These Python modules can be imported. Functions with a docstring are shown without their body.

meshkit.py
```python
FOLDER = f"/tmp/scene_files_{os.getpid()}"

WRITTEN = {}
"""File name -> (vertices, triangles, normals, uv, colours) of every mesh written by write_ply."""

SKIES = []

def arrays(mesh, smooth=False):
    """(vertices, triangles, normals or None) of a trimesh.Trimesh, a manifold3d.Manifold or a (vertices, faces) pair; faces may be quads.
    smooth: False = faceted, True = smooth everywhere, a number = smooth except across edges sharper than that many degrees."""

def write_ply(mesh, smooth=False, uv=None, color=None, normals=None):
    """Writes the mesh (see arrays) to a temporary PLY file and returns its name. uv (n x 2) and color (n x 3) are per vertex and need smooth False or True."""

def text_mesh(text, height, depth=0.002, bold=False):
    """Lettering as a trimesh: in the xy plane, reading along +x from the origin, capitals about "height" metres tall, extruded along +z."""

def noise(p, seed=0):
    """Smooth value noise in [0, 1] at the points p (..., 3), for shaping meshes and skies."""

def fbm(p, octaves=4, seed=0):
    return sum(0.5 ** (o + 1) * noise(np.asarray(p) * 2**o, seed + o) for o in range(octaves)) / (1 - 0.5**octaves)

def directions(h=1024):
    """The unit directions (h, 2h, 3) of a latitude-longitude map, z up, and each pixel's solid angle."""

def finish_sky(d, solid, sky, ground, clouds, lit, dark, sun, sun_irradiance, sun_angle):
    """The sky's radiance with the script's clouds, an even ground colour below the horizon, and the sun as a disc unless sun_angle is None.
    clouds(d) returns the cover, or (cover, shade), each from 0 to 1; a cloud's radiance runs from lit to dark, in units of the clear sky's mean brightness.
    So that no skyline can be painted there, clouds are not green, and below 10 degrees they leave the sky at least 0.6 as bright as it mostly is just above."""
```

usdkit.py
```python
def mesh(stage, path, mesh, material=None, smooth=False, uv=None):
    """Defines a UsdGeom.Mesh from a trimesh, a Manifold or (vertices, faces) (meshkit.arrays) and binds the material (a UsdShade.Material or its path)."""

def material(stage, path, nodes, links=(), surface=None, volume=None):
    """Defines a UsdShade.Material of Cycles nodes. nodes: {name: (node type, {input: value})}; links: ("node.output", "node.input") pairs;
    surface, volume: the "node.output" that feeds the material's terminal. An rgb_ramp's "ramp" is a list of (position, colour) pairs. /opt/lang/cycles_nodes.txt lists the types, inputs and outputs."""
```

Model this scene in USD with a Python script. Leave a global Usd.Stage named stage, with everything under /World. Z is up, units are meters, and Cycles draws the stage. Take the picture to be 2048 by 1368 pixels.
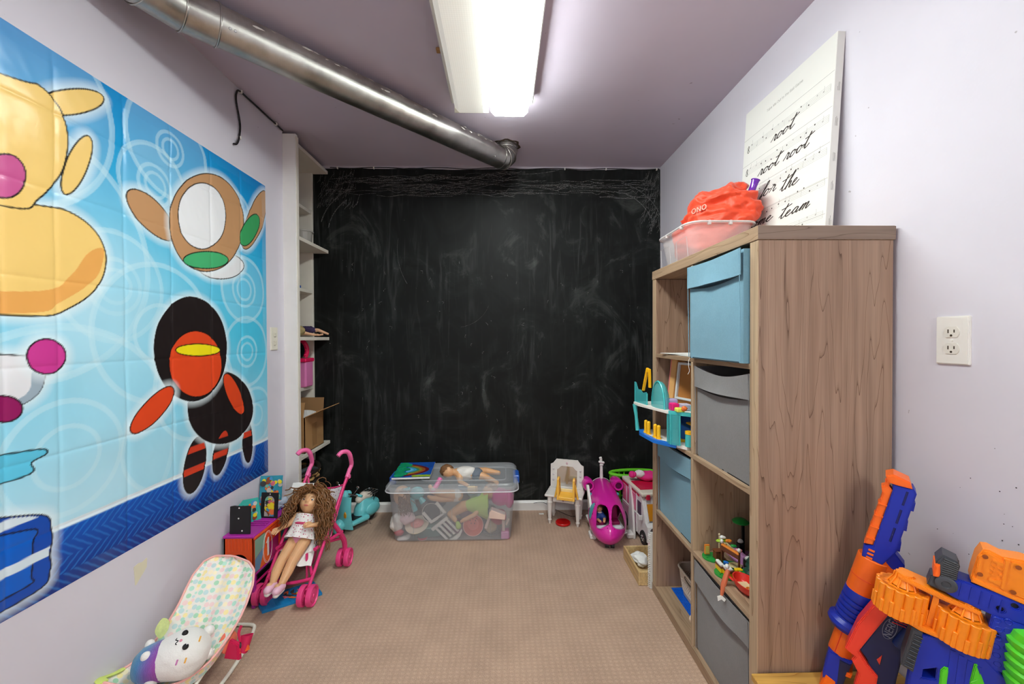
import math, numpy as np, trimesh, usdkit, meshkit
import manifold3d as m3
from pxr import Usd, UsdGeom, Gf, Sdf, Vt, UsdLux
from shapely.geometry import Polygon, LineString, Point
from shapely.ops import unary_union
stage = Usd.Stage.CreateInMemory()
UsdGeom.SetStageUpAxis(stage, 'Z'); UsdGeom.SetStageMetersPerUnit(stage, 1.0)
UsdGeom.Xform.Define(stage, '/World'); UsdGeom.Scope.Define(stage, '/World/Looks')
# ---------------------------------------------------------------- camera, light levels, exposure
CAM_H, YAW, PITCH, ROLL, FPX = 1.1706, .0216, .0107, .0040, 806.84
def _camera():
    c, s = math.cos(YAW), math.sin(YAW); R = np.array([c, -s, 0]); F = np.array([s, c, 0]); Z = np.array([0, 0, 1.])
    c, s = math.cos(PITCH), math.sin(PITCH); D = F*c - Z*s; U = Z*c + F*s
    c, s = math.cos(ROLL), math.sin(ROLL); R, U = R*c - U*s, R*s + U*c
    cam = UsdGeom.Camera.Define(stage, '/World/camera')
    m = Gf.Matrix4d(*R, 0, *U, 0, *(-D), 0, 0, 0, CAM_H, 1)
    cam.AddTransformOp().Set(m)
    cam.CreateHorizontalApertureAttr(36.0); cam.CreateVerticalApertureAttr(36.0*1368/2048)
    cam.CreateFocalLengthAttr(36.0*FPX/2048); cam.CreateClippingRangeAttr(Gf.Vec2f(.02, 50))
    cam.CreateExposureAttr(1.35)
_camera()
LAMP, LAMP_DIM, LAMP_UNSEEN = 14.6, .15, 17.5      # emission: lit cover, weaker cover, and the unseen lamp behind the viewer
# the room: metres, camera above the origin, +y into the picture
XL, XR, YB, ZC, YF = -1.213, 1.0715, 2.732, 2.323, -3.3  # YF: room end out of view, set back to hold the unseen lamp
# ---------------------------------------------------------------- helpers
_count = {}
def _free(parent, name):
    k = parent + '/' + name; n = _count.get(k, 0); _count[k] = n + 1
    return k if n == 0 else f'{k}_{n:03d}'
_inv = {}
def _data(p, label=None, cat=None, group=None, kind=None):
    pr = stage.GetPrimAtPath(p)
    for k, v in (('label', label), ('category', cat), ('group', group), ('kind', kind)):
        if v: pr.SetCustomDataByKey(k, v)
def thing(name, label, cat, loc=(0, 0, 0), rz=0, group=None, rx=0, ry=0):
    p = _free('/World', name); x = UsdGeom.Xform.Define(stage, p)
    M = trimesh.transformations.translation_matrix(loc) @ trimesh.transformations.euler_matrix(math.radians(rx), math.radians(ry), math.radians(rz), 'sxyz')
    x.AddTransformOp().Set(Gf.Matrix4d(*M.T.ravel())); _inv[p] = np.linalg.inv(M); _data(p, label, cat, group); return p
def dup(src, loc, rz, label):
    was = stage.GetPrimAtPath(src).GetCustomData(); p = _free('/World', src.split('/')[-1].rstrip('_0123456789'))
    x = UsdGeom.Xform.Define(stage, p); x.GetPrim().GetReferences().AddInternalReference(src)
    M = trimesh.transformations.translation_matrix(loc) @ trimesh.transformations.rotation_matrix(math.radians(rz), (0, 0, 1))
    UsdGeom.Xformable(x).GetOrderedXformOps()[0].Set(Gf.Matrix4d(*M.T.ravel()))
    x.GetPrim().SetInstanceable(True); _data(p, label, was['category'], was.get('group')); return p
def part(parent, name, mesh, m, label=None, kind=None, world=False, smooth=35):
    if isinstance(mesh, (list, tuple)): mesh = cat(*mesh)
    p = _free(parent, name)
    if world:
        root = '/'.join(parent.split('/')[:3]); mesh = mesh.copy(); mesh.apply_transform(_inv[root])
    usdkit.mesh(stage, p, mesh, m, smooth=smooth); _data(p, label, None, None, kind); return p
def solo(name, mesh, m, label, cat_, loc=(0, 0, 0), group=None, kind=None, smooth=35):
    p = _free('/World', name)
    if isinstance(mesh, (list, tuple)): mesh = cat(*mesh)
    mesh = mesh.copy(); mesh.apply_translation(-np.array(loc, float))
    g = usdkit.mesh(stage, p, mesh, m, smooth=smooth); UsdGeom.Xformable(g).AddTranslateOp().Set(Gf.Vec3d(*map(float, loc)))
    _data(p, label, cat_, group, kind); _inv[p] = trimesh.transformations.translation_matrix(-np.array(loc, float)); return p
def struct(name, mesh, m, label, cat_, smooth=False):
    p = _free('/World', name); usdkit.mesh(stage, p, mesh if not isinstance(mesh, (list, tuple)) else cat(*mesh), m, smooth=smooth)
    _data(p, label, cat_, None, 'structure'); _inv[p] = np.eye(4); return p
# ---- meshes
def cat(*ms):
    ms = [cat(*m) if isinstance(m, (list, tuple)) else m for m in ms]
    return trimesh.util.concatenate([trimesh.Trimesh(m.vertices, m.faces, process=False) for m in ms])
def tm(man):
    a = man.to_mesh(); return trimesh.Trimesh(a.vert_properties[:, :3], a.tri_verts, process=False)
def mani(t):
    t = trimesh.Trimesh(t.vertices, t.faces, process=True); t.merge_vertices()
    return m3.Manifold(m3.Mesh(np.asarray(t.vertices, np.float32), np.asarray(t.faces, np.uint32)))
def hull(pts): return trimesh.convex.convex_hull(np.asarray(pts, float))
def bx(lo, hi, b=0.0):
    lo, hi = np.minimum(lo, hi).astype(float), np.maximum(lo, hi).astype(float)
    if b <= 0: return trimesh.creation.box(bounds=[lo, hi])
    b = min(b, .45*min(hi - lo)); P = []
    for i in (0, 1):
        for j in (0, 1):
            for k in (0, 1):
                c = np.array([(lo, hi)[i][0], (lo, hi)[j][1], (lo, hi)[k][2]]); s = np.array([1 - 2*i, 1 - 2*j, 1 - 2*k])*b
                P += [c + s*[0, 1, 1], c + s*[1, 0, 1], c + s*[1, 1, 0]]
    return hull(P)
def rbox(lo, hi, r, n=10):
    lo, hi = np.array(lo, float), np.array(hi, float); s = m3.Manifold.sphere(r, n)
    return tm(m3.Manifold.batch_hull([s.translate([(lo[0] + r, hi[0] - r)[i], (lo[1] + r, hi[1] - r)[j], (lo[2] + r, hi[2] - r)[k]]) for i in (0, 1) for j in (0, 1) for k in (0, 1)]))
def align(d):
    return trimesh.geometry.align_vectors([0, 0, 1], np.asarray(d, float)/np.linalg.norm(d))
def cyl(p, q, r, r2=None, n=20):
    p, q = np.array(p, float), np.array(q, float); L = np.linalg.norm(q - p); r2 = r if r2 is None else r2
    m = lathe([(0, 0), (r, 0), (r2, L), (0, L)], n); m.apply_transform(align(q - p)); m.apply_translation(p); return m
def bcyl(p, q, r, b=.002, n=24):
    p, q = np.array(p, float), np.array(q, float); L = np.linalg.norm(q - p)
    m = lathe([(0, 0), (r - b, 0), (r, b), (r, L - b), (r - b, L), (0, L)], n); m.apply_transform(align(q - p)); m.apply_translation(p); return m
def lathe(prof, n=28, a0=0, a1=2*math.pi):
    prof = np.array(prof, float); full = abs(a1 - a0 - 2*math.pi) < 1e-6
    th = np.linspace(a0, a1, n + 1)[:n if full else n + 1]; k = len(prof)
    V = np.stack([np.outer(np.cos(th), prof[:, 0]), np.outer(np.sin(th), prof[:, 0]), np.outer(np.ones_like(th), prof[:, 1])], -1).reshape(-1, 3)
    F = []
    for i in range(len(th) if full else len(th) - 1):
        j = (i + 1) % len(th)
        for a in range(k - 1):
            q = (i*k + a, j*k + a, j*k + a + 1, i*k + a + 1); F += [(q[0], q[1], q[2]), (q[0], q[2], q[3])]
    m = trimesh.Trimesh(V, F, process=False); m.merge_vertices(); m.update_faces(m.nondegenerate_faces()); return m
def spline(P, n=8, closed=False):
    P = np.array(P, float); N = len(P); out = []
    for i in range(N if closed else N - 1):
        p = [P[(i + k) % N] if closed else P[min(max(i + k, 0), N - 1)] for k in (-1, 0, 1, 2)]
        t = np.linspace(0, 1, n, endpoint=False)[:, None]
        out.append(.5*(2*p[1] + (p[2] - p[0])*t + (2*p[0] - 5*p[1] + 4*p[2] - p[3])*t**2 + (3*p[1] - p[0] - 3*p[2] + p[3])*t**3))
    out = np.vstack(out); return out if closed else np.vstack([out, P[-1]])
def tube(P, r, n=10, closed=False, sm=0, cap=True, flat=None, up=None):
    """swept circle (flat: second radius); r may vary along the path; sm: spline steps"""
    P = spline(P, sm, closed) if sm else np.array(P, float); N = len(P); r = np.broadcast_to(np.asarray(r, float), N) if np.ndim(r) == 0 or len(r) == N else np.interp(np.linspace(0, 1, N), np.linspace(0, 1, len(r)), r)
    T = np.roll(P, -1, 0) - np.roll(P, 1, 0) if closed else np.gradient(P, axis=0)
    T = T/np.maximum(np.linalg.norm(T, axis=1, keepdims=True), 1e-9)
    u = np.array(up, float) if up is not None else np.eye(3)[np.argmin(abs(T[0]))]; U = []
    for t in T:
        u = (u - t*np.dot(u, t)) if up is None else (np.array(up, float) - t*np.dot(up, t)); u = u/max(np.linalg.norm(u), 1e-9); U.append(u)
    U = np.array(U); W = np.cross(T, U); th = np.arange(n)*2*math.pi/n
    f = 1 if flat is None else flat
    V = (P[:, None] + r[:, None, None]*(np.cos(th)[None, :, None]*W[:, None] + f*np.sin(th)[None, :, None]*U[:, None])).reshape(-1, 3)
    F = []
    for i in range(N if closed else N - 1):
        a, b = i*n, ((i + 1) % N)*n
        for k in range(n):
            l = (k + 1) % n; F += [(a + k, a + l, b + l), (a + k, b + l, b + k)]
    if cap and not closed:
        V = np.vstack([V, P[0], P[-1]]); c0, c1 = len(V) - 2, len(V) - 1; e = (N - 1)*n
        for k in range(n):
            l = (k + 1) % n; F += [(c0, l, k), (c1, e + k, e + l)]
    return trimesh.Trimesh(V, F, process=False)
def ell(c, r, n=3, rot=None):
    m = trimesh.creation.icosphere(subdivisions=n); m.apply_scale(1.0); m.vertices = m.vertices*np.array(r, float)
    if rot is not None: m.apply_transform(trimesh.transformations.euler_matrix(*np.radians(rot)))
    m.apply_translation(c); return m
def ext(poly, h, M=None, b=0.0):
    """extrude a 2D polygon (points or shapely) by h along +z, b: bevelled front edge; M maps to place"""
    g = poly if hasattr(poly, 'geom_type') else Polygon(poly).buffer(0)
    out = []
    for q in getattr(g, 'geoms', [g]):
        if q.is_empty or q.area < 1e-9: continue
        cs = m3.CrossSection([np.array(q.exterior.coords)[:-1]] + [np.array(i.coords)[:-1] for i in q.interiors], m3.FillRule.EvenOdd)
        if b > 0:
            body = m3.Manifold.extrude(cs, h - b)
            inn = cs.offset(-b, m3.JoinType.Miter)
            pts = []
            top = m3.Manifold.extrude(cs.offset(-b*.5, m3.JoinType.Miter), h - b*.35) + m3.Manifold.extrude(inn, h) if not inn.is_empty() else None
            body = body + top if top is not None else body
        else: body = m3.Manifold.extrude(cs, h)
        out.append(tm(body))
    m = cat(*out)
    if M is not None: m.apply_transform(M)
    return m
def frame(o, ex, ey):
    ex = np.array(ex, float); ex /= np.linalg.norm(ex); ey = np.array(ey, float); ey -= ex*np.dot(ex, ey); ey /= np.linalg.norm(ey)
    M = np.eye(4); M[:3, 0], M[:3, 1], M[:3, 2], M[:3, 3] = ex, ey, np.cross(ex, ey), o; return M
def mv(m, d): m = m.copy(); m.apply_translation(d); return m
def rot(m, deg, ax=(0, 0, 1), pt=(0, 0, 0)): m = m.copy(); m.apply_transform(trimesh.transformations.rotation_matrix(math.radians(deg), ax, pt)); return m
def at(m, M): m = m.copy(); m.apply_transform(M); return m
def grid(fn, nu, nv, thick=0.0):
    """surface fn(u,v)->xyz over the unit square, given thickness along its normals"""
    u, v = np.meshgrid(np.linspace(0, 1, nu), np.linspace(0, 1, nv), indexing='ij'); V = np.asarray(fn(u, v)); V = np.stack(V, -1).reshape(-1, 3)
    i = np.arange((nu - 1)*nv).reshape(nu - 1, nv)[:, :-1].ravel(); F = np.vstack([np.stack([i, i + nv, i + nv + 1], 1), np.stack([i, i + nv + 1, i + 1], 1)])
    if thick:
        N = trimesh.Trimesh(V, F, process=False).vertex_normals; k = len(V); B = V - N*thick
        edge = [(a*nv, (a + 1)*nv) for a in range(nu - 1)] + [((a + 1)*nv + nv - 1, a*nv + nv - 1) for a in range(nu - 1)] + [(b + 1, b) for b in range(nv - 1)] + [((nu - 1)*nv + b, (nu - 1)*nv + b + 1) for b in range(nv - 1)]
        S = [(b, a, a + k) for a, b in edge] + [(b, a + k, b + k) for a, b in edge]
        V = np.vstack([V, B]); F = np.vstack([F, F[:, ::-1] + k, np.array(S)])
    return trimesh.Trimesh(V, F, process=False)
def flesh(J, B, res=.006, it=10, nseg=20):
    """one continuous body: J name -> (point, radius); B pairs of joints hulled, united, smoothed"""
    s = {k: m3.Manifold.sphere(r, nseg).translate(list(map(float, p))) for k, (p, r) in J.items()}
    m = m3.Manifold.batch_boolean([m3.Manifold.batch_hull([s[a] for a in q]) for q in B], m3.OpType.Add)
    t = tm(m.refine_to_length(res)); t = trimesh.Trimesh(t.vertices, t.faces, process=True); t.merge_vertices()
    return trimesh.smoothing.filter_taubin(t, .5, .53, it)
def crumple(m, amp, freq, seed=0, oct_=3):
    m = m.copy(); n = m.vertex_normals; d = meshkit.fbm(m.vertices*freq, oct_, seed) - .5
    m.vertices = m.vertices + n*(2*amp*d)[:, None]; return m
def text(s, h, d, M, bold=False, centre=True):
    m = meshkit.text_mesh(s, h, d, bold)
    if centre: m.apply_translation([-m.bounds[:, 0].mean(), -m.bounds[:, 1].mean(), 0])
    m.apply_transform(M); return m
# ---- materials
def lin(c): c = np.array(c, float)/255; return tuple(np.where(c <= .04045, c/12.92, ((c + .055)/1.055)**2.4))
_mats = {}
def mat(name, rgb, rough=.45, metal=0, vary=None, bump=None, coat=0, trans=None, emit=0, sheen=0, spec=.5, sss=0):
    if name in _mats: return _mats[name]
    c = lin(rgb); P = dict(base_color=c, roughness=rough, metallic=metal, coat_weight=coat, specular_ior_level=spec, sheen_weight=sheen)
    if sss: P.update(subsurface_weight=sss, subsurface_scale=.004)
    if emit: P.update(emission_color=c, emission_strength=emit)
    n, l = {'p': ('principled_bsdf', P)}, []
    if vary or bump: n['t'] = ('texture_coordinate', {})
    if vary:
        n['n'] = ('noise_texture', dict(scale=vary[0], detail=4, roughness=.6)); a = vary[1]
        n['r'] = ('rgb_ramp', {'ramp': [(.25, tuple(x*(1 - a) for x in c)), (.75, tuple(min(1, x*(1 + a)) for x in c))]})
        l += [('t.object', 'n.vector'), ('n.fac', 'r.fac'), ('r.color', 'p.base_color')]
    if bump:
        n['bn'] = ('noise_texture', dict(scale=bump[0], detail=3)); n['b'] = ('bump', dict(strength=bump[1], distance=bump[2] if len(bump) > 2 else .003))
        l += [('t.object', 'bn.vector'), ('bn.fac', 'b.height'), ('b.normal', 'p.normal')]
    out = 'p.BSDF'
    if trans is not None:      # see-through plastic: part of the light passes straight on
        n['x'] = ('transparent_bsdf', dict(color=tuple(1 - (1 - x)*.35 for x in c))); n['m'] = ('mix_closure', dict(fac=1 - trans)); l += [('x.BSDF', 'm.closure1'), ('p.BSDF', 'm.closure2')]; out = 'm.closure'
    _mats[name] = usdkit.material(stage, '/World/Looks/' + name, n, l, surface=out); return _mats[name]
def wood(name, axis, light, mid, dark, line, sc=1.0, rough=.5):
    S = [26*sc, 26*sc, 26*sc]; S[axis] = 1.1*sc
    S2 = [90*sc]*3; S2[axis] = 2.0*sc; S3 = [9.5*sc]*3; S3[axis] = .62*sc
    n = {'g': ('geometry', {}), 'm': ('mapping', dict(scale=tuple(S))), 'm2': ('mapping', dict(scale=tuple(S2))), 'm3': ('mapping', dict(scale=tuple(S3), location=(3.1, 1.7, 0))),
         'n': ('noise_texture', dict(scale=1, detail=4, roughness=.6)), 'n2': ('noise_texture', dict(scale=1, detail=3)), 'n3': ('noise_texture', dict(scale=1, detail=3.0, roughness=.45)),
         'r': ('rgb_ramp', {'ramp': [(.25, lin(dark)), (.5, lin(mid)), (.75, lin(light))]}),
         'r2': ('rgb_ramp', {'ramp': [(.3, (.82, .82, .82)), (.6, (1.05, 1.05, 1.05))]}), 'k': ('math', dict(math_type='multiply', value2=17.0)), 'f': ('math', dict(math_type='fraction')),
         'r3': ('rgb_ramp', {'ramp': [(0, tuple(x/255 for x in line)), (.045, (.8, .78, .75)), (.13, (1, 1, 1)), (1, (1, 1, 1))]}),
         'x': ('mix', dict(mix_type='multiply', fac=1.0)), 'y': ('mix', dict(mix_type='multiply', fac=.85)),
         'b': ('bump', dict(strength=.12, distance=.001)), 'p': ('principled_bsdf', dict(roughness=rough, specular_ior_level=.35))}
    l = [('g.position', 'm.vector'), ('g.position', 'm2.vector'), ('g.position', 'm3.vector'), ('m.vector', 'n.vector'), ('m2.vector', 'n2.vector'), ('m3.vector', 'n3.vector'),
         ('n.fac', 'r.fac'), ('n2.fac', 'r2.fac'), ('n3.fac', 'k.value1'), ('k.value', 'f.value1'), ('f.value', 'r3.fac'), ('r.color', 'x.color1'), ('r2.color', 'x.color2'),
         ('x.color', 'y.color1'), ('r3.color', 'y.color2'), ('y.color', 'p.base_color'), ('n2.fac', 'b.height'), ('b.normal', 'p.normal')]
    return usdkit.material(stage, '/World/Looks/' + name, n, l, surface='p.BSDF')
# ---------------------------------------------------------------- setting
rng = np.random.default_rng(7)
def wall_mat(name, rgb, rough=.6):
    c = lin(rgb)
    return usdkit.material(stage, '/World/Looks/' + name, {'g': ('geometry', {}), 'n': ('noise_texture', dict(scale=2.2, detail=5)), 'r': ('rgb_ramp', {'ramp': [(.3, tuple(x*.95 for x in c)), (.7, tuple(x*1.03 for x in c))]}),
        's': ('noise_texture', dict(scale=38, detail=2)), 'sr': ('rgb_ramp', {'ramp': [(0, (1, 1, 1)), (.765, (1, 1, 1)), (.785, (.55, .52, .5))]}), 'x': ('mix', dict(mix_type='multiply', fac=.8)),
        'bn': ('noise_texture', dict(scale=160, detail=3)), 'b': ('bump', dict(strength=.12, distance=.001)), 'p': ('principled_bsdf', dict(roughness=rough, specular_ior_level=.3))},
        [('g.position', 'n.vector'), ('g.position', 's.vector'), ('g.position', 'bn.vector'), ('n.fac', 'r.fac'), ('s.fac', 'sr.fac'), ('r.color', 'x.color1'), ('sr.color', 'x.color2'), ('x.color', 'p.base_color'), ('bn.fac', 'b.height'), ('b.normal', 'p.normal')], surface='p.BSDF')
M_WALL = wall_mat('lilac_wall_paint', (216, 211, 220)); M_CEIL = wall_mat('ceiling_paint', (198, 187, 201), .36)
M_TRIM = mat('trim_white', (228, 225, 222), .4, vary=(6, .04))
# carpet: rows of small looped dots
def carpet():
    c1, c2, c3 = lin((184, 153, 131)), lin((212, 182, 158)), lin((158, 127, 106))
    n = {'g': ('geometry', {}), 'j': ('noise_texture', dict(scale=30, detail=2)), 'jm': ('mix_vector', dict(fac=.006)), 's': ('separate_xyz', {}),
         'kx': ('math', dict(math_type='multiply', value2=2*math.pi/.021)), 'ky': ('math', dict(math_type='multiply', value2=2*math.pi/.017)), 'sx': ('math', dict(math_type='sine')), 'sy': ('math', dict(math_type='sine')),
         'ax': ('math', dict(math_type='multiply_add', value2=.5, value3=.5)), 'ay': ('math', dict(math_type='multiply_add', value2=.5, value3=.5)), 'sc': ('math', dict(math_type='multiply')),
         'fine': ('noise_texture', dict(scale=420, detail=2)), 'big': ('noise_texture', dict(scale=5.5, detail=6, roughness=.65)), 'fr': ('rgb_ramp', {'ramp': [(.25, c3), (.5, c1), (.75, c2)]}),
         'dr': ('rgb_ramp', {'ramp': [(0, (.93, .92, .92)), (.3, (.98, .98, .98)), (.7, (1.03, 1.03, 1.025)), (1, (1.09, 1.09, 1.08))]}), 'br': ('rgb_ramp', {'ramp': [(.3, (.88, .87, .87)), (.65, (1.05, 1.05, 1.05))]}),
         'x': ('mix', dict(mix_type='multiply', fac=1.0)), 'y': ('mix', dict(mix_type='multiply', fac=1.0)), 'h': ('math', dict(math_type='multiply_add', value2=.6)),
         'b': ('bump', dict(strength=.2, distance=.004)), 'p': ('principled_bsdf', dict(roughness=.95, specular_ior_level=.1, sheen_weight=.25))}
    l = [('g.position', 'j.vector'), ('g.position', 'jm.a'), ('j.color', 'jm.b'), ('jm.result', 's.vector'), ('s.x', 'kx.value1'), ('s.y', 'ky.value1'), ('kx.value', 'sx.value1'), ('ky.value', 'sy.value1'), ('sx.value', 'ax.value1'), ('sy.value', 'ay.value1'), ('ax.value', 'sc.value1'),
         ('ay.value', 'sc.value2'), ('g.position', 'fine.vector'), ('g.position', 'big.vector'), ('fine.fac', 'fr.fac'), ('sc.value', 'dr.fac'), ('big.fac', 'br.fac'), ('fr.color', 'x.color1'), ('dr.color', 'x.color2'), ('x.color', 'y.color1'), ('br.color', 'y.color2'),
         ('y.color', 'p.base_color'), ('fine.fac', 'h.value1'), ('sc.value', 'h.value3'), ('h.value', 'b.height'), ('b.normal', 'p.normal')]
    return usdkit.material(stage, '/World/Looks/carpet', n, l, surface='p.BSDF')
# chalkboard paint: rubbed chalk haze, vertical drips of wiping, specks; lilac strip above the ragged upper edge
def board():
    n = {'g': ('geometry', {}), 'a': ('noise_texture', dict(scale=2.6, detail=6, roughness=.62, distortion=2.2)), 'ar': ('rgb_ramp', {'ramp': [(.42, lin((19, 20, 19))), (.58, lin((27, 29, 28))), (.74, lin((66, 69, 66)))]}),
         'm': ('mapping', dict(scale=(26, 1, 2.4))), 'v': ('noise_texture', dict(scale=1, detail=4, distortion=1.2)), 'vr': ('rgb_ramp', {'ramp': [(.52, (0, 0, 0)), (.8, (.045, .048, .046))]}),
         's': ('noise_texture', dict(scale=90, detail=1)), 'sr': ('rgb_ramp', {'ramp': [(.79, (0, 0, 0)), (.83, (.25, .25, .24))]}), 'm2': ('mapping', dict(scale=(3, 1, 3), rotation=(0, .6, 0))), 'w': ('wave_texture', dict(scale=2.2, distortion=9, detail=4)), 
         'k1': ('noise_texture', dict(scale=1.9, detail=3)), 'k2': ('rgb_ramp', {'ramp': [(.46, (.15, .15, .15)), (.66, (1, 1, 1))]}), 'k3': ('mix', dict(mix_type='multiply', fac=1.0)), 'x': ('mix', dict(mix_type='add', fac=1.0)), 'y': ('mix', dict(mix_type='add', fac=1.0)), 'sp': ('separate_xyz', {}), 'e': ('noise_texture', dict(scale=2.2, detail=2)), 'ek': ('math', dict(math_type='multiply_add', value2=.045)), 'gt': ('math', dict(math_type='greater_than', value2=ZC + .0055)),
         'z': ('mix', dict(color2=lin((190, 182, 190)))), 'p': ('principled_bsdf', dict(roughness=.47, specular_ior_level=.15)), 'bn': ('noise_texture', dict(scale=70, detail=3)), 'b': ('bump', dict(strength=.15, distance=.002))}
    n.pop('w'); n.pop('m2')
    l = [('g.position', 'a.vector'), ('a.fac', 'ar.fac'), ('g.position', 'm.vector'), ('m.vector', 'v.vector'), ('v.fac', 'vr.fac'), ('g.position', 's.vector'), ('s.fac', 'sr.fac'), ('ar.color', 'x.color1'), ('g.position', 'k1.vector'), ('k1.fac', 'k2.fac'), ('vr.color', 'k3.color1'), ('k2.color', 'k3.color2'), ('k3.color', 'x.color2'), ('x.color', 'y.color1'), ('sr.color', 'y.color2'),
         ('g.position', 'sp.vector'), ('g.position', 'e.vector'), ('e.fac', 'ek.value1'), ('sp.z', 'ek.value3'), ('ek.value', 'gt.value1'), ('gt.value', 'z.fac'), ('y.color', 'z.color1'), ('z.color', 'p.base_color'), ('g.position', 'bn.vector'), ('bn.fac', 'b.height'), ('b.normal', 'p.normal')]
    return usdkit.material(stage, '/World/Looks/chalkboard_paint', n, l, surface='p.BSDF')
ALC0, ALCX = 2.262, -1.62     # alcove in the left wall
struct('floor', bx((ALCX - .1, YF - .1, -.1), (XR + .1, YB + .1, 0)), carpet(), 'beige looped carpet with a dotted weave covering the floor', 'carpet')
struct('ceiling', bx((ALCX - .1, YF - .1, ZC), (XR + .1, YB + .1, ZC + .1)), M_CEIL, 'lilac painted basement ceiling above the duct', 'ceiling')
struct('wall_left', [bx((XL - .1, YF, 0), (XL, ALC0, ZC)), bx((ALCX - .08, ALC0 - .1, 0), (ALCX, YB, ZC)), bx((ALCX, ALC0 - .08, 0), (XL - .1, ALC0, ZC))], M_WALL, 'pale lilac left wall with the poster on it', 'wall')
struct('wall_right', bx((XR, YF, 0), (XR + .1, YB, ZC)), M_WALL, 'pale lilac right wall with scuffs and specks', 'wall')
wr = [p for p in ('/World/wall_right',)][0]; _sp = []
for i in range(46):
    y, z, r_ = .84 + rng.normal(0, .09), .70 + rng.normal(0, .10), rng.uniform(.0004, .0014); _sp.append(at(ext(Point(0, 0).buffer(r_, 3), .0005), frame((XR, y, z), (0, -1, 0), (0, 0, 1))))
_sp += [tube([(XR - .0003, .80, .735), (XR - .0003, .74, .752), (XR - .0003, .70, .757)], .0006, 4), tube(spline([(XR - .0003, 1.0, 2.02), (XR - .0003, .93, 2.045), (XR - .0003, .86, 2.09)], 5), .0008, 4)]
part(wr, 'specks', cat(*_sp), mat('speck_dark', (70, 62, 66), .8), 'dark specks and scratches', kind='stuff', world=True, smooth=False)
struct('wall_front', bx((XL - .1, YF - .1, 0), (XR + .1, YF, ZC)), M_WALL, 'unseen lilac wall behind the viewer', 'wall')  # out of view; closes the room so its light bounces back
wb = struct('wall_back', bx((ALCX - .08, YB, 0), (XR + .1, YB + .1, ZC)), board(), 'black chalkboard wall smeared with old chalk', 'wall')
struct('baseboard_back', ext([(0, 0), (.014, 0), (.014, .05), (.010, .056), (.004, .062), (0, .064)], XR + 1.262, frame((XR, YB, 0), (0, -1, 0), (0, 0, 1))), M_TRIM, 'low white baseboard under the chalkboard wall', 'baseboard')
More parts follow.
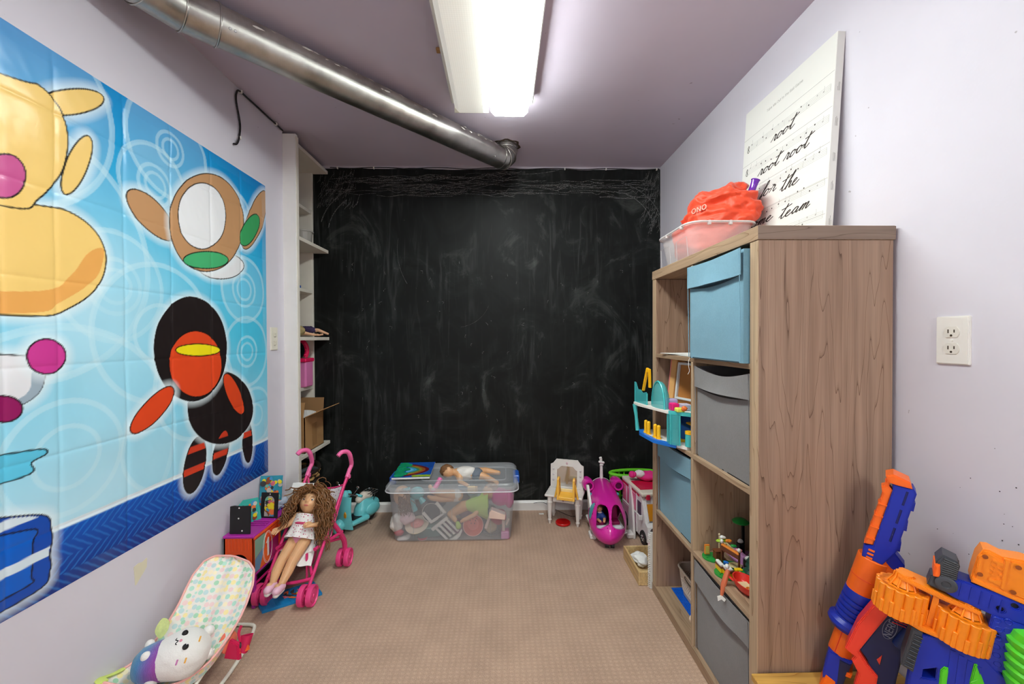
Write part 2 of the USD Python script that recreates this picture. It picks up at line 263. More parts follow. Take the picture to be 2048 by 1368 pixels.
# chalk scribbles: thin strokes lying on the board
def chalk():
    P = []
    def stroke(pts, w):
        pts = spline(pts, 6); d = np.gradient(pts, axis=0); d /= np.maximum(np.linalg.norm(d, axis=1, keepdims=True), 1e-6); nrm = np.stack([-d[:, 1], d[:, 0]], 1)*w/2*(.6 + .8*rng.random((len(pts), 1)))
        a, b = pts + nrm, pts - nrm; k = len(pts); y = np.full((k, 1), 0.0)
        V = np.vstack([np.c_[a[:, :1], y + YB - .0007, a[:, 1:]], np.c_[b[:, :1], y + YB - .0007, b[:, 1:]]]); i = np.arange(k - 1)
        P.append(trimesh.Trimesh(V, np.vstack([np.c_[i, i + k, i + 1], np.c_[i + 1, i + k, i + k + 1]]), process=False))
    for i in range(95):      # long back-and-forth strokes under the ceiling
        x = rng.uniform(-1.2, .95); L = rng.uniform(.12, .6); z = rng.uniform(2.14, 2.285) - .03*abs(x + .1); n = 7
        stroke(np.c_[np.linspace(x, min(x + L, 1.04), n), z + rng.normal(0, .006, n) + rng.uniform(-.02, .02)*np.linspace(0, 1, n)], rng.uniform(.002, .005))
    for i in range(110):      # short scribbles in both upper corners
        s = i % 2; x = rng.uniform(-1.24, -1.0) if s else rng.uniform(.93, 1.05); z = rng.uniform(2.02 if s else 1.85, 2.25); a = rng.uniform(-1, 1); L = rng.uniform(.03, .09)
        stroke([(x, z), (x + L*.4*math.cos(a), z + L*.5), (x + .02, z + L*.2), (min(x + L*.5, 1.06), z + L)], rng.uniform(.0015, .003))
    for i in range(2):      # arcs of a wiping hand
        cx, cz, r = rng.uniform(-.9, .8), rng.uniform(.5, 1.9), rng.uniform(.12, .45); a0 = rng.uniform(0, 6.28); t = np.linspace(a0, a0 + rng.uniform(.5, 1.3), 9)
        pts = np.c_[np.clip(cx + r*np.cos(t), -1.2, 1.0), np.clip(cz + r*np.sin(t), .2, 2.2)]; stroke(pts, rng.uniform(.001, .0025))
    for t0, t1, r in ((2.2, 3.0, .28), (2.0, 2.9, .33), (.2, 1.2, .3), (.15, 1.3, .36)):
        t = np.linspace(t0, t1, 10); cx = -.86 if t0 > 1.5 else .7; stroke(np.c_[cx + r*np.cos(t)*1.1, 1.87 + r*np.sin(t)], .006)
    for i in range(70):
        x, z = rng.uniform(-1.1, 1.0), rng.uniform(.15, 1.7); stroke([(x, z), (x + rng.normal(0, .005), z + rng.uniform(.004, .016)), (x + rng.normal(0, .008), z + .018)], .0022)
    return cat(*P)
M_CHALK = usdkit.material(stage, '/World/Looks/chalk', {'g': ('geometry', {}), 'n': ('noise_texture', dict(scale=260, detail=3)), 'r': ('rgb_ramp', {'ramp': [(.44, (0, 0, 0)), (.66, (.55, .55, .55))]}), 'd': ('diffuse_bsdf', dict(color=(.42, .42, .40))), 't': ('transparent_bsdf', dict(color=(1, 1, 1))), 'm': ('mix_closure', {})},
    [('g.position', 'n.vector'), ('n.fac', 'r.fac'), ('r.color', 'm.fac'), ('t.BSDF', 'm.closure1'), ('d.BSDF', 'm.closure2')], surface='m.closure')
part(wb, 'chalk_scribbles', chalk(), M_CHALK, 'pale chalk scribbles', kind='stuff', smooth=False)
# ---------------------------------------------------------------- ceiling lamp: two long covers side by side
def prism(name, col, strength, sc):
    n = {'t': ('texture_coordinate', {}), 'm': ('mapping', dict(rotation=(0, 0, .785))), 'c': ('checker_texture', dict(scale=sc, color1=tuple(col), color2=tuple(x*.72 for x in col))), 'p': ('principled_bsdf', dict(roughness=.25, base_color=lin((238, 236, 226)), emission_strength=strength))}
    return usdkit.material(stage, '/World/Looks/' + name, n, [('t.object', 'm.vector'), ('m.vector', 'c.vector'), ('c.color', 'p.emission_color'), ], surface='p.BSDF')
M_BR, M_DIM = prism('lamp_bright', (.915, 1, .97), LAMP, 260), prism('lamp_dim', (1, .99, .91), LAMP_DIM, 170); M_UNSEEN = prism('lamp_unseen', (.915, 1, .97), LAMP_UNSEEN, 260)
def lamp(label, y0, y1, left, llab, right, dx=0.0):
    dy = y1 - 1.95; t = thing('ceiling_light', label, 'ceiling light', (dx - .05, (y0 + y1)/2, ZC))
    part(t, 'housing', bx((dx - .24, y0 + .01, ZC - .045), (dx + .145, y1 - .015, ZC), .004), mat('lamp_housing', (222, 220, 214), .4), world=True, smooth=False)
    def cover(x0, x1, y0, y1, m, lab, zb):
        prof = [(x0, ZC - .046), (x0 + .003, ZC - zb + .022), (x0 + .024, ZC - zb), (x1 - .024, ZC - zb), (x1 - .003, ZC - zb + .022), (x1, ZC - .046)]
        part(t, 'diffuser', ext(prof, y1 - y0, frame((0, y1, 0), (1, 0, 0), (0, 0, 1))), m, lab, world=True, smooth=False)
    cover(dx - .058, dx + .126, y0, y1, right, 'glaring white cover over the lit tube', .094); cover(dx - .228, dx - .066, y0, y1 + .003, left, llab, .076)
    part(t, 'end_cap', bx((dx - .228, y1 + .003, ZC - .075), (dx - .066, y1 + .007, ZC - .044)), mat('lamp_cap', (225, 222, 205), .4), world=True, smooth=False)
    part(t, 'bracket', bx((dx - .262, 1.62 + dy, ZC - .012), (dx - .24, 1.645 + dy, ZC - .002), .002), mat('tan_clip', (160, 118, 70), .5), 'tan clip at the edge of the lamp', world=True)
lamp('long fluorescent ceiling light with two plastic covers, one glaring white', .55, 1.942, M_DIM, 'dimmer prismatic cover, cream toned', M_BR)
lamp('unseen second ceiling light behind the viewer, placed to light the shelf end and left wall', -2.35, -1.09, M_UNSEEN, 'glaring white cover over the second tube of the unseen lamp', M_UNSEEN, .42)  # out of view; placed to light the shelf end and the left wall
# ---------------------------------------------------------------- galvanised duct
def galv(name):
    n = {'t': ('texture_coordinate', {}), 'n': ('noise_texture', dict(scale=9, detail=5)), 'r': ('rgb_ramp', {'ramp': [(.3, lin((168, 165, 158))), (.7, lin((198, 196, 190)))]}), 'rr': ('rgb_ramp', {'ramp': [(.3, (.3, .3, .3)), (.7, (.4, .4, .4))]}),
         'p': ('principled_bsdf', dict(metallic=1.0, anisotropic=.5)), 'n2': ('noise_texture', dict(scale=24, detail=3)), 'b': ('bump', dict(strength=.025, distance=.004))}
    return usdkit.material(stage, '/World/Looks/' + name, n, [('t.object', 'n.vector'), ('n.fac', 'r.fac'), ('n.fac', 'rr.fac'), ('r.color', 'p.base_color'), ('rr.color', 'p.roughness'), ('t.object', 'n2.vector'), ('n2.fac', 'b.height'), ('b.normal', 'p.normal')], surface='p.BSDF')
def duct():
    G = galv('galvanised'); R = .0635; zc = 2.236
    t = thing('air_duct', 'round galvanised steel air duct running under the ceiling', 'duct', (-.5, 1.9, zc))
    A, B, E = np.array([-1.0, 1.371, zc]), np.array([-.675, 1.76, zc]), np.array([-.02, 2.39, zc])
    def sleeve(p, q, r0, r1): return tube(np.array([p + (q - p)*s for s in np.linspace(0, 1, 12)]), np.linspace(r0, r1, 12), 48)
    D = (E - A)/np.linalg.norm(E - A)
    A2, K = A + D*.045, A + D*.72
    part(t, 'pipe', sleeve(K, E, R - .001, R - .001), G, world=True, smooth=40)
    part(t, 'pipe', sleeve(A2, K + D*.02, R + .0012, R + .0002), G, world=True, smooth=40)
    # adjustable bend at the wall: gores turning to run along the wall
    gores = [A2 + D*.01, A - D*.05, np.array([-1.085, 1.235, zc]), np.array([-1.105, .95, zc]), np.array([-1.105, .3, zc])]
    for i in range(4):
        p, q = gores[i], gores[i + 1]; part(t, 'bend_section' if i < 3 else 'pipe', sleeve(p, q, R + .003, R + .002), G, world=True, smooth=40)
    for p, d in ((A2, D), (A - D*.05, np.array([-.6, -.8, 0])), (gores[2], np.array([-.3, -.95, 0]))):
        d = d/np.linalg.norm(d); u = np.cross(d, (0, 0, 1)); th = np.linspace(0, 2*math.pi, 49)[:-1]
        part(t, 'seam_ring', tube([p + (R + .004)*(np.cos(a)*u + np.sin(a)*np.array([0, 0, 1])) for a in th], .0032, 8, True), G, world=True)
    # elbow up into the ceiling: three gores
    c = [E, E + D*.028 + [0, 0, .004], E + D*.055 + [0, 0, .028], E + D*.062 + [0, 0, .06], np.array([*(E + D*.062)[:2], ZC + .03])]
    for i in range(4): part(t, 'elbow_section', tube([c[i] - (c[i + 1] - c[i])*.05, c[i + 1]], [R + .002, R + .003], 40), G, world=True, smooth=40)
    for i in (1, 2, 3):
        d = c[i + 1] - c[i - 1]; d /= np.linalg.norm(d); u = np.cross(d, (0, 0, 1)) if abs(d[2]) < .95 else np.array([1., 0, 0]); u /= np.linalg.norm(u); w = np.cross(d, u)
        part(t, 'elbow_seam', tube([c[i] + (R + .003)*(np.cos(a)*u + np.sin(a)*w) for a in np.linspace(0, 2*math.pi, 41)[:-1]], .0026, 8, True), G, world=True)
    sd = np.cross(D, (0, 0, 1))
    for s, a in ((.07, -25), (.085, -25), (1.33, -38)):
        p = A + D*s; nrm = math.cos(math.radians(a))*sd*1 + math.sin(math.radians(a))*np.array([0, 0, 1.]); q = p + nrm*(R + .0005)
        part(t, 'screw', bcyl(q, q + nrm*.004, .0045, .001, 12), mat('screw_steel', (200, 200, 196), .25, 1), world=True)
    # flakes of old paint along the top edge
    F = []
    for i in range(34):
        s = rng.uniform(.1, 1.3); a = rng.uniform(14, 44); p = A + D*s; nrm = math.cos(math.radians(a))*sd + math.sin(math.radians(a))*np.array([0, 0, 1.]); q = p + nrm*(R + .0018); w = np.cross(D, nrm)
        L = rng.uniform(.008, .05)*(1.6 if s < .35 else .7); k = 9; ang = np.sort(rng.uniform(0, 6.28, k)); poly = [(math.cos(x)*L/2*rng.uniform(.5, 1), math.sin(x)*L*.16*rng.uniform(.5, 1.2)) for x in ang]
        F.append(ext(Polygon(poly).convex_hull, .0006, frame(q, D + w*.25*rng.normal(), w)))
    part(t, 'paint_flakes', cat(*F), mat('paint_flake', (222, 216, 208), .7), 'flakes of pale paint stuck to the pipe', kind='stuff', world=True, smooth=False)
    hp = c[4]; ringm = lathe([(R + .004, 0), (R + .018, -.001), (R + .019, .004), (R + .004, .004)], 30)
    ringm.vertices[:, :2] *= (1 + .09*np.sin(7*np.arctan2(ringm.vertices[:, 1], ringm.vertices[:, 0])))[:, None]
    part(t, 'ceiling_hole', mv(ringm, (hp[0], hp[1], ZC - .0015)), mat('raw_hole', (66, 52, 40), .9), 'ragged dark edge of the hole in the ceiling', world=True)
duct()
# ---------------------------------------------------------------- black cable with clips
M_CABLE = mat('black_rubber', (26, 24, 26), .4); M_CLIP = mat('clip_white', (225, 222, 215), .4)
def cables():
    t = thing('power_cable', 'black cable looped down the left wall under the ceiling', 'cable', (XL, 1.9, 2.3))
    x = XL + .008
    P = [(x, 1.845, 2.045), (x + .004, 1.862, 2.055), (x, 1.885, 2.10), (x, 1.89, 2.16), (x, 1.865, 2.25), (x, 1.872, 2.295), (x, 1.893, 2.308), (x, 1.93, 2.309), (x, 2.1, 2.311), (x, 2.25, 2.312)]
    part(t, 'cord', tube(P, .0042, 10, sm=8), M_CABLE, world=True)
    for y, z in ((1.898, 2.309), (2.185, 2.312), (1.886, 2.092)): part(t, 'clip', bx((XL, y - .004, z - .008), (XL + .016, y + .004, z + .008), .002), M_CLIP, world=True)
    t = thing('thin_cable', 'thin black cable clipped along the top edge of the chalkboard', 'cable', (0, YB, 2.31))
    xs = np.linspace(-1.15, 1.062, 18); P = [(a, YB - .005, ZC - .012 - .007*(i % 3 == 1)) for i, a in enumerate(xs)]
    part(t, 'cord', tube(P, .0028, 8, sm=4), M_CABLE, world=True)
    for i, a in ((0, -1.10), (2, -.86), (6, .42), (8, .7), (9, 1.045)): part(t, 'clip', bx((a - .004, YB - .011, ZC - .022), (a + .004, YB, ZC - .008), .001), M_CLIP, world=True)
cables()
# ---------------------------------------------------------------- outlet, switch
def outlet():
    t = thing('wall_outlet', 'white double power outlet on the right wall', 'outlet', (XR, .936, 1.16)); W = mat('plate_white', (232, 228, 222), .35); Dk = mat('slot_dark', (60, 48, 36), .6)
    part(t, 'cover_plate', ext(Polygon([(-.036, -.0575), (.036, -.0575), (.036, .0575), (-.036, .0575)]).buffer(-.003).buffer(.003), .006, frame((XR, .936, 1.16), (0, -1, 0), (0, 0, 1)), b=.003), W, world=True)
    for dz in (.0195, -.0195):
        o = Point(0, 0).buffer(.0175, 24).intersection(Polygon([(-.02, -.0135), (.02, -.0135), (.02, .0135), (-.02, .0135)]))
        s = part(t, 'socket', ext(o, .0075, frame((XR, .936, 1.16 + dz), (0, -1, 0), (0, 0, 1)), b=.001), mat('socket_white', (226, 221, 212), .3), world=True)
        for a, z0, z1 in ((-.0065, -.002, .0065), (.0065, -.001, .006)): part(s, 'slot', bx((XR - .0079, .936 - a - .0012, 1.16 + dz + z0), (XR - .007, .936 - a + .0012, 1.16 + dz + z1)), Dk, world=True, smooth=False)
        part(s, 'ground_hole', cyl((XR - .0079, .936, 1.16 + dz - .0078), (XR - .007, .936, 1.16 + dz - .0078), .0026, n=14), Dk, world=True)
    part(t, 'screw', cyl((XR - .0075, .936, 1.16), (XR - .005, .936, 1.16), .0028, n=14), W, world=True)
    t = thing('light_switch', 'cream light switch plate on the left wall beside the poster', 'switch', (XL, 2.157, 1.17))
    part(t, 'cover_plate', ext([(-.03, -.06), (.03, -.06), (.03, .06), (-.03, .06)], .006, frame((XL, 2.157, 1.17), (0, 1, 0), (0, 0, 1)), b=.002), mat('switch_cream', (225, 220, 205), .4), world=True)
    for dz in (.022, -.022): part(t, 'toggle', bx((XL + .006, 2.15, 1.17 + dz - .012), (XL + .012, 2.164, 1.17 + dz + .012), .002), mat('toggle_cream', (212, 206, 190), .4), world=True)
outlet()
PS = {'yelo':[(1152,1717),(1132,1619),(1082,1538),(1022,1496),(738,1499),(731,1551),(732,1626),(733,1701),(742,1761),(1026,1816),(1086,1832),(1134,1797)],'yell':[(1257,1412),(1226,1323),(1149,1257),(1060,1231),(754,1245),(728,1290),(728,1355),(729,1419),(757,1475),(1064,1518),(1153,1527),(1228,1489)],'yarm':[(1203,1666),(1184,1618),(1163,1584),(1146,1572),(1136,1585),(1137,1618),(1148,1664),(1166,1711),(1187,1747),(1205,1762),(1216,1750),(1215,1715)],'yleaf':[(1256,1900),(1244,1872),(1207,1834),(1160,1798),(1116,1774),(1085,1766),(1073,1774),(1083,1798),(1112,1831),(1155,1866),(1202,1895),(1240,1908)],'orange':[(1250,1441),(1226,1354),(1130,1273),(1060,1239),(768,1230),(769,1266),(1083,1298),(1157,1351),(1206,1424)],'pink':[(1054,1586),(1048,1555),(1031,1529),(1010,1515),(990,1515),(976,1529),(971,1552),(977,1580),(991,1606),(1012,1622),(1033,1624),(1048,1611)],'tan':[(1910,1712),(1873,1590),(1782,1491),(1672,1445),(1576,1454),(1514,1509),(1493,1593),(1516,1689),(1581,1780),(1679,1845),(1788,1861),(1877,1814)],'twl':[(1455,1640),(1497,1605),(1518,1567),(1510,1537),(1476,1524),(1427,1532),(1379,1556),(1344,1589),(1328,1623),(1334,1650),(1362,1664),(1406,1661)],'twr':[(2066,1753),(2012,1669),(1956,1609),(1914,1589),(1894,1610),(1901,1666),(1933,1744),(1983,1827),(2040,1894),(2088,1923),(2112,1903),(2104,1840)],'twhite':[(1792,1706),(1770,1629),(1717,1565),(1649,1531),(1587,1535),(1546,1570),(1532,1628),(1548,1695),(1591,1756),(1653,1797),(1721,1804),(1773,1771)],'belly':[(1910,1510),(1887,1476),(1829,1445),(1756,1427),(1689,1424),(1643,1436),(1627,1459),(1644,1488),(1690,1517),(1758,1538),(1831,1546),(1889,1536)],'gleaf':[(1801,1517),(1782,1495),(1733,1472),(1670,1457),(1611,1451),(1571,1456),(1557,1470),(1572,1489),(1612,1509),(1671,1526),(1734,1535),(1783,1531)],'gleaf2':[(2007,1688),(1973,1644),(1935,1613),(1904,1603),(1886,1615),(1885,1646),(1903,1688),(1935,1732),(1972,1765),(2007,1779),(2027,1768),(2027,1734)],'blk':[(1788,1126),(1756,1015),(1678,945),(1583,931),(1499,970),(1443,1044),(1425,1136),(1446,1227),(1504,1299),(1589,1333),(1684,1314),(1760,1239)],'blk2':[(1966,839),(1931,760),(1844,719),(1738,725),(1645,769),(1583,836),(1563,909),(1585,975),(1649,1020),(1743,1032),(1849,1001),(1934,930)],'bleg':[(1650,654),(1627,605),(1597,578),(1568,578),(1549,604),(1542,648),(1551,701),(1572,748),(1601,778),(1630,781),(1652,757),(1659,709)],'bleg2':[(1783,669),(1762,626),(1738,601),(1715,599),(1700,619),(1697,656),(1706,702),(1725,743),(1750,770),(1773,775),(1789,755),(1793,716)],'bleg3':[(1959,672),(1953,626),(1940,594),(1923,587),(1907,604),(1896,642),(1892,690),(1897,735),(1910,766),(1927,775),(1943,759),(1955,721)],'red':[(1756,1063),(1734,994),(1678,951),(1608,943),(1544,969),(1501,1019),(1487,1080),(1503,1140),(1548,1184),(1612,1202),(1682,1185),(1736,1134)],'rl1':[(1439,898),(1393,872),(1354,861),(1331,868),(1328,889),(1346,921),(1382,955),(1428,984),(1471,999),(1499,994),(1503,970),(1480,934)],'rl2':[(1875,930),(1898,878),(1903,838),(1888,822),(1857,834),(1821,869),(1788,917),(1768,966),(1763,1003),(1777,1019),(1804,1011),(1840,978)],'yw':[(1748,1123),(1730,1111),(1683,1104),(1624,1103),(1568,1109),(1530,1118),(1517,1130),(1531,1141),(1569,1148),(1624,1151),(1684,1146),(1730,1136)],'mag':[(1137,1124),(1130,1100),(1112,1084),(1089,1080),(1067,1088),(1052,1105),(1046,1128),(1052,1150),(1068,1166),(1090,1172),(1113,1166),(1131,1148)],'wht':[(767,1127),(1048,1129),(1063,1090),(1086,1077),(1035,1007),(764,948)],'gry':[(1058,1090),(1086,1077),(1035,1007),(764,948),(765,990),(1025,1021)],'plum':[(1037,997),(1031,981),(1016,972),(997,972),(978,980),(964,994),(960,1010),(965,1025),(978,1034),(997,1035),(1017,1028),(1032,1014)],'blu':[(762,776),(1053,722),(1097,663),(1093,598),(1093,557),(1050,518),(759,540)],'blu2':[(761,713),(1041,689),(1054,645),(1050,569),(1029,545),(759,552)],'cyl':[(764,899),(1044,889),(1088,872),(1054,856),(1033,826),(763,833)]}
GP = {'G1': {'cap':[(54,522),(74,525),(116,505),(123,487),(81,498),(61,505)],'rail':[(53,507),(68,504),(63,494),(72,483),(23,345),(-1,351),(46,474),(43,494),(53,496)],'shroud':[(72,500),(127,486),(134,473),(82,328),(45,295),(-6,321),(0,346),(23,345),(72,483)],'fin':[(75,328),(105,289),(102,268),(82,275),(45,295)],'wedge':[(53,309),(84,274),(43,259),(34,290)],'receiver':[(-89,87),(-28,53),(-52,-2),(-67,-24),(-135,-22),(-104,33)],'stock':[(-96,29),(-69,7),(-95,-49),(-135,-48)],'lug1':[(116,450),(132,446),(127,425),(112,429)],'lug2':[(100,403),(113,400),(109,375),(95,379)],'lug3':[(83,350),(96,347),(92,323),(77,328)],'vents':[(12,340),(28,333),(25,329),(10,335)]}, 'G1ax': {'barrel':[(26,307),(-9,215)],'pump':[(-3,224),(-45,132)],'flange':[(-35,153),(-47,125)],'lower':[(-37,123),(-59,65)]}, 'G2': {'rail':[(62,346),(69,347),(201,295),(198,287),(142,306),(63,339)],'lower':[(44,268),(51,272),(141,235),(138,227),(99,239)],'post':[(123,317),(133,314),(121,242),(109,245)],'toparm':[(142,357),(168,356),(229,338),(271,320),(310,305),(310,267),(219,291),(156,316),(135,329),(137,342)],'body':[(217,295),(310,274),(311,144),(239,124),(201,202)],'lowbody':[(101,230),(142,230),(208,201),(239,167),(239,124),(58,75),(83,148)],'grip':[(85,245),(104,237),(88,148),(66,160)],'light':[(125,391),(137,405),(162,393),(166,383),(160,360),(140,355),(127,359)],'lightbase':[(117,356),(127,358),(143,347),(142,336),(135,326),(111,336)],'lswitch':[(123,383),(135,386),(132,356),(121,358)],'mag':[(203,424),(213,424),(234,413),(266,411),(309,398),(310,315),(266,328),(183,357),(186,375),(194,408)],'magpanel':[(217,410),(238,403),(232,352),(209,362)],'green1':[(140,170),(147,169),(149,162),(143,98),(129,94),(134,162)],'green2':[(189,188),(194,188),(215,118),(174,107)],'wheel':[(238,269),(243,147)],'hole1':[(230,307)],'hole2':[(253,317)],'hole3':[(222,255)],'hole4':[(234,171)],'slot':[(105,153),(128,162),(126,138),(103,136)]}, 'G2ax': {'drum1':[(69,321),(61,262)],'drum2':[(177,279),(167,219)],'hub1':[(74,334)],'hub2':[(183,286)]}, 'G3': {'coral':[(-25,244),(18,225),(-30,169),(-65,127),(-44,93),(-19,63),(-25,29),(-79,30),(-66,74),(-83,107),(-76,115),(-99,134),(-69,194)],'navy':[(-2,229),(50,204),(56,182),(22,28),(-21,29),(-46,102),(-65,127),(-30,169)],'tube':[(40,176),(7,138)],'logo':[(-6,156),(13,199)],'slot':[(-22,102),(-9,112),(-15,89)],'olive':[(41,90),(24,27),(-1,28)]}}
# ---------------------------------------------------------------- poster on the left wall: abstract colour shapes on a blue ringed ground
def sdf_poly(pts, q):
    a = np.array(pts, float); b = np.roll(a, -1, 0); d = np.full(len(q), 1e9); ins = np.zeros(len(q), bool)
    for p0, p1 in zip(a, b):
        e = p1 - p0; w = q - p0; t = np.clip((w @ e)/max(e @ e, 1e-12), 0, 1); d = np.minimum(d, ((w - t[:, None]*e)**2).sum(1))
        c = (p0[1] > q[:, 1]) != (p1[1] > q[:, 1]); ins ^= c & (q[:, 0] < (p1[0] - p0[0])*(q[:, 1] - p0[1])/((p1[1] - p0[1]) + 1e-12) + p0[0])
    return np.where(ins, -1, 1)*np.sqrt(d)
def poster():
    y0, y1, z0, z1 = .56, 2.095, .488, 1.95; nu, nv = 520, 492
    u, v = np.meshgrid(np.linspace(0, 1, nu), np.linspace(0, 1, nv), indexing='ij')
    Y, Z = y0 + (y1 - y0)*u, z0 + (z1 - z0)*v; Q = np.stack([Y.ravel(), Z.ravel()], 1)
    L = lambda *c: np.array(lin(c)); C = np.zeros((nu*nv, 3)); px = .0016
    mixc = lambda m, c: C*(1 - m[:, None]) + np.asarray(c)*m[:, None]
    t = np.clip((Q[:, 1] - .66)/1.29 + .10*np.sin(Q[:, 0]*3.1), 0, 1)
    for k, s in enumerate(((0, (176, 226, 244)), (.35, (84, 200, 232)), (.6, (64, 188, 228)), (.8, (28, 158, 216)), (1, (18, 128, 200)))): 
        if k == 0: xs, cs = [], []
        xs.append(s[0]); cs.append(L(*s[1]))
    C = np.stack([np.interp(t, xs, np.array(cs)[:, j]) for j in range(3)], 1)
    g = np.exp(-((Q[:, 0] - 1.30)**2/.10 + (Q[:, 1] - 1.24)**2/.06)); C = mixc(.55*g, L(214, 240, 250))
    pale = L(206, 238, 248)
    for cy, cz, rs in ((1.50, 1.86, (.175, .058, .034)), (1.435, 1.705, (.135, .068, .042)), (1.06, 1.40, (.34,)), (1.285, 1.335, (.17, .085, .052)), (1.91, 1.40, (.15, .078, .048)), (1.45, 1.19, (.24, .1)), (1.93, 1.11, (.16, .07, .04)), (1.14, .845, (.36, .155, .085)), (1.46, .80, (.16,)), (1.99, .80, (.13, .05)), (1.62, .98, (.2,)), (.98, 1.80, (.30,)), (1.84, 1.72, (.12, .06))):
        d = np.hypot(Q[:, 0] - cy, Q[:, 1] - cz); C = mixc(.16*np.clip((rs[0] - d)/px + .5, 0, 1), L(40, 190, 225) if cz < 1.3 and cy > 1.3 else pale)
        for r in rs: C = mixc(.42*np.clip(.5 - (abs(d - r) - .0065*(r*6 + .5)**.5)/px, 0, 1), pale)
    # lower band with slanting herringbone dashes, white line above it
    band = np.clip(.5 + (.652 - Q[:, 1])/px, 0, 1); nb = np.clip((.652 - Q[:, 1])/.17, 0, 1)[:, None]
    base = L(18, 84, 182)*(1 - nb) + L(6, 44, 128)*nb; row = np.floor((Q[:, 1] - .488)/.041); sl = np.where(row % 2 == 0, 1.0, -1.0)
    ph = (Q[:, 0]*1.0 + sl*((Q[:, 1] - .488) % .041)*1.15)/.027; fr = ph - np.floor(ph); dash = np.clip((.16 - abs(fr - .5))/.06, 0, 1)
    base = base*(1 - .55*dash[:, None]) + L(40, 130, 214)*.55*dash[:, None]; C = C*(1 - band[:, None]) + base*band[:, None]
    C = mixc(np.clip(.5 - (abs(Q[:, 1] - .661) - .008)/px, 0, 1), L(226, 240, 248))
    K = L(24, 20, 20)
    def shape(k, col, out=True, glow=False, closed=True):
        pts = spline(np.array(PS[k], float)/1000, 6, True); lo, hi = pts.min(0) - .06, pts.max(0) + .06
        m = np.all((Q > lo) & (Q < hi), 1); d = np.full(len(Q), 1.0); d[m] = sdf_poly(pts, Q[m]); nonlocal C
        if glow: C = mixc(.75*np.clip(1 - d/.03, 0, 1)*(d > 0), L(236, 248, 252))
        if out: C = mixc(np.clip(.5 - (d - .0022)/px, 0, 1), K)
        C = mixc(np.clip(.5 - (d + (.0018 if out else 0))/px, 0, 1), L(*col))
    Yl, Tn, Bk, Rd = (247, 208, 124), (196, 148, 104), (36, 29, 29), (226, 74, 36)
    for a in (('cyl', (96, 200, 232)), ('yleaf', Yl, True, True), ('yarm', Yl, True, True), ('yell', Yl, True, True), ('orange', (238, 172, 92), False), ('yelo', Yl), ('pink', (206, 92, 150)),
              ('twl', Tn, True, True), ('twr', Tn, True, True), ('belly', (236, 236, 238), True, True), ('tan', Tn, True, True), ('twhite', (240, 240, 242)), ('gleaf', (74, 178, 116)), ('gleaf2', (62, 160, 96)),
              ('bleg', Bk, True, True), ('bleg2', Bk, True, True), ('bleg3', Bk, True, True), ('blk2', Bk, True, True), ('blk', Bk, True, True), ('red', Rd), ('rl1', Rd, True, True), ('rl2', Rd), ('yw', (246, 226, 30)),
              ('wht', (232, 232, 236), True, True), ('gry', (160, 178, 192), False), ('plum', (150, 30, 96)), ('mag', (206, 62, 148), True, True), ('blu', (14, 76, 176), True, True), ('blu2', (8, 96, 200))): shape(*a)
    ins = sdf_poly(spline(np.array(PS['blu'], float)/1000, 4, True), Q) < -.003
    for z in (.72, .605): C = mixc(np.clip(.5 - (abs(Q[:, 1] - z - .05*(Q[:, 0] - 1)) - .012)/px, 0, 1)*ins, L(218, 232, 240))
    for k, zs in (('bleg', (.66, .74)), ('bleg2', (.68, .76)), ('bleg3', (.72,))):
        ins = sdf_poly(spline(np.array(PS[k], float)/1000, 4, True), Q) < -.003
        for z in zs: C = mixc(np.clip(.5 - (abs(Q[:, 1] - z) - .013)/px, 0, 1)*ins, L(214, 66, 40))
    # vinyl sheet: fold creases, slack bulges, a bulge lit by the lamp
    def h(y, z):
        c = 0
        for f in (.78, 1.0, 1.12, 1.318, 1.50, 1.70, 1.89): c = c - .0034*np.exp(-abs(y - f)/.005)
        for f in (.66, .86, 1.10, 1.33, 1.57, 1.78): c = c - .0022*np.exp(-abs(z - f)/.005)
        P = np.stack([y*4.5, z*4.5, 0*y], -1); P2 = np.stack([y*16 + z*5, z*10, 0*y + 3], -1)
        return .004 + .010*(meshkit.fbm(P, 3, 4) - .3) + .0035*(meshkit.fbm(P2, 3, 9) - .5) + c
    H = h(Y, Z)*np.clip(np.minimum.reduce([u*30 + .15, (1 - u)*30 + .15, v*30 + .15, (1 - v)*30 + .15]), 0, 1); H = np.maximum(H, .0006)
    V = np.stack([XL + H, Y, Z], -1).reshape(-1, 3); i = np.arange((nu - 1)*nv).reshape(nu - 1, nv)[:, :-1].ravel()
    F = np.vstack([np.stack([i, i + nv, i + nv + 1], 1), np.stack([i, i + nv + 1, i + 1], 1)])
    M = usdkit.material(stage, '/World/Looks/poster_print', {'a': ('attribute', dict(attribute='print_colour')), 'p': ('principled_bsdf', dict(roughness=.27, specular_ior_level=.45))}, [('a.color', 'p.base_color')], surface='p.BSDF')
    p = _free('/World', 'wall_poster'); loc = np.array([XL, 1.327, 1.219]); g = usdkit.mesh(stage, p, trimesh.Trimesh(V - loc, F, process=False), M, smooth=True); UsdGeom.Xformable(g).AddTranslateOp().Set(Gf.Vec3d(*map(float, loc)))
    UsdGeom.PrimvarsAPI(g).CreatePrimvar('print_colour', Sdf.ValueTypeNames.Color3fArray, 'vertex').Set(Vt.Vec3fArray.FromNumpy(C.astype(np.float32)))
    _data(p, 'large glossy blue vinyl poster with abstract bright shapes taped to the left wall', 'poster')
poster()
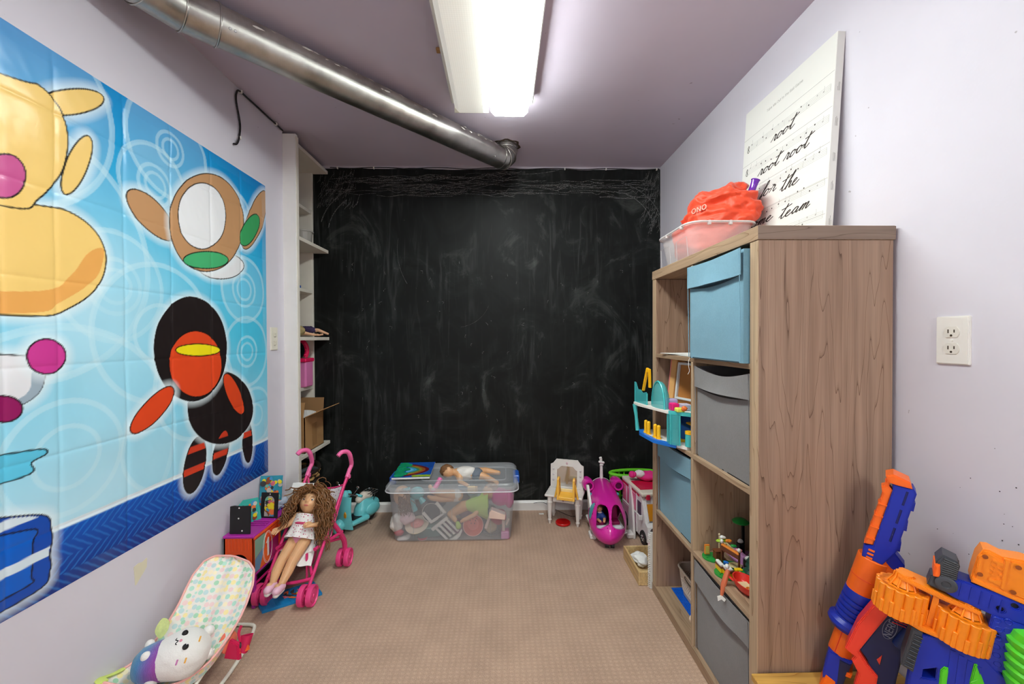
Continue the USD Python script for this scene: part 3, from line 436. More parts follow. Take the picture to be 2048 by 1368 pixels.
solo('bare_patch', ext(Polygon([(-.020, .022), (-.006, .025), (.008, .021), (.024, .026), (.022, .0), (.010, -.012), (-.004, -.024), (-.016, -.036), (-.018, 0)]).buffer(.003), .0008, frame((XL, 1.362, .40), (0, 1, 0), (0, 0, 1))), mat('filler_yellow', (222, 214, 188), .7), 'yellowish filler patch on the left wall under the poster', 'wall patch', (XL, 1.362, .40), smooth=False)
# ---------------------------------------------------------------- built-in shelving in the alcove
M_SHELF = mat('shelf_white', (226, 219, 206), .45, vary=(5, .05))
def shelving():
    t = thing('built_in_shelving', 'tall cream built-in shelves in the alcove left of the chalkboard', 'shelves', (-1.4, 2.5, 0)); b = .0015
    part(t, 'upright', bx((XL - .05, ALC0, 0), (-1.142, ALC0 + .024, 2.302), b), M_TRIM, 'white front post beside the poster', world=True, smooth=False)
    part(t, 'edging', bx((-1.142, ALC0 + .002, 0), (-1.138, ALC0 + .026, 2.29), .001), M_SHELF, world=True, smooth=False)
    part(t, 'side_panel', bx((ALCX, YB - .02, 0), (-1.265, YB, ZC), b), M_SHELF, world=True, smooth=False)
    part(t, 'back_panel', bx((ALCX, ALC0 + .024, 0), (ALCX + .008, YB - .02, ZC)), M_SHELF, world=True, smooth=False)
    for z, xf in ((2.286, -1.166), (2.013, -1.266), (1.758, -1.166), (1.488, -1.266), (1.180, -1.166), (.860, -1.266), (.487, -1.166)):
        y0 = ALC0 + .027; deep = xf > -1.2
        m = [bx((ALCX + .009, y0, z - .021), (xf, YB - .021, z), b)] + ([bx((-1.262, YB - .021, z - .021), (xf, YB - .0012, z), b)] if deep else [])
        part(t, 'shelf', m, M_SHELF, world=True, smooth=False)
shelving()
# ---------------------------------------------------------------- wood cube shelf
W_V = wood('walnut_upright', 2, (176, 146, 124), (160, 130, 109), (140, 110, 90), (70, 48, 36))
W_Y = wood('walnut_shelf', 1, (182, 154, 125), (168, 140, 113), (148, 121, 96), (120, 92, 70))
W_X = wood('walnut_edge', 0, (146, 126, 110), (132, 112, 98), (118, 99, 86), (96, 76, 64))
W_E = wood('walnut_front', 2, (196, 170, 138), (184, 157, 128), (166, 139, 112), (140, 112, 88))
KX, KY, KW, KL, KH = .685, 1.0725, .379, .77, 1.47
T, TI = .038, .016; CH = (KH - 2*T - 3*TI)/4; CW = (KL - 2*T - TI)/2
ROW = [T + k*(CH + TI) for k in range(4)]      # floor heights of the four rows, from the bottom
def cube_shelf():
    t = thing('cube_shelf', 'tall walnut shelf with eight square cells against the right wall', 'shelf', (KX + KW/2, KY + KL/2, 0)); x0, x1, y0, y1 = KX, KX + KW, KY, KY + KL
    kw = dict(world=True, smooth=False); e = .002
    part(t, 'top_panel', bx((x0, y0, KH - T), (x1, y1, KH), .0012), W_Y, **kw)
    part(t, 'edge_band', bx((x0 + .0005, y0 - .0008, KH - T + .0012), (x1 - .0005, y0, KH - .0012)), W_X, 'greyer end band of the top panel', **kw)
    part(t, 'base_panel', bx((x0, y0, 0), (x1, y1, T), .0012), W_Y, **kw)
    for a in (y0, y1 - T):
        s = part(t, 'side_panel', bx((x0 + .004, a + .0006, T), (x1 - .006, a + T - .0006, KH - T - .0012), .0008), W_V, **kw)
        part(s, 'front_edge', bx((x0 + .002, a + .0012, T), (x0 + .004, a + T - .0012, KH - T - .0015)), W_E, **kw)
    for k in (1, 2, 3): part(t, 'shelf_board', bx((x0 + .003, y0 + T, ROW[k] - TI), (x1 - .006, y1 - T, ROW[k]), .0008), W_Y, **kw)
    for k in range(4): part(t, 'divider', bx((x0 + .003, y0 + T + CW, ROW[k]), (x1 - .006, y0 + T + CW + TI, ROW[k] + CH), .0008), W_E, **kw)
cube_shelf()
NEAR, FAR = KY + T + CW/2, KY + T + CW*1.5 + TI     # centres of the two columns
def fabric_box(name, label, catg, col, dark, loc, seed, sag, group):
    """front face at local x=0 looking -x, base at z=0"""
    t = thing(name, label, catg, loc, group=group); w, h, d = .162, .322, .35
    M = mat(name + '_cloth', col, .85, vary=(160, .05), bump=(420, .25, .001), sheen=.15); MD = mat(name + '_lining', dark, .9)
    def front(u, v):
        y = -w + 2*w*u; z = h*v; e = np.clip(np.minimum.reduce([u, 1 - u, v, 1 - v])*14, 0, 1)
        n = meshkit.fbm(np.stack([y*9, z*9, 0*y + seed], -1), 3, seed) - .5
        return -.006*e*np.sin(np.pi*u)*np.sin(np.pi*np.clip(v, 0, 1)) + .006*n*e, y, z - sag*v**4*np.sin(np.pi*u)
    part(t, 'front_panel', grid(front, 34, 34, -.004), M, smooth=50)
    for s in (-1, 1): part(t, 'side_panel', grid(lambda u, v: (d*u, s*(w + .001*np.sin(3*u)) + 0*u, h*v), 6, 6, .004 if s < 0 else -.004), M, smooth=40)
    part(t, 'back_panel', bx((d, -w, 0), (d + .004, w, h)), M); part(t, 'bottom', bx((0, -w, 0), (d, w, .004)), MD)
    def band(u, v):      # turned-down top band with an opening below it
        y = -w - .001 + (2*w + .002)*u; z = h + .002 - .075*(1 - v) - sag*v*np.sin(np.pi*u) - .004*np.sin(np.pi*u)*(1 - v)
        n = meshkit.fbm(np.stack([y*16, z*16, 0*y + seed + 4], -1), 3, seed) - .5
        return -.0075 - .010*(1 - v)**2*np.sin(np.pi*u)**2 + .004*n - .003, y, z
    b = part(t, 'top_band', grid(band, 34, 8, -.003), M, smooth=50)
    part(b, 'slit', grid(lambda u, v: (-.0072 + 0*u, -w*.97 + 1.94*w*u, h - .0745 - .004*np.sin(np.pi*u) - (.007*v + .001)*np.sin(np.pi*u)), 24, 3, -.001), MD, 'dark gap of the hand slot')
    for s in (-1, 1): part(t, 'seam', tube([(-.006, s*(w - .004), .004), (-.008, s*(w - .004), h*.5), (-.0115, s*(w - .004), h)], .0013, 6, sm=3), M)
    return t
fabric_box('blue_fabric_box', 'light blue fabric storage box pulled forward in the top row', 'storage box', (112, 156, 175), (40, 62, 72), (KX - .012, NEAR - .002, ROW[3]), 3, .004, None)
fabric_box('blue_fabric_box', 'blue fabric storage box pushed into the third row, far column', 'storage box', (126, 172, 190), (40, 62, 72), (KX + .018, FAR, ROW[1]), 5, .006, None)
fabric_box('grey_fabric_box', 'grey fabric storage box under the top blue box, slack rim', 'storage box', (126, 123, 123), (40, 38, 38), (KX + .016, NEAR, ROW[2]), 8, .022, None)
fabric_box('grey_fabric_box', 'grey fabric storage box in the bottom row of the shelf', 'storage box', (126, 123, 123), (40, 38, 38), (KX + .016, NEAR, ROW[0]), 11, .006, None)
# ---------------------------------------------------------------- things in the built-in shelves
def shelf_things():
    t = thing('plastic_tub', 'empty clear plastic deli tub on the upper deep shelf', 'tub', (-1.27, 2.60, 1.758)); Mp = mat('cloudy_tub', (186, 180, 172), .3, trans=.25)
    part(t, 'cup', lathe([(0, 0), (.045, 0), (.047, .004), (.056, .092), (.0545, .092), (.0455, .006), (0, .004)], 30), Mp); part(t, 'rim', lathe([(.0545, .086), (.061, .086), (.062, .094), (.0545, .096)], 30), Mp)
    t = thing('toy_case', 'small black toy case on the narrow shelf above the dolls', 'toy', (-1.375, 2.58, 1.488))
    part(t, 'case', rot(rbox((-.09, -.05, 0), (.06, .06, .075), .008), 12), mat('black_plastic', (28, 28, 30), .35)); part(t, 'lid_line', rot(bx((-.091, -.051, .055), (.061, .061, .058), .001), 12), mat('teal_line', (40, 84, 92), .4))
    t = thing('blue_toy_blocks', 'small pile of joined blue plastic blocks beside the black toy case', 'toy', (-1.30, 2.56, 1.488)); Mb = mat('toy_blue', (32, 88, 170), .3)
    for i, (x, y, z, w) in enumerate(((-.02, 0, 0, .03), (.012, .005, 0, .026), (-.004, -.004, .02, .022), (.03, .01, 0, .018))): part(t, 'block', rot(bx((x - w/2, y - w/2, z), (x + w/2, y + w/2, z + .02), .002), 20*i), Mb)
    # pile of small dolls on the eye-level shelf
    Sk = mat('doll_skin', (222, 172, 136), .4)
    t = thing('fashion_doll', 'slim bare-legged doll lying with its feet over the shelf edge', 'doll', (-1.225, 2.56, 1.18))
    J = dict(n=((-.17, -.03, .028), .008), c=((-.14, -.025, .026), .019), w=((-.11, -.02, .024), .014), p=((-.085, -.015, .024), .018), k1=((-.02, .0, .022), .010), a1=((.055, .03, .012), .006), f1=((.075, .032, .016), .006), k2=((-.02, -.035, .030), .010), a2=((.05, -.02, .012), .006), f2=((.07, -.022, .014), .006))
    b = part(t, 'body', flesh(J, [('n', 'c'), ('c', 'w'), ('w', 'p'), ('p', 'k1'), ('k1', 'a1'), ('a1', 'f1'), ('p', 'k2'), ('k2', 'a2'), ('a2', 'f2')], .005, 6), Sk, smooth=True)
    part(b, 'dress', crumple(ell((-.12, -.022, .028), (.05, .026, .024), 3), .006, 60, 3), mat('olive_cloth', (150, 142, 74), .9))
    part(b, 'head', ell((-.205, -.035, .032), (.024, .019, .02), 3), Sk); part(b, 'hair', crumple(ell((-.215, -.037, .034), (.028, .025, .026), 3), .01, 70, 2), mat('doll_hair_brown', (96, 62, 38), .6))
    t = thing('fashion_doll', 'doll in dark purple clothes lying behind, one arm raised', 'doll', (-1.235, 2.62, 1.18))
    J = dict(n=((-.12, .03, .045), .008), c=((-.09, .03, .045), .02), p=((-.035, .03, .04), .019), k1=((.03, .035, .045), .011), a1=((.09, .04, .02), .007), s=((-.09, .01, .06), .009), e=((-.075, -.03, .10), .008), h=((-.06, -.055, .135), .007))
    b = part(t, 'body', flesh(J, [('n', 'c'), ('c', 'p'), ('p', 'k1'), ('k1', 'a1'), ('c', 's'), ('s', 'e'), ('e', 'h')], .005, 6), Sk, smooth=True)
    part(b, 'clothes', crumple(ell((-.04, .03, .045), (.06, .028, .026), 3), .006, 60, 8), mat('purple_cloth', (56, 40, 78), .85)); part(b, 'head', ell((-.15, .03, .05), (.024, .02, .021), 3), Sk)
    t = thing('striped_cloth', 'crumpled olive and pink doll clothes on the eye-level shelf', 'doll clothes', (-1.275, 2.50, 1.18)); part(t, 'cloth', crumple(ell((0, 0, .038), (.045, .05, .04), 3), .02, 24, 6), mat('olive_cloth2', (158, 140, 96), .9))
    # pink play mirror, bag of grey parts
    t = thing('play_mirror', 'hot pink toy vanity mirror on the narrow shelf above the cardboard box', 'toy mirror', (-1.30, 2.62, .86)); Mp = mat('hot_pink', (232, 28, 92), .3); Ml = mat('light_pink', (228, 130, 186), .35)
    part(t, 'base', rbox((-.075, -.05, 0), (.055, .05, .17), .012), Ml); part(t, 'tray', rbox((-.09, -.06, .16), (.06, .058, .185), .008), Mp)
    ring = [(-.018 + .066*math.cos(a), -.02, .235 + .072*math.sin(a)) for a in np.linspace(-.6, math.pi + .6, 20)]; part(t, 'mirror_frame', tube(ring, .014, 10), Mp)
    for a in np.linspace(-.4, math.pi + .4, 9): part(t, 'bead', ell((-.018 + .066*math.cos(a), -.036, .235 + .072*math.sin(a)), (.008, .008, .008), 1), Mp)
    part(t, 'mirror', cyl((-.018, -.018, .24), (-.018, -.012, .24), .058, n=30), mat('toy_mirror', (86, 104, 104), .12, 1, vary=(30, .6)))
    t = thing('bag_of_parts', 'clear bag of grey toy parts in front of the pink mirror', 'bag', (-1.305, 2.50, .86)); part(t, 'bag', crumple(ell((0, 0, .05), (.05, .05, .055), 3), .018, 30, 3), mat('bag_film', (214, 214, 210), .15, trans=.45))
    for i in range(9):
        a = rng.uniform(0, 6.28); part(t, 'plastic_piece', rot(bx((-.013, -.01, -.006), (.013, .01, .006), .002).apply_translation((.022*math.cos(a), .022*math.sin(a), .02 + .007*i)), 40*i, (.3, .2, 1), (0, 0, .04)), mat('part_grey', (176, 178, 178), .4) if i % 3 else mat('part_olive', (120, 112, 70), .5))
    # binders, cardboard box
    solo('white_board', bx((-1.46, 2.345, .487), (-1.176, 2.365, .80), .002), mat('paper_white', (228, 226, 222), .6), 'white board standing upright on the lowest deep shelf beside the box', 'board', (-1.3, 2.355, .487))
    solo('tan_board', bx((-1.47, 2.31, .487), (-1.182, 2.328, .69), .002), mat('tan_board', (196, 164, 128), .7), 'short tan board standing at the front of the lowest deep shelf', 'board', (-1.3, 2.32, .487))
    K = mat('cardboard', (176, 132, 84), .8, vary=(14, .08), bump=(60, .1, .001)); KD = mat('cardboard_inner', (150, 112, 72), .85)
    x0, x1, y0, y1, z0, z1 = -1.40, -1.178, 2.41, 2.66, .4872, .70; t = thing('cardboard_box', 'open brown cardboard box on the lowest deep shelf', 'box', ((x0 + x1)/2, (y0 + y1)/2, z0)); e = .004
    kw = dict(world=True, smooth=False)
    for m in (bx((x0, y0, z0), (x1, y0 + e, z1)), bx((x0, y1 - e, z0), (x1, y1, z1)), bx((x0, y0, z0), (x0 + e, y1, z1)), bx((x1 - e, y0, z0), (x1, y1, z1)), bx((x0, y0, z0), (x1, y1, z0 + e))): part(t, 'wall', m, K, **kw)
    part(t, 'flap', rot(bx((x1 - e, y0 + .004, z1), (x1, y1 - .004, z1 + .115)), 66, (0, 1, 0), (x1, y0, z1)), K, 'side flap folded out', **kw)
    part(t, 'flap', rot(bx((x0, y1 - e, z1), (x1, y1, z1 + .085)), -8, (1, 0, 0), (x0, y1, z1)), KD, **kw)
    part(t, 'flap', rot(bx((x0 + .002, y0, z1), (x1 - .01, y0 + e, z1 + .09)), -16, (1, 0, 0), (x0, y0, z1)), K, **kw)
    part(t, 'print_bar', bx((x1 - .075, y0 - .0004, z0 + .03), (x1 - .03, y0, z0 + .038)), mat('box_print', (60, 44, 32), .8), **kw)
    part(t, 'tape', bx((x1 - .0004, (y0 + y1)/2 - .03, z0 + .02), (x1 + .0004, (y0 + y1)/2 + .03, z0 + .16)), mat('box_tape', (166, 124, 80), .35), **kw)
    for i in range(7): solo('white_paper_stack' if i == 0 else 'white_envelope', rot(bx((x1 - .17, y0 + .05 + .018*i, z0 + .02), (x1 - .03, y0 + .053 + .018*i, z1 + .035), .0005), -8 - i, (1, 0, 0), (x1 - .1, y0 + .05, z0 + .02)), mat('paper_white', (228, 226, 222), .6), ['white card nearest the open flap inside the cardboard box', 'white envelope standing in a row inside the cardboard box'][i > 0], 'paper', (x1 - .1, y0 + .05 + .018*i, z0 + .02), group='envelopes in the cardboard box' if i else None)
shelf_things()
def wicker_basket():
    c = np.array([-1.36, 2.5]); t = thing('wicker_basket', 'dark and honey woven wicker basket under the built-in shelves', 'basket', (c[0], c[1], 0)); R0, R1, H = .17, .20, .36
    Mh = mat('wicker_honey', (186, 146, 92), .6, vary=(60, .25)); Md = mat('wicker_dark', (44, 32, 26), .6)
    n = 30
    for k in range(n): a = 2*math.pi*k/n; part(t, 'stake', tube([((R0 + .003)*math.cos(a), (R0 + .003)*math.sin(a), 0), ((R1)*math.cos(a), R1*math.sin(a), H)], .005, 6), Md)
    for r in range(15):
        z = .012 + r*.0235; R = R0 + (R1 - R0)*z/H; A = np.linspace(0, 2*math.pi, 4*n + 1)[:-1]
        part(t, 'weave', tube([((R + .007*math.cos(n/2*a + math.pi*(r % 2)))*math.cos(a), (R + .007*math.cos(n/2*a + math.pi*(r % 2)))*math.sin(a), z) for a in A], .0085, 6, True), Mh if r % 3 else Md)
    part(t, 'rim', tube([((R1 + .002)*math.cos(a), (R1 + .002)*math.sin(a), H) for a in np.linspace(0, 2*math.pi, 49)[:-1]], .014, 8, True), Md)
    part(t, 'handle', tube([(R1*math.cos(a), R1*math.sin(a), H + .03*math.sin((a + .9)/1.0*math.pi)) for a in np.linspace(-.9, .1, 14)], .013, 8), mat('handle_wrap', (58, 62, 68), .5), 'grey wrapped handle')
    part(t, 'bottom', cyl((0, 0, .004), (0, 0, .012), R0, n=30), Md)
    for i, (x, y, z, s) in enumerate(((.04, .0, .22, .09), (-.06, .05, .2, .08), (.0, -.08, .2, .08))): solo('dark_cloth', mv(crumple(ell((0, 0, 0), (s, s, s*.7), 3), .03, 14, i), (c[0] + x, c[1] + y, z)), mat('dark_cloth', (40, 36, 36), .9), ['dark cloth heaped in the wicker basket, front fold', 'dark cloth at the back of the wicker basket', 'dark cloth low in the wicker basket near the wall'][i], 'cloth', (c[0] + x, c[1] + y, z - s*.6))
wicker_basket()
# ---------------------------------------------------------------- toy stable along the left wall
def play_house():
    x0, x1, y0, y1, z0, zt = -1.2, -1.076, 1.745, 2.125, .155, .326
    t = thing('toy_stable', 'orange, purple and teal plastic play house against the left wall', 'play house', ((x0 + x1)/2, (y0 + y1)/2, 0)); kw = dict(world=True)
    Or, Pu, Te, Ma = mat('stable_orange', (232, 84, 30), .4), mat('stable_purple', (176, 40, 156), .38), mat('stable_teal', (42, 160, 160), .4), mat('stable_magenta', (196, 24, 110), .4)
    part(t, 'roof', bx((x0 - .004, y0 - .004, zt - .012), (x1 + .005, y1, zt), .003), Pu, **kw)
    for y in (y0 + .10, y0 + .118, y0 + .136): part(t, 'roof_rib', bx((x0 + .01, y - .004, zt), (x1 - .004, y + .004, zt + .005), .002), Pu, **kw)
    arch = Polygon([(x0, z0), (x1, z0), (x1, zt - .012), (x0, zt - .012)]).difference(unary_union([Point((x0 + x1)/2, z0 + .05).buffer(.040), Polygon([((x0 + x1)/2 - .04, z0 - .01), ((x0 + x1)/2 + .04, z0 - .01), ((x0 + x1)/2 + .04, z0 + .05), ((x0 + x1)/2 - .04, z0 + .05)])]))
    f = part(t, 'front_panel', ext(arch, .006, frame((0, y0 + .006, 0), (1, 0, 0), (0, 0, 1))), Or, **kw)
    for x in np.linspace(x0 + .008, x1 - .008, 9):
        if abs(x - (x0 + x1)/2) > .046: part(f, 'rib', bx((x - .002, y0 - .0025, z0), (x + .002, y0 + .001, zt - .014), .001), Or, **kw)
        else: part(f, 'rib', bx((x - .002, y0 - .0025, zt - .066), (x + .002, y0 + .001, zt - .014), .001), Or, **kw)
    ym = y0 + .20
    part(t, 'side_panel', bx((x1 - .006, y0, z0), (x1, ym, zt - .012), .001), Or, **kw)
    part(t, 'side_panel', bx((x1 - .006, ym, z0 + .02), (x1 - .001, y1, zt - .012), .001), Te, **kw)
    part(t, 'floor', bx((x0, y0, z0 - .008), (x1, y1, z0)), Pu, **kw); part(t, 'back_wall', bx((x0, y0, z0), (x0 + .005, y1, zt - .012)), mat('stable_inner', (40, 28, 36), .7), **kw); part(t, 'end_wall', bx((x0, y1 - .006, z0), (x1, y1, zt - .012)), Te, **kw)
    part(t, 'rail', bx((x1, y0, zt - .020), (x1 + .006, ym, zt - .006), .002), Or, **kw); part(t, 'rail', bx((x1, ym, zt - .020), (x1 + .006, y1, zt - .006), .002), Te, **kw)
    part(t, 'rail', bx((x1 - .001, ym + .02, z0 + .09), (x1 + .004, y1 - .01, z0 + .097), .001), Te, **kw); part(t, 'post', bx((x1 - .002, ym - .006, z0), (x1 + .006, ym + .004, zt - .014), .002), Or, **kw)
    # printed side: colour patches with a big 1 in an oval
    MF = frame((x1 + .0004, y0 + .01, z0 + .004), (0, 1, 0), (0, 0, 1)); w, h = ym - y0 - .02, zt - z0 - .03
    for q, (c, pl) in enumerate((('patch_sage', [(0, h*.42), (w*.40, h*.62), (w*.42, h), (0, h)]), ('patch_blue', [(0, 0), (w*.18, 0), (w*.40, h*.60), (0, h*.40)]), ('patch_orange', [(w*.18, 0), (w*.62, 0), (w*.62, h*.3), (w*.40, h*.60)]), ('patch_magenta', [(w*.62, 0), (w, 0), (w, h*.62), (w*.55, h*.55)]), ('patch_coral', [(w*.42, h*.6), (w, h*.64), (w, h), (w*.44, h)]))):
        part(t, 'sticker', ext(pl, .0006, MF), mat(c, [(126, 166, 146), (96, 142, 176), (236, 104, 36), (186, 20, 116), (232, 80, 34)][q], .45), **kw, smooth=False)
    ov = [(w*.52 + .038*math.cos(a), h*.47 + .072*math.sin(a)) for a in np.linspace(0, 6.283, 40)[:-1]]; ring = Polygon(ov).difference(Polygon(ov).buffer(-.0022)); ov2 = Polygon(ov).buffer(-.006); ring = ring.union(ov2.difference(ov2.buffer(-.0015)))
    Wp = mat('sticker_white', (232, 224, 220), .5); part(t, 'oval_print', ext(ring, .001, MF), Wp, **kw, smooth=False); part(t, 'number_one', ext([(w*.44, h*.62), (w*.53, h*.76), (w*.58, h*.76), (w*.58, h*.18), (w*.50, h*.18), (w*.50, h*.62)], .001, MF), Wp, 'white number 1', **kw, smooth=False)
    # lower frame
    for x, y in ((x0 + .01, y0 + .02), (x1 - .012, y0 + .02), (x1 - .012, ym), (x0 + .01, ym), (x1 - .012, y1 - .01), (x0 + .01, y1 - .01)): part(t, 'post', bx((x - .008, y - .008, 0), (x + .008, y + .008, z0), .003), Pu, **kw)
    for z in (.05, .10): part(t, 'rail', bx((x1 - .016, y0 + .02, z - .004), (x1 - .008, y1, z + .004), .001), Ma, **kw)
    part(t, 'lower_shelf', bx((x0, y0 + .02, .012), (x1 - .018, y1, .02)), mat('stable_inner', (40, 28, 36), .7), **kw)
    # things standing on the roof
    Bk = mat('board_black', (22, 21, 22), .6)
    p = Polygon([(-.044, 0), (.044, 0), (.043, .118), (.03, .119), (.0, .117), (-.03, .119), (-.046, .116)])
    a = thing('black_board', 'plain black toy board with white spots standing at the front of the toy stable roof', 'toy board', (-1.142, 1.765, zt), -2, rx=-4); part(a, 'board', ext(p, .006, frame((0, 0, 0), (1, 0, 0), (0, 0, 1))), Bk)
    for x, z in ((-.006, .110), (-.007, .066), (.010, .014)): part(a, 'spot', cyl((x, -.0066, z), (x, -.0055, z), .0035, n=12), mat('spot_white', (224, 222, 216), .5))
    def arch_board(name, label, w, h, loc, rz, col, art, seed):
        a = thing(name, label, 'toy board', loc, rz, rx=-6); outer = Polygon([(-w/2, 0), (w/2, 0), (w/2, h), (-w/2, h)]); aw = w*.31
        hole = unary_union([Point(0, h*.88 - aw).buffer(aw), Polygon([(-aw, .006), (aw, .006), (aw, h*.88 - aw), (-aw, h*.88 - aw)])])
        part(a, 'board', ext(outer.difference(hole), .006, frame((0, 0, 0), (1, 0, 0), (0, 0, 1))), col); part(a, 'backing', ext(hole, .002, frame((0, 0, 0), (1, 0, 0), (0, 0, 1))), art[0])
        r = np.random.default_rng(seed)
        for i in range(16):
            c = Point(r.uniform(-aw, aw)*.9, r.uniform(.01, h*.86)).buffer(r.uniform(.006, .018), 6); c = Polygon([(x + r.normal(0, .003), y + r.normal(0, .003)) for x, y in c.exterior.coords[:-1]]).buffer(0).intersection(hole.buffer(-.001))
            if not c.is_empty and c.area > 1e-6: part(a, 'picture_patch', ext(c, .0004, frame((0, -.002 - .0002*i, 0), (1, 0, 0), (0, 0, 1))), art[1 + i % (len(art) - 1)], smooth=False)
        part(a, 'spot', cyl((.002, -.0066, h*.95), (.002, -.0055, h*.95), .003, n=12), mat('spot_white', (224, 222, 216), .5))
    arts = [mat('art_%d' % i, c, .5) for i, c in enumerate(((196, 190, 180), (240, 120, 60), (240, 220, 40), (224, 110, 130), (60, 60, 60), (120, 190, 160), (150, 72, 40), (70, 150, 200)))]
    arch_board('arch_board', 'black arch board with a bright picture on the toy stable', .082, .115, (-1.108, 1.92, zt), -6, Bk, arts, 4)
    a = thing('teal_board', 'teal-edged picture board leaning sideways on the toy stable', 'toy board', (-1.167, 1.868, zt), 62, rx=-8); Te2 = mat('board_teal', (60, 178, 164), .4)
    part(a, 'board', ext([(-.05, 0), (.05, 0), (.045, .10), (-.02, .11), (-.045, .09)], .006, frame((0, 0, 0), (1, 0, 0), (0, 0, 1))), Te2)
    r = np.random.default_rng(9)
    for i in range(22): x, z = r.uniform(-.036, .036), r.uniform(.012, .085); part(a, 'picture_patch', ext(Point(x, z).buffer(r.uniform(.005, .011), 4), .0005, frame((0, -.006 - .0001*i, 0), (1, 0, 0), (0, 0, 1))), arts[i % 8], smooth=False)
    a = thing('picture_card', 'tall bright picture card leaning on the wall behind the arch board', 'picture card', (-1.150, 2.0, zt), 4, rx=-9)
    part(a, 'card', bx((-.055, -.001, 0), (.05, .002, .165)), mat('card_teal', (50, 150, 170), .5))
    for i in range(46): x, z = r.uniform(-.045, .042), r.uniform(.02, .155); part(a, 'picture_patch', ext(Point(x, z).buffer(r.uniform(.006, .014), 4), .0004, frame((0, -.0012 - .0001*i, 0), (1, 0, 0), (0, 0, 1))), arts[i % 8], smooth=False)
    solo('grey_cloth', mv(crumple(ell((0, 0, 0), (.042, .05, .028), 4), .022, 26, 5), (-1.122, 2.03, zt + .020)), mat('pale_blue_cloth', (176, 184, 200), .9), 'crumpled pale grey-blue cloth on the back of the toy stable', 'cloth', (-1.122, 2.03, zt))
play_house()
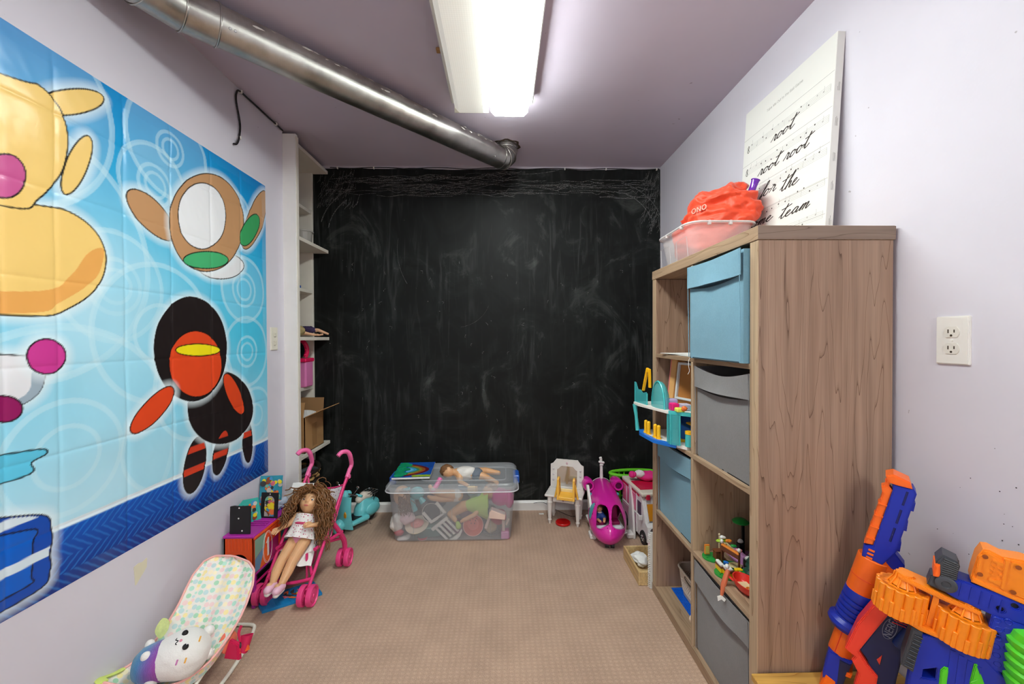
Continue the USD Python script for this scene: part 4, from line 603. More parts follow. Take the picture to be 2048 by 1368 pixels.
# ---------------------------------------------------------------- doll stroller
M_PK = mat('stroller_pink', (222, 52, 118), .3); M_PK2 = mat('handle_pink', (238, 104, 160), .35); M_WH = mat('wheel_pink', (232, 66, 132), .38)
def stroller():
    t = thing('doll_stroller', 'pink doll stroller holding a long-haired doll beside the toy stable', 'toy stroller', (-.95, 1.93, 0)); kw = dict(world=True)
    FL, FR, RR, RL = (-1.062, 1.79), (-.862, 1.775), (-.822, 2.085), (-1.02, 2.10)
    HR, HL = np.array([-.822, 2.14, .455]), np.array([-1.035, 2.15, .462])
    def wheel(x, y, r=.044):
        for s in (-1, 1):
            cx = x + s*.019
            w = part(t, 'wheel', at(lathe([(0, -.008), (r*.55, -.008), (r*.62, -.005), (r*.80, -.006), (r*.86, -.0115), (r*.97, -.0105), (r, -.006), (r, .006), (r*.97, .0105), (r*.86, .0115), (r*.80, .006), (r*.62, .005), (r*.55, .008), (0, .008)], 36), frame((cx, y, r), (0, 1, 0), (0, 0, 1))), M_WH, **kw)
            for q in (-1, 1): part(w, 'hub', lathe([(0, 0), (.010, 0), (.008, .004), (0, .005)], 16).apply_transform(frame((cx + q*.008, y, r), (0, q, 0), (0, 0, 1))), M_PK, **kw)
        part(t, 'axle', cyl((x - .02, y, r), (x + .02, y, r), .006), M_PK, **kw); part(t, 'fork', bx((x - .008, y - .010, r*.8), (x + .008, y + .012, r + .035), .004), M_PK, **kw)
    for x, y in (FL, FR, RR, RL): wheel(x, y)
    for (x, y), H in ((FR, HR), (FL, HL)):
        a = np.array([x, y + .005, .07]); part(t, 'main_tube', tube([a, H], .0075, 12), M_PK, **kw)
        d = (H - a)/np.linalg.norm(H - a); part(t, 'collar', tube([H - d*.02, H + d*.03], .0105, 12), M_PK2, **kw)
        g = [H + d*.02, H + d*.055, H + np.array([.006, .012, .095]), H + np.array([-.004, -.002, .118]), H + np.array([-.022, -.026, .122]), H + np.array([-.034, -.044, .108])]
        part(t, 'handle', tube(g, [.009, .011, .012, .0115, .0115, .011], 12, sm=6), M_PK2, **kw)
        part(t, 'knuckle', bx(H - [.012, .008, .025], H + [.012, .010, -.002], .004), M_PK2, **kw)
    for (x, y), (fx, fy), H in ((RR, FR, HR), (RL, FL, HL)):
        m = np.array([fx, fy, .07])*.45 + H*.55; part(t, 'rear_leg', tube([m, (x, y - .01, .14), (x, y, .065)], [.010, .013, .011], 10, sm=5), M_PK, **kw)
    for (a, b, z0, z1) in ((FL, RR, .115, .15), (FR, RL, .115, .15)): part(t, 'cross_brace', tube([(a[0], a[1] + .04, z0), ((a[0] + b[0])/2, (a[1] + b[1])/2, .165), (b[0], b[1] - .01, z1)], .0065, 10, sm=6), M_PK, **kw)
    for (a, b) in ((FL, RL), (FR, RR)): part(t, 'seat_rail', tube([(a[0] + (.01 if a is FL else -.01), a[1] + .09, .20), (b[0], b[1] - .03, .19)], .008, 10), M_PK, **kw)
    part(t, 'footrest', tube([(FL[0], FL[1] + .03, .10), (-.96, 1.80, .085), (FR[0], FR[1] + .03, .10)], .007, 10, sm=6), M_PK, **kw)
    part(t, 'hanging_strap', tube([(-.90, 1.85, .19), (-.895, 1.84, .13), (-.893, 1.835, .085)], .009, 8, sm=4, flat=.5), M_PK, **kw)
    # sling: backrest and seat in one cloth
    Cl = usdkit.material(stage, '/World/Looks/dotted_cloth', {'t': ('texture_coordinate', {}), 'v': ('voronoi_texture', dict(scale=75.0, randomness=.35)), 'r': ('rgb_ramp', {'ramp': [(0, lin((176, 140, 164))), (.28, lin((186, 158, 176))), (.34, lin((222, 214, 216))), (1, lin((226, 220, 220)))]}), 'p': ('principled_bsdf', dict(roughness=.85))}, [('t.object', 'v.vector'), ('v.distance', 'r.fac'), ('r.color', 'p.base_color')], surface='p.BSDF')
    L0, R0 = HL + [.012, -.02, -.055], HR + [-.012, -.02, -.055]
    def sling(u, v):
        w = np.clip(v*1.6, 0, 1); s = np.clip((v - .625)/.375, 0, 1)
        lx = L0[0] + (-1.035 - L0[0])*v; rx = R0[0] + (-.868 - R0[0])*v; x = lx + (rx - lx)*u
        y = L0[1] + (1.995 - L0[1])*w + (1.87 - 1.995)*s; z = .405 + (.19 - .405)*w + .005*s - .03*np.sin(np.pi*u)*(1 - .3*v)
        return x, y + .025*np.sin(np.pi*u)*(1 - s), z
    part(t, 'seat_cloth', grid(sling, 16, 26, .002), Cl, 'white cloth seat with small mauve dots', **kw)
    e = np.array([sling(np.array(u), np.array(0.0)) for u in np.linspace(0, 1, 12)]).reshape(-1, 3); part(t, 'top_binding', tube(np.vstack([HL + [0, 0, -.02], e, HR + [0, 0, -.02]]), .0055, 8), M_PK, **kw)
    for u in (0., 1.): part(t, 'side_binding', tube([np.array(sling(np.array(u), np.array(v))).ravel() for v in np.linspace(0, 1, 16)], .0045, 8), M_PK, **kw)
stroller()
SKIN = mat('doll_vinyl', (220, 168, 122), .42, sss=.1)
def hair_strands(root, fall, n, L, seed, curl=.008, r=.0022, flow=None):
    g = np.random.default_rng(seed); out = []
    for i in range(n):
        p, nrm = root(g); l = L*g.uniform(.65, 1.1); k = 16; ph, f = g.uniform(0, 6.28), g.uniform(10, 18); P = [np.array(p)]; d = np.array(nrm, float)
        for j in range(1, k):
            q = P[-1]; d = d*.72 + (fall(q, g) if callable(fall) else np.array(fall))*.28; d /= np.linalg.norm(d); P.append(q + d*l/k)
        P = np.array(P); s = np.linspace(0, 1, k); c = curl*np.minimum(1, s*2)*g.uniform(.4, 1.6); P[:, 0] += c*np.sin(f*s + ph); P[:, 2] += .5*c*np.cos(f*s + ph); P[:, 1] += c*.7*np.cos(f*s + ph*2)
        out.append(tube(P, r*(1 - .5*s)*g.uniform(.7, 1.5), 5))
    return cat(*out)
def hairmat(name, a, b, c):
    return usdkit.material(stage, '/World/Looks/' + name, {'g': ('geometry', {}), 'r': ('rgb_ramp', {'ramp': [(0, lin(a)), (.5, lin(b)), (1, lin(c))]}), 'p': ('principled_bsdf', dict(roughness=.36, specular_ior_level=.5))}, [('g.random_per_island', 'r.fac'), ('r.color', 'p.base_color')], surface='p.BSDF')
HAIR = hairmat('brown_doll_hair', (122, 80, 42), (174, 124, 72), (220, 176, 116))
def hand(p, d, up, s):
    """short doll hand: palm, four fingers, thumb; joints for flesh()"""
    d = np.array(d, float)/np.linalg.norm(d); up = np.array(up, float); sd = np.cross(d, up); sd /= np.linalg.norm(sd); up = np.cross(sd, d); J, B = {}, []
    J['pw'] = (p, .35*s); J['pa'] = (p + d*.75*s + sd*.33*s, .24*s); J['pb'] = (p + d*.75*s - sd*.33*s, .24*s); B.append(('pw', 'pa', 'pb'))
    for i, (o, l) in enumerate(((.42, .62), (.15, .74), (-.13, .70), (-.42, .52))):
        a = p + d*.78*s + sd*o*s; b = a + d*l*.5*s - up*.06*s; c = b + d*l*.42*s - up*.20*s
        for k, (q, r) in enumerate(((a, .16), (b, .145), (c, .115))): J[f'f{i}{k}'] = (q, r*s)
        B += [(f'f{i}0', f'f{i}1'), (f'f{i}1', f'f{i}2')]
    a = p + d*.2*s + sd*.35*s; b = a + d*.3*s + sd*.28*s - up*.08*s; c = b + d*.34*s + sd*.05*s
    for k, (q, r) in enumerate(((a, .19), (b, .16), (c, .12))): J[f't{k}'] = (q, r*s)
    return J, B + [('t0', 't1'), ('t1', 't2')]
def doll():
    t = thing('doll', 'large vinyl doll with tangled brown hair reclining in the pink stroller', 'doll', (-.95, 1.92, .2)); kw = dict(world=True)
    V = lambda *a: np.array(a, float)
    J = dict(pel=(V(-.956, 1.905, .232), .036), hl=(V(-.979, 1.893, .228), .029), hr=(V(-.931, 1.893, .228), .029), bel=(V(-.954, 1.928, .262), .036), che=(V(-.95, 1.955, .298), .036), sl=(V(-.992, 1.955, .318), .017), sr=(V(-.905, 1.955, .318), .017), nk=(V(-.947, 1.968, .336), .015), nk2=(V(-.944, 1.974, .352), .015),
             kl=(V(-.985, 1.795, .188), .022), kr=(V(-.936, 1.795, .186), .022), cl=(V(-.983, 1.757, .168), .0215), cr=(V(-.935, 1.757, .166), .0215), al=(V(-.972, 1.700, .140), .0125), ar=(V(-.936, 1.698, .136), .0125), fl=(V(-.974, 1.683, .146), .012), fr=(V(-.940, 1.680, .142), .012),
             el=(V(-1.020, 1.920, .292), .0125), wl=(V(-1.040, 1.885, .290), .0095), er=(V(-.868, 1.925, .292), .0125), wr=(V(-.892, 1.892, .300), .0095))
    B = [('pel', 'hl', 'hr'), ('pel', 'bel'), ('bel', 'che'), ('che', 'sl', 'sr'), ('che', 'nk'), ('nk', 'nk2'), ('hl', 'kl'), ('kl', 'cl'), ('cl', 'al'), ('al', 'fl'), ('hr', 'kr'), ('kr', 'cr'), ('cr', 'ar'), ('ar', 'fr'), ('sl', 'el'), ('el', 'wl'), ('sr', 'er'), ('er', 'wr')]
    for pre, w, d, up in (('L', J['wl'][0], V(-.3, -.9, -.1), V(.3, 0, 1)), ('R', J['wr'][0], V(-.8, -.45, .3), V(0, -.5, 1))):
        hJ, hB = hand(w, d, up, .026)
        for k, v in hJ.items(): J[pre + k] = v
        B += [tuple(pre + q for q in b) for b in hB]
        B.append((('wl' if pre == 'L' else 'wr'), pre + 'pw'))
    b = part(t, 'body', flesh(J, B, .0045, 6, 14), SKIN, world=True, smooth=True)
    # head, tilted, facing up and forward
    hc = V(-.942, 1.982, .372); M = frame(hc, (1, .05, -.08), (0, .55, .84))     # local: x right, y up the face, z out of the face (towards the viewer)
    M[:3, 2] = np.cross(M[:3, 0], M[:3, 1])
    s = .052; h = trimesh.creation.icosphere(subdivisions=4); v = h.vertices; v = v*[s*.93, s*1.06, s]
    lo = np.clip(-v[:, 1]/s, 0, 1); v[:, 0] *= 1 - .22*lo**2; v[:, 2] += .10*s*lo*(v[:, 2] > 0)
    def bump(p, r, a): d = np.linalg.norm(v[:, :2] - np.array(p)*s, axis=1); m = (v[:, 2] > 0); v[m, 2] += (a*s*np.exp(-(d/(r*s))**2))[m]
    bump((0, -.12), .13, .20); bump((0, .0), .09, .06); bump((-.36, .06), .16, -.09); bump((.36, .06), .16, -.09); bump((-.45, -.32), .26, .07); bump((.45, -.32), .26, .07); bump((0, -.46), .14, .06); bump((0, -.40), .07, -.03); bump((0, -.78), .2, .06); bump((0, .45), .5, .05)
    h.vertices = v; part(t, 'head', at(h, M), SKIN, world=True, smooth=True); hd = '/'.join([t, 'head'])
    for sx in (-1, 1):
        part(hd, 'eye', at(ell((sx*.36*s, .06*s, .86*s), (.135*s, .10*s, .06*s), 2), M), mat('eye_white', (230, 228, 224), .2), world=True); part(hd, 'iris', at(ell((sx*.36*s, .05*s, .905*s), (.07*s, .07*s, .03*s), 2), M), mat('eye_brown', (66, 40, 26), .15), world=True)
        part(hd, 'eyebrow', at(tube([(sx*.2*s, .26*s, .99*s), (sx*.36*s, .31*s, .94*s), (sx*.52*s, .26*s, .84*s)], .018*s, 6, sm=4), M), mat('brow_brown', (110, 74, 44), .6), world=True)
        part(hd, 'ear', at(ell((sx*.93*s, -.03*s, 0), (.10*s, .2*s, .14*s), 2), M), SKIN, world=True)
    part(hd, 'lips', at(ell((0, -.46*s, 1.0*s), (.20*s, .06*s, .06*s), 2), M), mat('lip_rose', (206, 100, 96), .35), world=True)
    # hair
    cap = trimesh.creation.icosphere(subdivisions=4); cv_ = cap.vertices*[s*1.04, s*1.15, s*1.06]; keep = ~((cv_[:, 2] > .35*s) & (cv_[:, 1] < .55*s)) ; cap.vertices = cv_; cap.update_faces(keep[cap.faces].all(1)); part(t, 'hair_cap', at(cap, M), mat('hair_base', (120, 80, 44), .6), world=True)
    def root(g):
        while True:
            q = g.normal(0, 1, 3); q /= np.linalg.norm(q)
            if q[1] > .1 and q[2] < .75: break
        return (M @ np.r_[q*[s*1.03, s*1.12, s*1.05], 1])[:3], (M[:3, :3] @ (q*.5 + [q[0]*.3, .3, .5]))
    def fall(q, g):
        o = q - hc; r = np.linalg.norm(o); d = V(np.sign(o[0])*.06, -.50, -1.05)
        if r < s*1.22: d = d + o/r*1.05
        lo = M[:3, :3].T @ o
        if lo[2] > .45*s and abs(lo[0]) < .75*s: d = d + M[:3, 0]*np.sign(lo[0] + .2*s*0 + 1e-6)*.9
        return d + g.normal(0, .22, 3)
    hm = hair_strands(root, fall, 270, .17, 5, .011, .0036)
    hm2 = hair_strands(lambda g: ((M @ np.r_[g.normal(-.15, .35)*s, s*(1.08 + .05*g.random()), g.uniform(-.1, .5)*s, 1])[:3], M[:3, :3] @ V(g.normal(-.2, .5), .3, 1)), lambda q, g: V(.9*(q[0] - hc[0])/s*.5, -.7, -.8) + (q - hc)/s*.55 + g.normal(0, .3, 3), 16, .10, 8, .008, .0034)
    hm3 = hair_strands(lambda g: (hc + V(g.uniform(.02, .06), g.uniform(-.03, .02), g.uniform(-.05, .03)), V(.5, -.4, .2)), lambda q, g: V(.12, -.35, -1) + g.normal(0, .25, 3), 90, .19, 11, .007, .0036)
    part(t, 'hair', cat(hm, hm2, hm3), HAIR, 'long tangled brown curls over the face', world=True, smooth=True)
    # clothes
    Pr = usdkit.material(stage, '/World/Looks/heart_print', {'t': ('texture_coordinate', {}), 'v': ('voronoi_texture', dict(scale=95.0, randomness=.6)), 'r': ('rgb_ramp', {'ramp': [(0, lin((186, 70, 100))), (.25, lin((200, 110, 134))), (.32, lin((232, 226, 222))), (1, lin((236, 232, 228)))]}), 'p': ('principled_bsdf', dict(roughness=.85))}, [('t.object', 'v.vector'), ('v.distance', 'r.fac'), ('r.color', 'p.base_color')], surface='p.BSDF')
    ax0, ax1 = V(-.949, 1.962, .318), V(-.957, 1.905, .236); T_ = (ax1 - ax0)/np.linalg.norm(ax1 - ax0); U_ = V(1, 0, 0) - T_*T_[0]; U_ /= np.linalg.norm(U_); W_ = np.cross(T_, U_)
    def dress(u, v):
        a = 2*np.pi*u; r = .044 + .008*v + .018*np.clip(v - .6, 0, 1); fold = 1 + .10*np.clip(v - .4, 0, 1)*np.sin(9*a) ; c = ax0 + np.multiply.outer(v, (ax1 - ax0)*1.06)
        P = c + (r*fold*1.18*np.cos(a))[..., None]*U_ + (r*fold*.98*np.sin(a))[..., None]*W_
        return P[..., 0], P[..., 1], P[..., 2]
    d_ = part(t, 'dress', grid(dress, 60, 18, .0015), Pr, 'white dress with small rose print', world=True, smooth=60)
    def skirt(u, v):
        w = (u - .5)*2; x = -.956 + w*(.062 + .022*v); y = 1.925 - .105*v + .012*np.sin(7*u)*v; z = .202 - .030*v + .010*np.sin(11*u + 3*v)*v - .030*w**2*(.3 + v) + .028*np.exp(-((abs(w) - .8)/.2)**2)*(1 - v)
        return x, y, z
    part(d_, 'skirt', grid(skirt, 44, 10, .0015), mat('white_cotton', (232, 228, 224), .85, bump=(60, .3, .002)), 'white skirt spread under the legs', world=True, smooth=60)
    part(t, 'belt', at(lathe([(.047, -.006), (.050, 0), (.047, .006)], 30), frame(ax0*.55 + ax1*.45, U_, W_)), mat('rose_ribbon', (206, 70, 110), .6), world=True)
    part(t, 'underwear', flesh(dict(p=(J['pel'][0] + V(0, -.004, -.002), .0375), a=(J['hl'][0], .0285), b=(J['hr'][0], .0285)), [('p', 'a', 'b')], .006, 4), mat('pale_pink_cloth', (222, 142, 166), .8), world=True, smooth=True)
    for k, q in (('al', 'fl'), ('ar', 'fr')):
        a, f = J[k][0], J[q][0]; d = f - a; sh = part(t, 'shoe', flesh(dict(h=(a + V(0, .008, -.006), .0165), m=(a + V(.0, -.012, -.004), .0175), t=(a + V(.0, -.034, -.004), .0155)), [('h', 'm'), ('m', 't')], .004, 4), mat('shoe_pink', (234, 186, 206), .45), world=True, smooth=True)
        part(sh, 'sole', flesh(dict(h=(a + V(0, .008, -.019), .0125), t=(a + V(0, -.036, -.016), .012)), [('h', 't')], .005, 2), mat('sole_white', (236, 232, 230), .5), world=True, smooth=True)
doll()
solo('white_napkin', [mv(rot(crumple(bx((-.05, -.004, 0), (.05, .004, .10), .002).subdivide().subdivide().subdivide(), .006, 20, 3), -14, (1, 0, 0)), (-1.012, 2.055, .335)), mv(rot(crumple(bx((-.055, -.004, 0), (.055, .004, .04), .002).subdivide().subdivide().subdivide(), .004, 24, 4), -40, (1, 0, 0)), (-1.015, 2.04, .405))], mat('tissue_white', (234, 232, 228), .8), 'folded white cloth tucked behind the doll in the stroller', 'cloth', (-1.012, 2.055, .335))
def blue_board():
    t = thing('blue_play_board', 'flat blue plastic play board on the carpet under the stroller', 'play board', (-.97, 1.80, 0), 0); B = mat('board_blue', (22, 128, 190), .35)
    q = [(-1.11, 1.81), (-1.03, 1.725), (-.83, 1.845), (-.91, 1.935)]; kw = dict(world=True)
    part(t, 'board', ext(q, .012, frame((0, 0, .001), (1, 0, 0), (0, 1, 0)), b=.002), B, **kw)
    for s in np.linspace(.08, .92, 12): a = np.array(q[0])*(1 - s) + np.array(q[3])*s; b = np.array(q[1])*(1 - s) + np.array(q[2])*s; part(t, 'rib', tube([(*a, .0128), (*b, .0128)], .0014, 6), B, **kw)
    r = np.random.default_rng(3); cs = [_mats['art_%d' % i] for i in (1, 2, 3, 4, 6)]
    for i in range(26): s = r.uniform(.45, .92); w = r.uniform(.25, .75); p = (np.array(q[0])*(1 - s) + np.array(q[3])*s)*(1 - w) + (np.array(q[1])*(1 - s) + np.array(q[2])*s)*w; part(t, 'print_patch', ext(Polygon([(p[0] + r.normal(0, .010), p[1] + r.normal(0, .007)) for _ in range(6)]).convex_hull, .0008, frame((0, 0, .0131 + .0001*i), (1, 0, 0), (0, 1, 0))), cs[i % 5], **kw, smooth=False)
blue_board()
# ---------------------------------------------------------------- doll scooter
def scooter():
    Te = mat('scooter_aqua', (112, 206, 212), .3, coat=.3); Cr = mat('chrome', (206, 206, 204), .15, 1); Bk = mat('scooter_black', (30, 30, 32), .4); Cm = mat('seat_cream', (226, 214, 200), .4)
    t = thing('doll_scooter', 'aqua doll scooter with cream seat by the chalkboard', 'toy scooter', (-.925, 2.515, 0), 62)      # local +x: towards the rear; front shield at -x
    sh = lambda x, y, z: (x, y, z)
    part(t, 'front_shield', grid(lambda u, v: (-.075 - .03*np.cos((u - .5)*2.4) + .035*(v - .2)**2 - .012*v, (u - .5)*(.160 - .045*v), .035 + .185*v), 20, 16, .006), Te, smooth=60)
    part(t, 'front_fender', flesh(dict(a=((-.12, 0, .055), .035), b=((-.07, 0, .075), .03), c=((-.135, 0, .035), .022)), [('a', 'b'), ('a', 'c')], .008, 4), Te, smooth=True)
    part(t, 'emblem', at(lathe([(0, .004), (.010, .004), (.013, 0)], 20), frame((-.114, -.046, .125), (0, -1, 0), (0, 0, 1)) @ np.diag([.8, 1.5, 1, 1])), mat('emblem_amber', (216, 150, 30), .3))
    part(t, 'floor_board', flesh(dict(a=((-.06, .045, .05), .014), b=((-.06, -.045, .05), .014), c=((.05, .05, .05), .016), d=((.05, -.05, .05), .016)), [('a', 'b', 'c', 'd')], .01, 4), Te, smooth=True)
    part(t, 'rear_body', flesh(dict(a=((.05, 0, .085), .046), b=((.10, 0, .10), .05), c=((.155, 0, .098), .034), d=((.06, 0, .135), .03), e=((.04, 0, .06), .04), f=((.12, 0, .07), .045)), [('a', 'b', 'd'), ('b', 'c', 'f'), ('a', 'e', 'f'), ('a', 'b', 'f')], .008, 6), Te, smooth=True)
    for s in (-1, 1): part(t, 'side_cowl', ell((.105, s*.042, .085), (.058, .018, .038), 3), Te)
    part(t, 'seat', flesh(dict(a=((.03, 0, .158), .022), b=((.07, 0, .170), .026), c=((.115, 0, .158), .022)), [('a', 'b'), ('b', 'c')], .007, 4), Cm, smooth=True)
    part(t, 'handlebar_head', flesh(dict(a=((-.075, 0, .215), .024), b=((-.05, 0, .225), .02), c=((-.07, 0, .235), .016)), [('a', 'b'), ('a', 'c')], .007, 4), Te, smooth=True)
    part(t, 'handlebar', tube([(-.04, -.085, .222), (-.062, -.04, .228), (-.065, .04, .228), (-.04, .085, .222)], .005, 10, sm=5), Cr)
    for s in (-1, 1): part(t, 'grip', tube([(-.046, s*.06, .225), (-.036, s*.10, .220)], .008, 10), Te); m = part(t, 'mirror_stalk', tube([(-.055, s*.05, .23), (-.05, s*.075, .262), (-.055, s*.085, .272)], .0018, 6, sm=4), Cr); part(m, 'mirror', ell((-.056, s*.087, .278), (.005, .012, .009), 2), Cr)
    rk = [(.08, -.045, .178), (.15, -.045, .182), (.165, 0, .183), (.15, .045, .182), (.08, .045, .178)]; part(t, 'luggage_rack', tube(rk, .003, 8, sm=5), Cr)
    for y in (-.022, 0, .022): part(t, 'rack_bar', tube([(.08, y, .178), (.16, y, .183)], .0022, 8), Cr)
    for y in (-.04, .04): part(t, 'rack_leg', tube([(.13, y, .18), (.12, y*.8, .13)], .003, 8), Cr)
    for x in (-.115, .115): w = part(t, 'wheel', at(lathe([(0, -.012), (.02, -.012), (.024, -.014), (.036, -.014), (.040, -.008), (.040, .008), (.036, .014), (.024, .014), (.02, .012), (0, .012)], 30), frame((x, 0, .040), (1, 0, 0), (0, 0, 1))), Bk); part(w, 'hub', bcyl((x, -.014, .04), (x, .014, .04), .014), Cr)
    part(t, 'underbody', bx((-.05, -.03, .025), (.11, .03, .045), .008), Bk); part(t, 'floor_mat', bx((-.05, -.04, .064), (.02, .04, .068), .002), Bk)
    part(t, 'kickstand', tube([(.05, -.04, .05), (.07, -.06, .002)], .003, 8), Cr)
scooter()
# ---------------------------------------------------------------- baby bouncer with a plush kitten
def bouncer():
    t = thing('baby_bouncer', 'baby bouncer with pastel dotted cloth on a white wire frame', 'baby bouncer', (-1.06, 1.42, 0)); kw = dict(world=True)
    V = usdkit.material(stage, '/World/Looks/pastel_dots', {'a': ('attribute', dict(attribute='st')), 't': ('texture_coordinate', {}), 'v': ('voronoi_texture', dict(scale=62.0, randomness=.22)), 'c': ('separate_color', dict(color_type='hsv')), 'pal': ('rgb_ramp', {'interpolate': False, 'ramp': [(0, lin((246, 228, 164))), (.22, lin((182, 222, 202))), (.42, lin((240, 208, 204))), (.6, lin((196, 218, 216))), (.78, lin((248, 234, 200))), (.9, lin((170, 214, 180)))]}),
        'd': ('rgb_ramp', {'ramp': [(0, (0, 0, 0)), (.47, (0, 0, 0)), (.53, (1, 1, 1))]}), 'w': ('mix', dict(color2=lin((236, 230, 220)))), 's': ('separate_color', {}), 'p': ('principled_bsdf', dict(roughness=.85)), 'k': ('math', dict(math_type='multiply', value2=1.0))},
        [('t.object', 'v.vector'), ('v.color', 's.color'), ('s.r', 'pal.fac'), ('v.distance', 'd.fac'), ('d.color', 'w.fac'), ('pal.color', 'w.color1'), ('w.color', 'p.base_color')], surface='p.BSDF')
    Wf = mat('wire_white', (232, 228, 214), .35); Pk = mat('piping_pink', (240, 176, 168), .6); Co = mat('coral_plastic', (240, 120, 92), .35)
    cl = spline([(-1.140, 1.225, .115), (-1.105, 1.29, .088), (-1.07, 1.36, .108), (-1.045, 1.44, .180), (-1.045, 1.52, .262), (-1.052, 1.585, .318)], 8); hw = [.045, .082, .098, .106, .112, .116, .114, .098, .066, .010]
    ts = np.linspace(0, 1, len(cl)); tw = np.array([0, .06, .2, .4, .55, .7, .8, .9, .965, 1])
    lat = np.array([.985, -.05, -.16]); lat /= np.linalg.norm(lat)
    def seat(u, v, lift=0.0):
        c = np.stack([np.interp(v, ts, cl[:, j]) for j in range(3)], -1); w = np.interp(v, tw, hw); a = (u - .5)*2
        n = np.array([.1, -.55, .83]); bow = (.045*np.clip(1.1 - v*.85, .12, 1)*a**2 - .004*np.sin(9*a + 4*v)*(1 - a**2) + lift)
        P = c + (a*w)[..., None]*lat + np.asarray(bow)[..., None]*n
        return P[..., 0], P[..., 1], P[..., 2]
    part(t, 'seat_cloth', grid(seat, 26, 60, .004), V, 'pastel dotted cloth', **kw, smooth=60)
    eL, eR = [np.stack(seat(np.full(60, q), np.linspace(0, 1, 60)), 1) for q in (0., 1.)]
    part(t, 'piping', tube(np.vstack([eL, eR[::-1]]), .0038, 8, True), Pk, **kw)
    part(t, 'side_skirt', grid(lambda u, v: tuple(np.stack([np.interp(u, np.linspace(0, 1, 60), eR[:, j]) for j in range(3)], -1)[..., k] + (0, 0, -.034)[k]*v*np.sin(np.pi*np.clip(u*1.25 + .05, 0, 1)) - (.012*v if k == 0 else 0) for k in range(3)), 40, 5, .003), V, **kw, smooth=60)
    part(t, 'foot_band', tube(eL[:14], .012, 8, flat=.35), mat('lime_band', (214, 230, 120), .7), 'lime cloth band at the foot end', **kw)
    part(t, 'frame', tube([(-1.165, 1.655, .008), (-1.06, 1.653, .008), (-1.022, 1.648, .008), (-1.004, 1.628, .008), (-.982, 1.56, .008), (-.965, 1.48, .008), (-.953, 1.35, .008), (-.955, 1.12, .008)], .0065, 10, sm=5), Wf, 'white floor rail', **kw)
    part(t, 'frame', tube([(-.962, 1.405, .125), (-.978, 1.355, .095), (-1.0, 1.28, .045), (-1.02, 1.20, .012), (-1.03, 1.10, .010)], .006, 10, sm=5), Wf, **kw)
    part(t, 'frame', tube([(-.962, 1.40, .125), (-.952, 1.455, .180), (-.945, 1.52, .26)], .006, 10, sm=5), Wf, **kw); part(t, 'frame', tube([(-.962, 1.40, .125), (-1.0, 1.33, .118)], .006, 10), Wf, **kw)
    part(t, 'frame', tube([(-1.165, 1.655, .008), (-1.19, 1.63, .008), (-1.195, 1.4, .008), (-1.195, 1.12, .008)], .0065, 10, sm=5), Wf, **kw)
    part(t, 'pivot', at(lathe([(0, -.014), (.022, -.014), (.031, -.008), (.031, .008), (.022, .014), (0, .014)], 30), frame((-.957, 1.405, .122), (.25, .97, 0), (0, 0, 1)) @ np.diag([.95, 1.1, 1, 1])), Co, 'coral plastic pivot knob', **kw)
    part(t, 'wing_tab', ext(Polygon(spline([(0, 0), (.022, .018), (.026, .045), (.010, .058), (-.010, .03)], 6, True)), .006, frame((-1.135, 1.345, .185), (.8, .5, .1), (-.1, .1, 1))), mat('leaf_tab', (216, 226, 148), .7, vary=(90, .12)), 'pale green leaf-shaped tab', **kw)
    part(t, 'care_label', grid(lambda u, v: (-1.125 + .05*u, 1.245 + .028*v, .108 + .006*np.sin(3*u) + .01*v), 6, 4, .0008), mat('label_white', (226, 226, 222), .7), **kw)
    t = thing('red_bow', 'crimson and orange cloth bow hanging from the bouncer knob', 'bow', (-.90, 1.40, .07)); Cr = mat('crimson_cloth', (204, 22, 78), .6); kw = dict(world=True)
    part(t, 'loop', at(grid(lambda u, v: (.034*np.sin(np.pi*u)*(1 + .2*v), (v - .5)*.038*(1 + .5*np.sin(np.pi*u)), .012*np.sin(2*np.pi*u)), 16, 8, .002), frame((-.912, 1.398, .128), (.9, -.1, -.1), (.2, .2, .9))), Cr, **kw, smooth=60)
    part(t, 'loop', ext(Polygon([(-.03, -.028), (.028, -.026), (.018, .02), (-.018, .03), (-.026, .0)]), .014, frame((-.922, 1.392, .108), (1, -.2, 0), (0, .2, 1)), b=.004), Cr, **kw)
    part(t, 'knot', ell((-.905, 1.392, .118), (.012, .009, .012), 2), mat('bow_dark', (66, 30, 36), .5), **kw); part(t, 'string', tube([(-.905, 1.395, .12), (-.916, 1.40, .155), (-.910, 1.405, .178)], .005, 8, sm=4, flat=.5), Cr, **kw)
    part(t, 'tail', ext([(0, 0), (.035, .01), (.03, .026), (.004, .018)], .006, frame((-.905, 1.385, .096), (1, 0, .1), (0, .3, 1))), mat('bow_orange', (236, 92, 30), .6), **kw)
bouncer()
